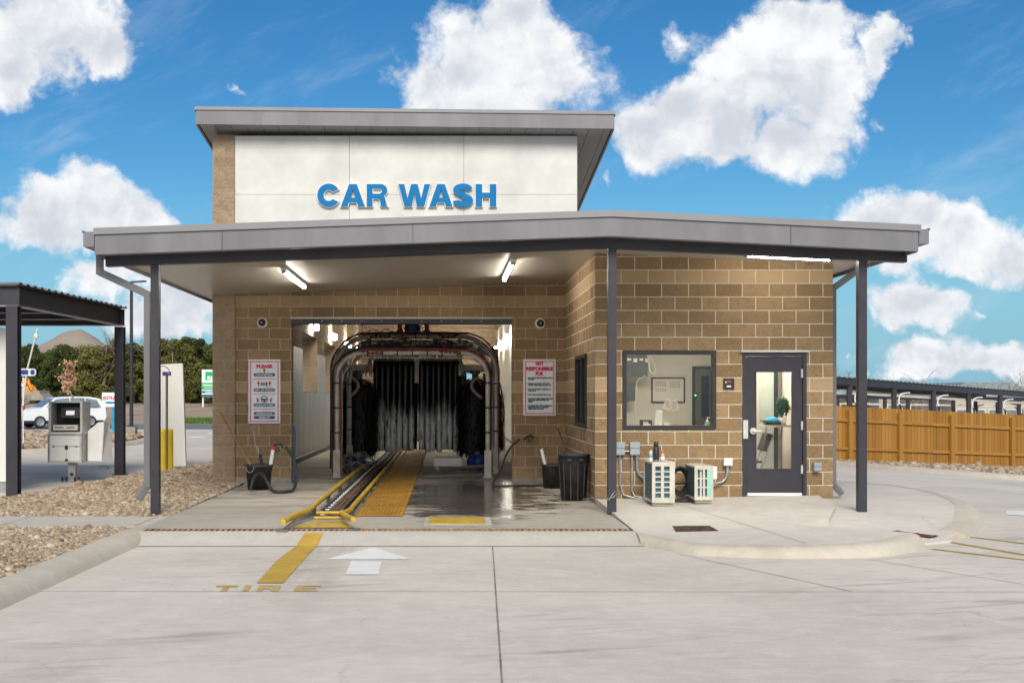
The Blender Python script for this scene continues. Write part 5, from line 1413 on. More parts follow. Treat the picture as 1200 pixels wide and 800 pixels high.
t, a, b = wall_thing('control_cabinet', 'dark green control cabinet on the office wall with looped wire', 'cabinet', 728, 414, 757, 441, 22.2, M['cabinet_green'], th=.22)
mb = MB(); [mb.box(a.x+.08+.11*k, a.x+.15+.11*k, 21.965, 21.979, a.z-.14-.03*(k%2), a.z-.10) for k in range(4)]; mb.build('label_plate', M['paper'], t)
t2, a, b = wall_thing('breaker_box', 'small dark box below the green cabinet in the office', 'electrical box', 728, 449, 744.5, 470, 22.2, M['cabinet_green'], th=.1)
t = thing('wire_loop', 'loop of white cable hanging from the office cabinet', 'cable', W(763,425,21.9)); mb = MB(); mb.tube(smooth_pts([W(757,413,21.9),W(760,420,21.9),W(761,432,21.9),W(764.5,438,21.9),W(768,435,21.9),W(766.5,426,21.9),W(761,416,21.9)]), .014, 6); mb.tube(smooth_pts([W(756,440,21.9),W(752,443,21.9),W(746,448,21.9),W(745,470,21.9),W(745,505,21.9)]), .01, 6); mb.build('cable', M['offwhite'], t)
t = thing('office_desk', 'plain desk standing under the office window', 'desk', (3.55,18.9,.1)); mb = MB(); mb.box(2.6,4.35,18.5,19.3,.80,.84); mb.build('desk_top', M['offwhite'], t, .005)
for x in (2.65,4.28):
    for y in (18.55,19.22): mb = MB(); mb.box(x-.025,x+.025,y-.025,y+.025,.1,.80); mb.build('leg', M['black'], t)
ys = 18.85; ss = F/ys
c = W(770,499,ys); t = thing('desk_lamp', 'white tapering shade standing on the office desk', 'lamp', (c.x,ys,.84)); zt_ = W(0,481,ys).z
mb = MB(); mb.prism([(W(764.5,0,ys).x, 1.0),(W(776,0,ys).x,1.0),(W(776.2,0,ys).x,zt_),(W(769.5,0,ys).x,zt_)], lambda a,b,d: Vector((a,d,b)), ys, ys+.10); mb.build('shade', M['white_panel'], t, .01)
mb = MB(); mb.box(c.x-.08,c.x+.09,ys-.02,ys+.14,.841,.86); mb.box(c.x-.02,c.x+.02,ys+.03,ys+.07,.86,1.0); mb.build('base', M['white'], t)
c = W(758.5,499,ys); t = thing('desk_organizer', 'dark desk organizer holding papers by the office window', 'organizer', (c.x,ys,.84)); mb = MB(); x0,x1 = W(752.5,0,ys).x, W(764,0,ys).x; zt_ = W(0,492,ys).z; mb.box(x0,x1,ys,ys+.25,zt_-.02,zt_); mb.box(x0,x0+.012,ys,ys+.25,.84,zt_-.02); mb.box(x1-.012,x1,ys,ys+.25,.84,zt_-.02); mb.box(x0+.012,x1-.012,ys,ys+.25,.841,.86); mb.build('tray', M['black'], t); mb = MB(); mb.box(x0+.02,x1-.02,ys+.01,ys+.22,.861,zt_-.06); mb.build('papers', M['paper'], t)
c = W(781,500,ys); t = thing('note_block', 'small pale note block on the office desk beside the lamp', 'note pad', (c.x,ys,.84)); zt_ = W(0,495,ys).z; mb = MB(); mb.box(c.x-.04,c.x+.045,ys,ys+.08,.841,zt_); mb.build('block', M['white_panel'], t)
c = W(829,500,18.6); M['sanitizer'] = pm('clear_green_gel', (.25,.5,.38), .12)
t = thing('pump_bottle', 'greenish pump bottle in the lower right window corner', 'bottle', (c.x,18.6,.84)); zt_ = W(0,492.5,18.6).z
mb = MB(); mb.lathe((c.x,18.6,0), [(0,.841),(.035,.841),(.036,zt_-.04),(.014,zt_),(0,zt_)], 16); mb.build('body', M['sanitizer'], t)
mb = MB(); mb.cyl((c.x,18.6,zt_),(c.x,18.6,zt_+.05),.008,8); mb.bar((c.x-.008,18.6,zt_+.05),(c.x+.04,18.6,zt_+.045),.016,.014); mb.build('pump', M['white'], t)
t = thing('side_table', 'narrow table by the window carrying the pump bottle', 'table', (c.x,18.6,.1)); mb = MB(); mb.box(c.x-.15,c.x+.22,18.45,18.75,.81,.84); mb.build('table_top', M['offwhite'], t); mb = MB(); [mb.box(x-.015,x+.015,18.58,18.62,.1,.81) for x in (c.x-.13,c.x+.2)]; mb.build('leg', M['black'], t, split=True)
# seen through the door
M['mint_door'] = pm('pale_mint_door', (.50,.56,.50), .5, var=.05)
ys = 19.25
t = thing('wall_shelf', 'pale wall shelf behind the glazed door with plant and cap', 'shelf', (W(910,0,ys).x,ys,1.1)); x0, x1 = W(893,0,ys).x, W(926,0,ys).x; zs = W(0,498,ys).z
mb = MB(); mb.box(x0,x1,ys-.1,ys+.25,zs-.03,zs); mb.build('board', M['offwhite'], t); mb = MB(); mb.bar((x0+.1,ys+.1,zs-.03),(x0+.1,ys+.22,zs-.25),.02,.02); mb.bar((x1-.1,ys+.1,zs-.03),(x1-.1,ys+.22,zs-.25),.02,.02); mb.build('bracket', M['galv'], t, split=True)
mb = MB(); mb.box(4.64,5.62,20.05,20.15,.1,3.0); tag(mb.build('partition_wall', M['wall_paint']), 'beige inner wall behind the glazed door', 'wall')
c = W(916.5,498,ys); t = thing('potted_plant', 'bushy green plant in a white pot behind the glazed door', 'plant', (c.x,ys,zs))
mb = MB(); mb.lathe((c.x,ys,zs), [(0,.001),(.055,.001),(.072,.12),(.066,.12),(.06,.10),(0,.10)], 18); mb.build('pot', M['white'], t)
mb = MB(); mb.cyl((c.x,ys,zs+.1),(c.x,ys,zs+.25),.012,6); mb.build('stem', M['bark'], t)
mb = MB(); rnd = random.Random(4)
M['house_leaf'] = leaf_mat('house_plant_leaf', (.02,.06,.015,1), (.06,.15,.04,1))
for k in range(420):
    d = Vector((rnd.gauss(0,1),rnd.gauss(0,1),rnd.gauss(0,1))).normalized()*rnd.uniform(.4,1); p = Vector((c.x,ys,zs+.30))+Vector((d.x*.125,d.y*.12,d.z*.175)); a = Vector((rnd.gauss(0,1),rnd.gauss(0,1),rnd.gauss(0,1))).normalized()*.035; b = a.cross(d).normalized()*.014
    mb.add([p-a,p+b,p+a,p-b],[(0,1,2,3)])
mb.build('leaves', M['house_leaf'], t)
M['cap_blue'] = pm('bright_blue_cloth', (.02,.33,.55), .7)
c = W(903.5,497,ys); t = thing('cap', 'bright blue cap with black brim lying on the shelf', 'cap', (c.x,ys,zs)); mb = MB(); mb.sphere((c.x+.02,ys,zs+.075), .1, 16, 8, (1.15,1,.62)); mb.build('crown', M['cap_blue'], t); mb = MB(); mb.obox((c.x-.06,ys-.02,zs+.045), (.2,.18,.03), (0,.25,0)); mb.obox((c.x+.02,ys,zs+.03),(.24,.18,.05)); mb.build('brim', M['black'], t, .01)
ys = 19.62
t = thing('folding_chair', 'black folding chair seen through the glazed door', 'chair', (W(892,0,ys).x,ys,.1)); xc = W(897,0,ys).x; zt_ = W(0,508,ys).z
mb = MB(); mb.obox((xc+.0,ys,zt_-.14), (.10,.40,.30), (0,.35,0)); mb.build('backrest', M['black'], t, .02)
mb = MB(); mb.obox((xc-.30,ys,.55), (.40,.40,.03), (0,-.05,0)); mb.build('seat', M['black'], t, .01)
for s in (-1,1):
    mb = MB(); mb.tube([(xc+.08,ys+s*.21,zt_),(xc-.08,ys+s*.21,.56),(xc-.32,ys+s*.21,.11)], .014, 8); mb.build('leg', M['galv'], t)
    mb = MB(); mb.tube([(xc-.44,ys+s*.19,.54),(xc-.16,ys+s*.19,.35),(xc+.06,ys+s*.19,.11)], .014, 8); mb.build('leg', M['galv'], t)
mb = MB(); [mb.tube([(xc-.15,ys-.21,z),(xc-.15,ys+.21,z)], .01, 6) for z in (.33,)]; mb.build('stretcher', M['galv'], t)
ys = 20.0; x0, x1 = W(890.5,0,ys).x, W(906,0,ys).x; t = thing('back_door', 'pale mint inner door leaf behind the glazed door', 'door', ((x0+x1)/2,ys,.1)); mb = MB(); mb.box(x0,x1,ys-.04,ys+.04,.11,2.6); mb.build('leaf', M['mint_door'], t); mb = MB(); mb.box(x1+.003,x1+.07,ys-.045,ys+.04,.11,2.6); mb.build('frame', M['black'], t)
for (xa_, xb_) in ((2.9,3.9),(4.55,5.3)):
    mb = MB(); mb.box(xa_,xb_,19.3,19.7,2.96,2.998); tag(mb.build('ceiling_lamp', M['ceiling_lamp']), 'lit square ceiling panel in the office, %s' % ('over the desk' if xa_ < 3 else 'behind the glazed door'), 'lamp', 'ceiling panels in the office')

# ================================================================== LEFT: PAY LANE
zg = -.12
lc = thing('steel_carport', 'dark steel carport with ribbed roof edge over the pay lane', 'carport', (-8.5,23,zg))
Yn, Yf_ = depth(582, zg), depth(556, zg); xn, xf = W(16,0,Yn).x, W(140.7,0,Yf_).x
def hcol(x, y, z0, z1, w, name='column'):
    mb = MB(); f = .014
    mb.box(x-w/2, x+w/2, y-w/2, y-w/2+f, z0, z1); mb.box(x-w/2, x+w/2, y+w/2-f, y+w/2, z0, z1); mb.box(x-.006, x+.006, y-w/2+f, y+w/2-f, z0, z1); 
    mb.box(x-w*.75, x+w*.75, y-w*.75, y+w*.75, z0-.002, z0+.02)
    return mb.build(name, M['dark_steel'], lc)
zbm = 1.6+(466-358.5)/F*Yn; ztm = 1.6+(466-334)/F*Yn
zbf = 1.6+(466-383)/F*Yf_; ztf = 1.6+(466-361.5)/F*Yf_
for (x, y, zb) in ((xn,Yn,zbm),(xf,Yf_,zbf),(xn-5.2,Yn,zbm),(xf-5.2,Yf_,zbf)): hcol(x, y, zg, zb, .20)
def ibeam(p0, p1, h, w, name):
    mb = MB(); p0, p1 = Vector(p0), Vector(p1)
    mb.bar(p0, p1, .012, h); up = Vector((0,0,h/2-.008)); mb.bar(p0+up, p1+up, w, .016); o = mb.build(name, M['dark_steel'], lc)
    mb = MB(); mb.bar(p0-up, p1-up, w, .016); mb.build('flange', M['flange_light'], lc); return o
M['flange_light'] = pm('flange_edge', (.33,.32,.32), .4, .3)
hb = ztm-zbm
ibeam((xn-5.4,Yn,(zbm+ztm)/2-.01),(xn+.1,Yn,(zbm+ztm)/2-.01),hb,.17,'beam'); ibeam((xf-5.4,Yf_,(zbf+ztf)/2),(xf+.1,Yf_,(zbf+ztf)/2),hb,.17,'beam')
ibeam((xn,Yn+.1,(zbm+ztm)/2),(xf,Yf_-.1,(zbf+ztf)/2),hb,.17,'beam'); ibeam((xn-5.2,Yn+.1,(zbm+ztm)/2),(xf-5.2,Yf_-.1,(zbf+ztf)/2),hb,.17,'beam')
for u in (.33,.66): y = Yn+(Yf_-Yn)*u; z = (zbm+ztm)/2*(1-u)+(zbf+ztf)/2*u; ibeam((xn-5.1,y,z-.05),(xn+(xf-xn)*u-.1,y,z-.05),.25,.12,'purlin')
mb = MB(); n = 60; mb.smooth = False
prof_ = []; 
for k in range(19):
    u = k/18; prof_ += [(u-.016,0),(u-.008,.035),(u+.008,.035),(u+.016,0)]
def rp(u, h, x): return Vector((x+(xf-xn)*u, Yn+(Yf_-Yn)*u*1.0, ztm+.012+(ztf-ztm)*u+h))
vs = [rp(u,h,x) for u,h in prof_ for x in (xn-5.5, xn+.13)]
mb.add(vs, [(2*i,2*i+1,2*i+3,2*i+2) for i in range(len(prof_)-1)]); rf = mb.build('roof', M['galv'], lc); so = rf.modifiers.new('t','SOLIDIFY'); so.thickness = .012
Yp = 21.6
t = thing('white_cabinet', 'tall white panel standing under the steel carport', 'panel', (W(0,0,Yp).x-.5,Yp,zg))
mb = MB(); zt_ = W(0,384,Yp).z; zb = W(0,567,Yp).z; mb.box(-9.4, W(9,0,Yp).x, Yp, Yp+.35, zb+.04, zt_); mb.build('body', M['white_panel'], t, .01); mb = MB(); mb.box(-9.3, W(7,0,Yp).x, Yp+.05, Yp+.3, zg, zb+.04); mb.build('base', M['galv'], t)

# pay station
Yk = depth(565, zg); sk = F/Yk
def kx(px): return (px-PX0)/sk
def kz_(py): return CAMZ-(py-PY0)/sk
t = thing('pay_station', 'grey steel pay station with open top and dark screen on a post', 'kiosk', (kx(85),Yk,zg))
x0, x1 = kx(61), kx(100.5); zt_, zm, zb = kz_(470), kz_(505.5), kz_(541); d0, d1 = Yk-.22, Yk+.32
mb = MB(); th = .03
mb.box(x0, x1, d0, d1, zt_-.03, zt_); mb.box(x0, x0+.05, d0, d1, zm, zt_-.03); mb.box(x1-.05, x1, d0, d1, zm, zt_-.03); mb.box(x0+.05, x1-.05, d1-.03, d1, zm, zt_-.03); mb.box(x0, x1, d0-.03, d1, zm-.05, zm)
mb.build('hood', M['steel'], t, .005)
mb = MB(); mb.box(x0+.051, x1-.051, d1-.2, d1-.031, zm+.001, zt_-.031); mb.build('dark_interior', M['black'], t)
mb = MB(); mb.obox(((x0+x1)/2+.06, d0+.14, (zm+zt_)/2+.08), (.40,.03,.24), (-.25,0,0)); sc_ = mb.build('screen_housing', M['black'], t, .01); mb = MB(); mb.obox(((x0+x1)/2+.06, d0+.118, (zm+zt_)/2+.075), (.17,.012,.09), (-.25,0,0)); mb.build('screen', M['screen'], t)
mb = MB(); mb.box(x0+.09, x1-.10, d0+.0, d0+.14, zm+.03, zm+.14); mb.build('card_reader', M['offwhite'], t, .006); mb = MB(); mb.box(x0+.13,x0+.30,d0-.004,d0-.001,zm+.08,zm+.10); mb.box(x1-.32,x1-.16,d0-.004,d0-.001,zm+.08,zm+.10); mb.build('slot', M['black'], t)
mb = MB(); mb.box(x0+.005, x1-.02, d0+.01, d1-.02, zb, zm-.051); mb.build('cabinet', M['steel'], t, .005)
mb = MB(); mid = kx(82); lz = kz_(523)
for (a, b, c, d) in ((x0+.035,x1-.055,lz+.02,zm-.075),(x0+.035,mid-.006,zb+.03,lz+.008),(mid+.006,x1-.055,zb+.03,lz-.004)): mb.box(a,b,d0-.006,d0+.009,c,d)
mb.build('access_panel', M['white_panel'], t)
mb = MB(); mb.box(mid-.03,mid+.03,d0-.014,d0-.007,lz-.05,lz+.03); [mb.box(q-.02,q+.02,d0-.012,d0-.007,lz-.005,lz+.015) for q in (x0+.10,x1-.12)]; mb.box(mid-.03,mid+.03,d0-.014,d0-.007,zb+.03,zb+.07); mb.build('latch', M['black'], t)
mb = MB(); mb.box(x0-.012,x0+.004,d0-.01,d0+.05,zb,zm-.055); mb.box(x1-.021,x1-.005,d0-.01,d0+.05,zb,zm-.055); mb.build('edge_strip', M['galv'], t)
mb = MB(); mb.box(kx(81), kx(89.5), Yk-.08, Yk+.08, zg+.02, zb); mb.box(kx(74), kx(95), Yk-.16, Yk+.16, zg, zg+.03); mb.build('post', M['galv'], t); mb = MB(); mb.cyl((kx(85.5),Yk-.09,zg+.17),(kx(85.5),Yk-.082,zg+.17),.035,14); [mb.cyl((kx(q),Yk-.12,zg+.03),(kx(q),Yk-.12,zg+.12),.022,8) for q in (75.5,80,90,94)]; mb.build('anchor_bolt', M['black'], t, split=True)
mb = MB(); mb.box(kx(55.3), kx(56.6), Yk+.1, Yk+.13, zm-.1, kz_(476)); mb.build('side_rod', M['black'], t)
# the hinged side cover standing open
mb = MB(); P_ = [(kx(101),Yk+.1,zb+.02),(kx(115.2),Yk+.18,zb+.01),(kx(117.5),Yk+.22,kz_(494.5)),(kx(112),Yk+.2,kz_(495)),(kx(101),Yk+.1,kz_(505))]
mb.add(P_, [(0,1,2,3,4)]); mb.add([P_[1], (kx(122.5),Yk+.55,zb+.015), (kx(119),Yk+.5,kz_(495)), P_[2]], [(0,1,2,3)]); o = mb.build('open_cover', M['white'], t); so = o.modifiers.new('t','SOLIDIFY'); so.thickness = .02
c = gpt(121, 549); t = thing('ground_box', 'small grey box lying on the pay lane concrete', 'box', c); mb = MB(); mb.box(c.x-.11,c.x+.10,c.y,c.y+.12,c.z,c.z+.06); mb.build('body', M['galv'], t, .01); mb = MB(); mb.box(c.x-.09,c.x+.08,c.y+.01,c.y+.11,c.z+.061,c.z+.07); mb.build('lid', M['pipe_dark'], t)
mb = MB(); strip_on(sub((-14,20.5),(-7.4,23.3),10), .03, G, .004, mb); strip_on(sub((-14,27),(-6.2,27),10), .02, G, .004, mb); mb.build('pavement_joint', M['joint'], kind='structure')

# bollards, pole, white panel
for px, lab in ((191,'yellow bollard beside the downspout, left of its pair'),(199.3,'yellow bollard beside the white panel, right of its pair')):
    Yb_ = 28.0; x = W(px,0,Yb_).x
    t = thing('bollard', lab, 'bollard', (x,Yb_,zg), 'yellow bollards'); mb = MB(); mb.cyl((x,Yb_,zg),(x,Yb_,.82),.075,20); mb.build('sleeve', M['bollard_yellow'], t); mb = MB(); mb.lathe((x,Yb_,.82),[(.076,0),(.07,.03),(.05,.05),(0,.06)],18); mb.build('cap', M['bollard_yellow'], t)
Yb_ = 27.6; x = W(195.5,0,Yb_).x; t = thing('sensor_pole', 'thin bronze pole with a blue box on top between bollards', 'pole', (x,Yb_,zg)); M['bronze'] = pm('bronze_pole', (.20,.15,.11), .4, .5)
zt_ = W(0,440,Yb_).z; mb = MB(); mb.cyl((x,Yb_,zg),(x,Yb_,zt_),.028,10); mb.build('pole', M['bronze'], t); mb = MB(); mb.box(x-.09,x+.09,Yb_-.06,Yb_+.06,zt_,zt_+.09); mb.build('sensor_box', M['blue_motor'], t, .01); mb = MB(); mb.box(x+.045,x+.09,Yb_-.064,Yb_-.061,zt_+.02,zt_+.07); mb.build('red_label', M['red'], t); mb = MB(); mb.tube(smooth_pts([(x+.06,Yb_,zt_+.09),(x+.03,Yb_,zt_+.16),(x-.08,Yb_,zt_+.22),(x-.18,Yb_,zt_+.18),(x-.22,Yb_,zt_+.08)]), .009, 6); mb.build('cable', M['black'], t)
Yw = 29.5; t = thing('white_sign_panel', 'leaning tall white panel behind the yellow bollards', 'panel', (W(205,0,Yw).x,Yw,zg))
mb = MB(); mb.prism([tuple(W(*q,Yw).xz) for q in ((187,547),(217.8,546),(214,425.5),(186,427))], lambda a,b,d: Vector((a,d,b)), Yw, Yw+.12); mb.build('panel', M['white_panel'], t, .008); mb = MB(); mb.box(W(190,0,Yw).x,W(194,0,Yw).x,Yw+.13,Yw+.2,zg,2.1); mb.box(W(208,0,Yw).x,W(212,0,Yw).x,Yw+.13,Yw+.2,zg,2.1); mb.build('support', M['galv'], t, split=True)

# light pole on its concrete foot
c = gpt(154,513.5); t = thing('light_pole', 'tall dark parking light pole on a square concrete foot', 'street light', c)
s_ = F/c.y; mb = MB(); mb.box(c.x-.21,c.x+.21,c.y-.21,c.y+.21,c.z,c.z+.50); mb.build('base', M['plinth'], t, .01); zt_ = W(0,330,c.y).z
mb = MB(); mb.tube([(c.x,c.y,c.z+.5),(c.x,c.y,zt_)], [.085,.065], 12); mb.box(c.x-.13,c.x+.13,c.y-.13,c.y+.13,c.z+.5,c.z+.54); mb.build('pole', M['pole_brown'] if 'pole_brown' in M else M['dark_steel'], t)
mb = MB(); mb.bar((c.x,c.y,zt_-.02),(c.x+.62,c.y,zt_+.02),.22,.06); mb.build('lamp_head', M['dark_steel'], t, .01)
# entrance sign
c = gpt(132.3,507); s_ = F/c.y; t = thing('entrance_sign', 'white ENTRANCE sign with a blue arrow on a blue post', 'sign', c)
def ex(px): return (px-PX0)/s_
def ez(py): return CAMZ-(py-PY0)/s_
M['sign_blue'] = pm('blue_sign_paint', (.02,.28,.46), .5)
mb = MB(); mb.box(ex(130.9),ex(133.9),c.y,c.y+.1,c.z,ez(476)); mb.build('post', M['sign_blue'], t)
mb = MB(); mb.box(ex(119.8),ex(146),c.y-.04,c.y-.005,ez(476.5),ez(459.8)); mb.build('board', M['sign_white'], t)
mb = MB(); text_into(mb, 'ENTRANCE', (ex(132.9),c.y-.043,ez(468.3)), .25, .010, sx=.78); mb.build('lettering', M['magenta'], t)
mb = MB(); mb.prism([(ex(124),ez(473)),(ex(136),ez(473)),(ex(136),ez(474.6)),(ex(141),ez(471.6)),(ex(136),ez(468.9)),(ex(136),ez(470.2)),(ex(124),ez(470.2))], lambda a,b,d: Vector((a,d,b)), c.y-.046, c.y-.042); mb.build('arrow', M['sign_blue'], t)

# dry sapling behind the pay station
def branch_tree(mb, p, d, L, r, depth_, rnd, tips, spread=.55, nb=(2,3), n=4):
    pts = [p]; q = p.copy(); dd = d.copy()
    for k in range(n):
        dd = (dd+Vector((rnd.gauss(0,.12),rnd.gauss(0,.12),rnd.gauss(0,.06)+.02))).normalized(); q = q+dd*L/n; pts.append(q.copy())
    mb.tube(pts, [r*(1-.5*k/n) for k in range(n+1)], 6 if r > .02 else 4, cap=False)
    if depth_ == 0: tips.append((q, dd)); return
    for k in range(rnd.randint(*nb)):
        a = Vector((rnd.gauss(0,1),rnd.gauss(0,1),rnd.gauss(0,.5)+.3)).normalized()
        nd = (dd*(1-spread)+a*spread).normalized(); s = pts[-1] if k == 0 else pts[rnd.randint(2,n)]
        branch_tree(mb, s, nd, L*rnd.uniform(.55,.8), r*.55, depth_-1, rnd, tips, spread, nb, n)
c = gpt(82,526); c.y += 1; rnd = random.Random(21)
t = thing('dry_sapling', 'thin sapling with dry orange leaves behind the pay station', 'sapling', c); s_ = F/c.y
mb = MB(); tips = []; top = W(83.5,428,c.y)
mb.tube(smooth_pts([c, c+Vector((.05,0,1.2)), W(80.5,455,c.y), top]), [.05-.0024*k for k in range(16)], 6)
for k in range(26):
    u = rnd.choice((rnd.uniform(.0,.33), rnd.uniform(.55,1.0))); base = W(81,462,c.y).lerp(top, u); ln = rnd.uniform(.1,.62)*(1.05-u*.6)
    e = base+Vector((rnd.uniform(-1,1)*ln, rnd.uniform(-.4,.4)*ln, ln*.75)); mb.tube([base, base.lerp(e,.5)+Vector((0,0,.03)), e], .011, 4); tips += [(e,None),(base.lerp(e,.7),None)]
mb.build('stem', M['bark_pale'], t); mb = MB()
for e, _ in tips:
    for k in range(9):
        p = e+Vector((rnd.gauss(0,.07),rnd.gauss(0,.07),rnd.gauss(0,.06))); a = Vector((rnd.gauss(0,1),rnd.gauss(0,1),rnd.gauss(0,1))).normalized()*.05; b = a.cross(Vector((rnd.gauss(0,1),1,rnd.gauss(0,1)))).normalized()*.03; mb.add([p-a,p+b,p+a,p-b],[(0,1,2,3)])
mb.build('leaves', M['dry_leaf'], t)

# white car on the road behind
def car(label, c, yaw):
    t = thing('parked_car', label, 'car', (0,0,0)); S = lambda x,y,z: Vector((x,y,z))
    prof_ = [(-2.35,.42),(-2.38,.75),(-2.30,1.0),(-1.35,1.12),(-.55,1.66),(.4,1.76),(1.5,1.74),(2.1,1.62),(2.36,1.08),(2.40,.6),(2.32,.40)]
    mb = MB(); mb.smooth = False; secs = []
    for (w, shrink) in ((-.93,.05),(-.90,0),(.90,0),(.93,.05)):
        row = []
        for (x, z) in prof_:
            tuck = max(0, (z-1.05))*.30; ww = (abs(w)-tuck)*(1 if w > 0 else -1); row.append(S(x*(1-shrink*.15), ww, z))
        secs.append(row)
    k = len(prof_); mb.smooth = True
    mb.add([p for r in secs for p in r], [(i*k+j, i*k+(j+1)%k, (i+1)*k+(j+1)%k, (i+1)*k+j) for i in range(3) for j in range(k)]); mb.smooth = False
    mb.add(secs[0], [tuple(range(k))]); mb.add(secs[-1], [tuple(reversed(range(k)))]); body = mb.build('body', M['car_paint'], t, .03)
    mb = MB()
    for s in (-1,1):
        for xs in (((-1.12,1.16),(-.50,1.60),(.25,1.68),(.25,1.14)),((.32,1.14),(.32,1.68),(1.15,1.67),(1.15,1.14)),((1.22,1.16),(1.22,1.66),(1.85,1.57),(2.05,1.18))):
            mb.add([S(x, s*(.945-max(0,z-1.05)*.30), z) for x, z in xs], [(0,1,2,3)])
    mb.add([S(-1.30,-.80,1.16),S(-1.30,.80,1.16),S(-.62,.70,1.64),S(-.62,-.70,1.64)], [(0,1,2,3)]); mb.add([S(2.14,-.68,1.58),S(2.14,.68,1.58),S(2.36,.8,1.14),S(2.36,-.8,1.14)], [(0,1,2,3)]); mb.build('window', M['car_glass'], t, split=True)
    for x in (-1.45,1.45):
        for s in (-1,1):
            mb = MB(); mb.lathe((x,s*.86,.34),[(.0,-.11),(.30,-.11),(.34,-.08),(.34,.08),(.30,.11),(0,.11)],22,'y'); w = mb.build('wheel', M['tyre'], t); mb = MB(); mb.lathe((x,s*(.86+.112),.34),[(.0,.0),(.20,.0),(.22,-.01)],16,'y'); mb.build('rim', M['galv'], w)
    for s in (-1,1):
        mb = MB(); mb.obox((-2.22,s*.70,.90),(.22,.34,.12),(0,0,-s*.25)); mb.build('headlight', M['headlight'], t, .01); mb = MB(); mb.obox((2.33,s*.74,1.0),(.14,.26,.2)); mb.build('taillight', M['taillight'], t, .01); mb = MB(); mb.obox((-.95,s*1.0,1.14),(.16,.16,.12)); mb.build('mirror', M['car_paint'], t, .02)
    mb = MB(); mb.box(-2.41,-2.34,-.42,.42,.68,.92); mb.box(-2.40,-2.33,-.75,.75,.42,.56); mb.build('grille', M['black'], t)
    mb = MB(); mb.box(-2.2,2.2,-.88,.88,.25,.42); mb.build('underbody', M['black'], t)
    t.location = c; t.rotation_euler = (0,0,yaw); return t
c = W(70,502,68); c.z = bank(c.x, 68)+.03
car('white estate car on the road behind the pay station', (c.x, 68, -.08), R(38))

# orange loader and lane sign
Yl = 96; s_ = F/Yl; zl = bank(-33,Yl)
def lx(px): return (px-PX0)/s_
def lz_(py): return CAMZ-(py-PY0)/s_
t = thing('wheel_loader', 'orange wheel loader with a grey bucket before the trees', 'loader', (lx(32),Yl,zl))
mb = MB()
for px in (31.5,13): mb.lathe((lx(px),Yl-.9,lz_(464.5)),[(.0,-.22),(.35,-.22),(.36,-.16),(.62,-.18),(.70,-.1),(.70,.3),(0,.3)],24,'y')
mb.build('wheel', M['plinth'], t, split=True)
mb = MB(); mb.box(lx(6),lx(30),Yl-.8,Yl+.8,lz_(461),lz_(449)); mb.box(lx(9),lx(21),Yl-.7,Yl+.7,lz_(449),lz_(438)); mb.build('body', M['orange'], t, .05)
mb = MB()
for y in (Yl-.95,Yl+.75): mb.bar((lx(20),y,lz_(448)),(lx(35),y,lz_(453)),.14,.30); mb.bar((lx(35),y,lz_(453)),(lx(42.5),y,lz_(467)),.14,.32)
mb.bar((lx(33),Yl-.9,lz_(452)),(lx(36.5),Yl-.9,lz_(443)),.16,.26); mb.bar((lx(36.5),Yl-.9,lz_(443)),(lx(42),Yl-.9,lz_(457)),.16,.2); mb.build('arm', M['orange'], t, .02)
mb = MB(); mb.bar((lx(24),Yl-1.0,lz_(448)),(lx(33),Yl-1.0,lz_(452)),.1,.16); mb.bar((lx(32),Yl-1,lz_(443)),(lx(34),Yl-1,lz_(446)),.1,.12); mb.build('cylinder', M['white'], t)
mb = MB(); mb.prism([(lx(42),lz_(469)),(lx(43),lz_(458)),(lx(52),lz_(457.5)),(lx(53),lz_(461)),(lx(59),lz_(467.5)),(lx(58),lz_(469))], lambda a,b,d: Vector((a,d,b)), Yl-1.3, Yl+1.2); mb.build('bucket', M['plinth'], t, .03)
Ys = 40; s_ = F/Ys; zs_ = G(-14,Ys)
t = thing('lane_sign', 'blue sign with rounded white border on a thin white post', 'sign', (lx(27)*0+(27-PX0)/s_,Ys,zs_))
x0, x1 = (12-PX0)/s_, (42-PX0)/s_; z0, z1 = CAMZ-(440.2-PY0)/s_, CAMZ-(431.8-PY0)/s_
mb = MB(); mb.prism(rr(x0,x1,z0,z1,.09), lambda a,b,d: Vector((a,d,b)), Ys, Ys+.06); mb.build('board', M['white'], t); mb = MB()
for a, b in ((14,23),(25,33.5),(35.5,40.8)): mb.prism(rr((a-PX0)/s_,(b-PX0)/s_,z0+.035,z1-.035,.05), lambda p,q,d: Vector((p,d,q)), Ys-.006, Ys-.001)
mb.build('blue_field', M['blue_motor'], t); mb = MB(); mb.cyl(((26-PX0)/s_,Ys+.1,zs_),((26-PX0)/s_,Ys+.1,z1-.02),.022,8); mb.build('post', M['white'], t); mb = MB(); mb.box((25.5-PX0)/s_,(27.5-PX0)/s_,Ys+.06,Ys+.14,CAMZ-(480-PY0)/s_,CAMZ-(475-PY0)/s_); mb.build('red_band', M['red'], t)
t = thing('flag_pole', 'slim white pole leaning above the blue lane sign', 'pole', (W(31,0,44).x,44,G(-14,44)+.1)); mb = MB(); mb.tube([W(24,500,44),W(31,436,44),W(44,385,44)], .035, 8); mb.build('pole', M['offwhite'], t); mb = MB(); mb.sphere(W(42,394,44), .09, 10, 8, (1,.6,1.3)); mb.build('lamp_head', M['offwhite'], t)

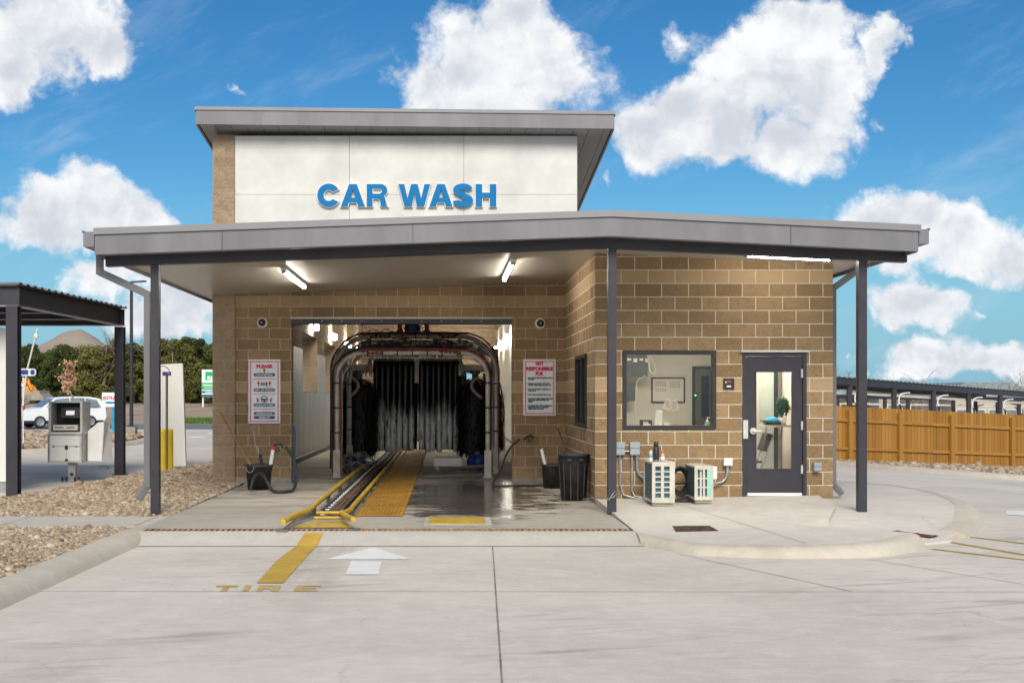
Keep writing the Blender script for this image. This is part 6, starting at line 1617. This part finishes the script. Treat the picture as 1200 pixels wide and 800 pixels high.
# green estate sign on the bank
Ye = 113; s_ = F/Ye; t = thing('estate_sign', 'green and white land sign on two white legs before the trees', 'sign', ((245-PX0)/s_,Ye,1.1))
def qx(px): return (px-PX0)/s_
def qz(py): return CAMZ-(py-PY0)/s_
mb = MB(); mb.box(qx(236.5),qx(253),Ye,Ye+.12,qz(465),qz(433)); mb.build('board', M['sign_white'], t)
mb = MB(); mb.box(qx(236.7),qx(238.2),Ye+.13,Ye+.28,.3,qz(440)); mb.box(qx(251),qx(252.6),Ye+.13,Ye+.28,.3,qz(440)); mb.build('leg', M['white'], t, split=True)
mb = MB(); mb.box(qx(240.6),qx(250.8),Ye-.02,Ye-.002,qz(445.3),qz(435.4)); mb.box(qx(236.7),qx(252.8),Ye-.02,Ye-.002,qz(456.5),qz(448.2)); mb.build('green_field', M['green_sign'], t)
mb = MB(); mb.box(qx(236.7),qx(252.8),Ye-.02,Ye-.002,qz(460.4),qz(457.8)); mb.box(qx(236.7),qx(252.8),Ye-.02,Ye-.002,qz(464.8),qz(462)); mb.build('blue_field', M['navy'], t)
mb = MB(); text_into(mb, 'RE', (qx(246.4),Ye-.03,qz(445)), .50, .02); 
for k in range(8): mb.box(qx(238+k*1.75),qx(239.2+k*1.75),Ye-.03,Ye-.022,qz(452.2),qz(450.2))
for k in range(6): mb.box(qx(240+k*1.7),qx(241.4+k*1.7),Ye-.03,Ye-.022,qz(454.6),qz(453.8)); mb.box(qx(240.8+k*1.5),qx(241.9+k*1.5),Ye-.03,Ye-.022,qz(459.8),qz(458.6))
mb.build('lettering', M['white'], t)

# ================================================================== TREES
def crown_mesh(seed, w, h, n, leaf, mat, conical=.5):
    rnd = random.Random(seed); mb = MB(); cl = []
    for k in range(80):
        z = rnd.uniform(.02,1)**.9; rad = w/2*(1-conical*z**1.4)*math.sqrt(max(.05, 1-(2*z-.75)**2*.28)); q = rnd.uniform(0,6.283); rr_ = rad*math.sqrt(rnd.uniform(.15,1.0))
        cl.append((Vector((rr_*math.cos(q), rr_*math.sin(q), z*h)), rnd.uniform(.06,.135)*w))
    cl += [(Vector((rnd.uniform(-.1,.1)*w, rnd.uniform(-.1,.1)*w, h*rnd.uniform(.95,1.06))), .07*w) for _ in range(5)]
    for k in range(n):
        c, r = rnd.choice(cl); d = Vector((rnd.gauss(0,1),rnd.gauss(0,1),rnd.gauss(0,1))).normalized()*r*rnd.uniform(.35,1.12)**.7; d.z *= .85; p = c+d
        a = Vector((rnd.gauss(0,1),rnd.gauss(0,1),rnd.gauss(0,1)+.9)).normalized()*leaf*rnd.uniform(.6,1.4); b = a.cross(Vector((rnd.gauss(0,1),rnd.gauss(0,1),rnd.gauss(0,1)))).normalized()*leaf*.42
        mb.add([p-a*.5+b, p-a*.5-b, p+a], [(0,1,2)])
    return mb.mesh_data('crown', mat)
protos = []
for i, (w, h, mt, co) in enumerate(((6.5,6.0,'cedar',.45),(5.6,6.6,'cedar_dark',.6),(7.2,5.4,'cedar_olive',.35),(6.0,6.2,'cedar_dark',.5))): protos.append((crown_mesh(40+i, w, h, 17000, .165, M[mt], co), h))
tm = MB(); tm.tube([(0,0,-.3),(.05,0,1.4),(-.05,.05,3.2),(0,0,4.6)], [.2,.17,.11,.04], 8)
for a in range(5): q = a*1.3; tm.tube([(0,0,1.0+.5*a),(.6*math.cos(q),.6*math.sin(q),1.7+.5*a),(1.3*math.cos(q),1.3*math.sin(q),2.1+.5*a)], [.08,.05,.02], 6)
trunk = tm.mesh_data('trunk', M['bark'])
spots = [(-30,122,0,'at the left edge behind the carport column'),(8,121,2,'behind the near carport column'),(36,120,1,'above the orange loader bucket'),(58,123,0,'above the white car bonnet'),(78,120,3,'directly behind the dry sapling'),(99,122,0,'just right of the dry sapling'),(120,120,2,'above the ENTRANCE sign'),(138,122,1,'behind the far carport column'),(157,120,0,'behind the light pole'),(178,122,3,'behind the downspout'),(198,121,2,'behind the blue topped sensor pole'),(216,122,1,'left of the green land sign'),(232,123,3,'directly behind the green land sign'),(252,120,0,'at the building corner behind the land sign'),(276,124,1,'hidden mostly by the building corner pier')]
for i, (px, Y, k, where) in enumerate(spots):
    x = W(px,0,Y).x; z = bank(x,Y); me, h = protos[k]
    topy = {0:397,8:396,36:402,58:406,78:404}.get(px, 403+3*math.sin(i*1.7))
    sc = (W(0,topy,Y).z-z)/h*random.uniform(.84,1.06)
    t = thing('cedar_tree', '%s cedar tree %s' % (('dark green','deep green','olive green','dusky green')[k], where), 'tree', (x,Y,z), 'cedar trees along the bank')
    for nm, d in (('crown', me), ('trunk', trunk)):
        o = bpy.data.objects.new(nm, d); COL.objects.link(o); o.parent = t
    t.scale = (sc*1.08, sc, sc); t.rotation_euler = (0,0,random.uniform(0,6.28))
# distant woods mass and hills
mb = MB(); rnd = random.Random(5); mb.smooth = False
for k in range(15000):
    x = rnd.uniform(-75,-8); y = rnd.uniform(128,140); z = bank(x,y)+rnd.random()**.8*(3.9+.7*math.sin(x*.35)+.5*math.sin(x*.9)); a = Vector((rnd.gauss(0,1),rnd.gauss(0,1),rnd.gauss(0,1)+.6)).normalized()*.36; b = a.cross(Vector((rnd.gauss(0,1),rnd.gauss(0,1),.3))).normalized()*.2; p = Vector((x,y,z)); mb.add([p-a*.5+b,p-a*.5-b,p+a],[(0,1,2)])
o = mb.build('woods', M['cedar_dark'], kind='stuff'); o['label'] = 'dark dense woods behind the row of cedar trees'
def hill(px, py, wpx, Y, flat):
    c = W(px, py, Y); w = wpx/F*Y; n = 26; mb = MB(); mb.smooth = True; vs = []
    for j in range(n+1):
        for i in range(n+1):
            u, v = 2*i/n-1, 2*j/n-1; r = math.hypot(u, v*.9); hgt = max(0, 1-max(0, r-flat)/(1-flat)); hgt = hgt**1.0*(1+.04*math.sin(u*9+v*4)); vs.append((c.x+u*w, Y+v*w*1.2, -4+(c.z+4)*hgt))
    mb.add(vs, [(j*(n+1)+i, j*(n+1)+i+1, (j+1)*(n+1)+i+1, (j+1)*(n+1)+i) for j in range(n) for i in range(n)]); mb.build('hill', M['hill'], kind='structure')
hill(84, 386.5, 150, 560, .06); hill(186, 400, 150, 640, .03)
def bare_tree(label, px, py_top, Y, z0, seed, spread=.6):
    rnd = random.Random(seed); c = W(px,0,Y); h = W(0,py_top,Y).z-z0; mb = MB(); tips = []; t = thing('bare_tree', label, 'tree', (c.x,Y,z0), 'bare winter trees')
    tr_ = MB(); tr_.tube([(c.x,Y,z0),(c.x+.05,Y,z0+h*.3)], [h*.03,h*.022], 8); tr_.build('trunk', M['bark_pale'], t)
    for k in range(4): branch_tree(mb, Vector((c.x+.05,Y,z0+h*.28)), Vector((rnd.uniform(-.7,.7),rnd.uniform(-.5,.5),1)).normalized(), h*.34, h*.014, 4, rnd, tips, spread)
    mb.build('crown', M['bark_pale'], t)
bare_tree('bare tree above the dark carport roof right of the right column', 1071, 436, 120, -2.5, 31); bare_tree('bare tree at the right picture edge above the carport roof', 1203, 432, 100, -2.2, 32, .65); bare_tree('bare tree against the clouds beside the office corner', 984, 428, 130, -2.5, 33)
bare_tree('bare tree rising over the cedars by the far carport column', 121, 384, 119, 1.0, 34); bare_tree('bare tree rising over the cedars beside the middle downspout', 196, 394, 119, 1.0, 35); bare_tree('bare tree rising over the cedars near the light pole', 160, 390, 121, 1.0, 36)

# ================================================================== RIGHT: FENCE AND VACUUM CANOPIES
M['fence'] = None
m = bpy.data.materials.new('stained_cedar_boards'); t_ = NT(m); M['fence'] = m
gn = t_.new('ShaderNodeNewGeometry'); P = gn.outputs['Position']
grain = t_.noise(t_.vmath('MULTIPLY', P, (14,14,1.2)), 1.5, 5, .6)
c0 = t_.ramp(gn.outputs['Random Per Island'], [(0,(.27,.125,.018,1)),(.5,(.35,.17,.027,1)),(1,(.42,.215,.042,1))])
t_.link(t_.mix(t_.math('MULTIPLY', grain, .5), c0, (.24,.10,.015,1)), t_.bsdf.inputs['Base Color']); t_.bsdf.inputs['Roughness'].default_value = .75
fa, fb = Vector((12.0,38.6,0)), Vector((24.5,44.2,0)); fd = (fb-fa).normalized(); FL = (fb-fa).length; fn = Vector((fd.y,-fd.x,0))
def fz0(u): return -.50-.046*u
def fzt(u): return 1.36-.040*u
fe = thing('wooden_fence', 'orange brown board fence with rails and posts behind the drive', 'fence', (16,40.5,-.7))
mb = MB(); u = 0; rnd = random.Random(3)
while u < FL:
    w = .14; p = fa+fd*(u+w/2); z0, z1 = fz0(u), fzt(u)+rnd.uniform(-.012,.012); M3 = Matrix((fd, fn, Vector((0,0,1)))).transposed()
    mb.obox(p+Vector((0,0,(z0+z1)/2))+fn*rnd.uniform(-.004,.004), (w-.008,.02,z1-z0), M3); u += .143
mb.build('boards', M['fence'], fe)
for hh in (.50,1.42):
    mb = MB(); u = 0
    while u < FL: v = min(FL, u+2.45); mb.bar(fa+fd*u+fn*.04+Vector((0,0,fz0(u)+hh)), fa+fd*(v-.01)+fn*.04+Vector((0,0,fz0(v)+hh)), .05, .09); u = v
    mb.build('rail', M['fence'], fe)
for px in (994,1052.5,1113,1184,1262):
    d_ = Vector(((px-PX0)/F, 1, 0)); den = fd.x*d_.y-fd.y*d_.x; u = (fa.y*d_.x-fa.x*d_.y)/den; p = fa+fd*u+fn*.09
    mb = MB(); M3 = Matrix((fd, fn, Vector((0,0,1)))).transposed(); z0, z1 = fz0(u), fzt(u)-.12; mb.obox(p+Vector((0,0,(z0+z1)/2)), (.16,.11,z1-z0), M3); mb.build('post', M['fence'], fe)
def vac_row(label, p0, dp, n, z0, dz, zg0, roofh, w, arms, seed):
    t = thing('vacuum_canopy', label, 'canopy', (p0[0],p0[1],zg0), 'long low canopies behind the fence')
    p0 = Vector(p0); dp = Vector(dp); nrm = Vector((dp.y,-dp.x,0)).normalized(); Lx = dp.length
    a = p0-dp*1.5; b = p0+dp*(n+.5); za_, zb_ = z0-1.5*dz, z0+(n+.5)*dz
    mb = MB(); mb.bar(a+Vector((0,0,za_-roofh/2)), b+Vector((0,0,zb_-roofh/2)), .16, roofh); mb.build('beam', M['dark_steel'], t)
    mb = MB(); q = nrm*-w; mb.bar(a+q+Vector((0,0,za_-roofh/2+.1)), b+q+Vector((0,0,zb_-roofh/2+.1)), .16, roofh); mb.build('beam', M['dark_steel'], t)
    mb = MB(); up = Vector((0,0,.02)); mb.quad(a+nrm*.15+up+Vector((0,0,za_)), b+nrm*.15+up+Vector((0,0,zb_)), b+q*1.05+up*6+Vector((0,0,zb_)), a+q*1.05+up*6+Vector((0,0,za_)))
    rf = mb.build('roof', M['galv'], t); so = rf.modifiers.new('t','SOLIDIFY'); so.thickness = .03
    mb = MB()
    for k in range(int((n+2)*Lx/.45)):
        p = a+dp.normalized()*k*.45+nrm*.15; zz = za_+(zb_-za_)*k*.45/((b-a).length); mb.obox(p+Vector((0,0,zz+.03)), (.06,.06,.05))
    mb.build('roof_rib', M['galv'], t)
    for k in range(-1, n+1):
        p = p0+dp*k; zz = z0+dz*k; mb = MB(); mb.box(p.x-.085,p.x+.085,p.y-.085,p.y+.085,zg0-1.2,zz-roofh); mb.build('post', M['dark_steel'], t)
        if arms:
            mb = MB(); s = p+dp*.13+nrm*.1; zz -= .35; mb.tube(smooth_pts([s+nrm*.35+Vector((0,0,zz-.12)), s+nrm*.1+Vector((0,0,zz-.14)), s+Vector((-.08,0,zz-.24)), s+Vector((-.12,0,zz-.55)), s+Vector((.04,0,zz-.9)), s+Vector((.2,0,zz-1.5))]), .032, 8); mb.build('vacuum_arm', M['white'], t); mb = MB(); mb.tube(smooth_pts([s+Vector((-.10,-.05,zz-.62)), s+Vector((.02,-.05,zz-1.0)), s+Vector((.24,-.05,zz-1.25))]), .045, 8); mb.build('hose', M['rubber'], t)
    mb = MB(); mb.bar(a+Vector((0,0,za_-roofh-.30))-nrm*.2, b+Vector((0,0,zb_-roofh-.30))-nrm*.2, .1, .1); mb.build('air_pipe', M['offwhite'], t)
vac_row('nearer long dark canopy with white vacuum arms behind the fence', (16.2,48,0), (2.95,3.1,0), 6, 2.38, -.095, -1.0, .28, 4.5, True, 1)
vac_row('farther lower dark canopy seen under the nearer one', (22.6,69,0), (1.55,.5,0), 12, 1.78, -.02, -2.0, .22, 4.0, True, 2)
M['pale_building'] = pm('pale_building_wall', (.47,.42,.35), .9, var=.1, vscale=.3); M['roof_grey'] = pm('grey_far_roof', (.24,.28,.30), .6, .2)
def far_building(label, xa, xb, Y, dY, zt, roof):
    t = thing('far_building', label, 'building', ((xa+xb)/2,Y,-3), 'pale buildings beyond the canopies')
    mb = MB(); mb.box(xa,xb,Y,Y+dY,-4,zt); mb.build('wall', M['pale_building'], t)
    mb = MB(); mb.prism([(xa-.4,zt),(xb+.4,zt),((xa+xb)/2+roof[0],zt+roof[1]),((xa+xb)/2-roof[0],zt+roof[1])], lambda a,b,d: Vector((a,d,b)), Y-.4, Y+dY+.4); mb.build('roof', M['roof_grey'], t)
    for k in range(4): x = xa+(xb-xa)*(k+.5)/4; mb = MB(); mb.box(x-.7,x+.7,Y-.05,Y+.02,-.6,.5); f = mb.build('window', M['offwhite'], t); mb = MB(); mb.box(x-.58,x+.58,Y-.07,Y-.055,-.5,.4); mb.build('pane', M['car_glass'], f)
far_building('pale building with grey hipped roof beyond the vacuum canopies', W(1118,0,118).x, W(1195,0,118).x, 118, 14, W(0,456,118).z, (2.3, .7))
far_building('long low pale building behind the middle of the canopies', W(1030,0,135).x, W(1112,0,135).x, 135, 10, W(0,459,135).z, (3.2,.3))
far_building('low pale building at the right end beyond the canopies', W(1196,0,128).x, W(1290,0,128).x, 128, 10, W(0,458,128).z, (4,.3))
mb = MB(); rnd = random.Random(9)
for k in range(5000):
    x = rnd.uniform(40,64); y = rnd.uniform(138,146); z = -3+rnd.random()*4.6; a = Vector((rnd.gauss(0,1),rnd.gauss(0,1),rnd.gauss(0,1))).normalized()*.4; b = a.cross(Vector((rnd.gauss(0,1),rnd.gauss(0,1),.3))).normalized()*.2; p = Vector((x,y,z)); mb.add([p-a*.5+b,p-a*.5-b,p+a],[(0,1,2)])
o = mb.build('undergrowth', M['cedar_olive'], kind='stuff'); o['label'] = 'dull green scrub far behind the fence near the office corner'
mb = MB(); mb.prism([(30,52),(70,60),(120,150),(34,150)], lambda a,b,d: Vector((a,b,-1.75+d)), -.2, 0); mb.build('far_ground', M['dirt'], kind='structure')

# ================================================================== SKY, SUN, CAMERA
SUN_EL, SUN_AZ = R(36), R(180)       # azimuth clockwise from +Y: sun behind the camera, a little to the left
w = bpy.data.worlds.new('World'); scene.world = w; w.use_nodes = True
nt = w.node_tree; nt.nodes.clear()
class WT(NT):
    def __init__(s, tree): s.t = tree; s.n = tree.nodes; s.l = tree.links
T = WT(nt)
out = T.new('ShaderNodeOutputWorld'); bg = T.new('ShaderNodeBackground'); T.link(bg.outputs[0], out.inputs[0])
sky = T.new('ShaderNodeTexSky', sky_type='NISHITA'); sky.sun_disc = False; sky.sun_elevation = SUN_EL; sky.sun_rotation = SUN_AZ
sky.air_density = 1.0; sky.dust_density = .6; sky.ozone_density = 2.2
d = T.new('ShaderNodeTexCoord').outputs['Generated']
dx_, dy_, dz_ = T.sep(d)
dyc = T.math('MAXIMUM', T.math('ABSOLUTE', dy_), .05)
u = T.math('DIVIDE', dx_, dyc); v = T.math('DIVIDE', dz_, dyc)
uv0 = T.comb(u, v, T.math('SIGN', dy_))
warp = T.new('ShaderNodeTexNoise'); warp.inputs['Scale'].default_value = 14; warp.inputs['Detail'].default_value = 6; warp.inputs['Roughness'].default_value = .58; T.link(uv0, warp.inputs['Vector'])
w.cycles.sampling_method = 'MANUAL'; w.cycles.sample_map_resolution = 256
wv = T.vmath('MULTIPLY', T.vmath('SUBTRACT', warp.outputs['Color'], (.5,.5,.5)), (.085,.075,0))
front = T.math('GREATER_THAN', dy_, 0.0)
CL = [(55,30,105,70),(118,58,48,34),(20,80,45,45),
      (62,256,72,42),(130,250,72,44),(172,258,47,30),(50,272,64,26),(110,276,90,24),
      (140,325,75,30),(215,345,60,30),(190,372,70,26),
      (580,70,100,62),(648,72,66,72),(615,22,66,36),(515,100,72,42),(560,120,90,40),
      (915,85,118,80),(945,25,85,52),(800,128,92,50),(1025,55,26,48),(930,165,62,52),(765,150,62,48),(850,150,80,46),(868,70,60,60),(965,100,60,80),
      (1050,252,84,42),(1090,285,110,36),(1140,275,70,44),(1190,290,50,50),(1030,245,46,28),
      (1075,360,66,36),(1145,360,26,14),(1025,375,40,28),
      (1110,425,90,28),(1160,432,80,24),(1190,415,36,30),(1080,440,60,16),(988,432,14,16),(1016,438,12,9),
      (276,96,26,20),(795,48,44,34),(700,214,24,34),(1040,140,46,26)]
def field(uvec):
    best = None
    for (cx, cy, rx, ry) in CL:
        q = T.vmath('MULTIPLY', T.vmath('SUBTRACT', uvec, ((cx-PX0)/F, (PY0-cy)/F, 0)), (F/rx, F/ry, 0))
        b = T.math('SUBTRACT', 1.0 if rx > 46 or ry > 34 else .32, T.vmath('LENGTH', q))
        best = b if best is None else T.math('SMOOTH_MAX', best, b, .25)
    return best
flat_ = T.comb(u, v, 0.0)
p0 = T.vmath('ADD', flat_, wv)
f0 = field(p0)
def billow(vec):
    n = T.new('ShaderNodeTexVoronoi', feature='F1'); n.inputs['Scale'].default_value = 17; n.inputs['Detail'].default_value = 4; n.inputs['Roughness'].default_value = .55; n.inputs['Lacunarity'].default_value = 2.3
    n.normalize = True; n.voronoi_dimensions = '2D'; T.link(vec, n.inputs['Vector']); return n.outputs['Distance']
wv2 = T.vmath('MULTIPLY', T.vmath('SUBTRACT', warp.outputs['Color'], (.5,.5,.5)), (.05,.05,0))
pb = T.vmath('ADD', flat_, wv2)
n1 = T.noise(uv0, 40, 7, .62)
b1 = billow(pb); b2 = billow(T.vmath('ADD', pb, (-.005,.011,0)))
dens = T.math('ADD', f0, T.math('ADD', T.math('MULTIPLY', T.math('SUBTRACT', .36, b1), 1.15), T.math('MULTIPLY', T.math('SUBTRACT', n1, .5), .55)))
cov = T.sstep(dens, .02, .50)
# light from above: less cloud overhead -> brighter
n3 = T.noise(T.vmath('ADD', uv0, (-.012,.028,0)), 13, 4, .5); n4 = T.noise(uv0, 13, 4, .5)
lit = T.sstep(T.math('SUBTRACT', T.math('ADD', T.math('MULTIPLY', T.math('SUBTRACT', n4, n3), 3.0), T.math('MULTIPLY', T.math('SUBTRACT', b2, b1), 2.3)), T.math('MULTIPLY', f0, .75)), -1.35, .45)
ccol = T.mix(lit, CLOUD_LO, CLOUD_HI)
# clouds elsewhere (behind the camera, for reflections and soft light)
nb = T.sstep(T.noise(uv0, 2.2, 5, .55), .36, .6)
covb = T.math('MULTIPLY', nb, .95)
mask = T.math('ADD', T.math('MULTIPLY', cov, front), T.math('MULTIPLY', covb, T.math('SUBTRACT', 1.0, front)))
wisp = T.math('MULTIPLY', T.sstep(T.noise(T.comb(T.math('ADD', u, v), T.math('MULTIPLY', T.math('SUBTRACT', v, T.math('MULTIPLY', u, .5)), 4.0), 0.0), 4.5, 6, .62, .4), .5, .85), .22)
mask = T.math('MAXIMUM', mask, wisp)
mask = T.math('MULTIPLY', mask, T.sstep(dz_, -.02, .01))
hs = T.new('ShaderNodeHueSaturation'); hs.inputs['Saturation'].default_value = SKY_SAT; hs.inputs['Value'].default_value = SKY_VAL; T.link(sky.outputs[0], hs.inputs['Color'])
skyc = T.mix(1.0, hs.outputs[0], SKY_TINT, 'MULTIPLY')
skyc = T.mix(T.math('MULTIPLY', T.sstep(dz_, .20, .0), .85), skyc, SKY_HOR)
T.link(T.mix(mask, skyc, ccol), bg.inputs['Color']); bg.inputs['Strength'].default_value = .10
sl = bpy.data.lights.new('sun', 'SUN'); sl.energy = SUN_E; sl.angle = R(SUN_ANG); sl.color = (1.0,.93,.82)
so = bpy.data.objects.new('sun', sl); COL.objects.link(so)
dirv = Vector((math.sin(SUN_AZ)*math.cos(SUN_EL), math.cos(SUN_AZ)*math.cos(SUN_EL), math.sin(SUN_EL)))
so.rotation_euler = dirv.to_track_quat('Z', 'Y').to_euler(); so.location = dirv*60
cam = bpy.data.cameras.new('camera'); cam.sensor_width = 36; cam.lens = F/1200*36; cam.shift_x = (600-PX0)/1200; cam.shift_y = (PY0-400)/1200
cam.clip_start = .1; cam.clip_end = 4000
co = bpy.data.objects.new('camera', cam); COL.objects.link(co); co.location = (0,0,CAMZ); co.rotation_euler = (R(90),0,0)
scene.camera = co
vs_ = scene.view_settings; vs_.view_transform = 'Standard'; vs_.look = 'None'; vs_.gamma = 1; vs_.exposure = EXPOSURE; vs_.use_curve_mapping = False
scene.render.engine = 'CYCLES'
cy = scene.cycles; cy.use_denoising = True; cy.max_bounces = 8; cy.diffuse_bounces = 4; cy.glossy_bounces = 4; cy.transparent_max_bounces = 12; cy.transmission_bounces = 4
cy.sample_clamp_indirect = 6
try: cy.denoiser = 'OPENIMAGEDENOISE'
except Exception: pass
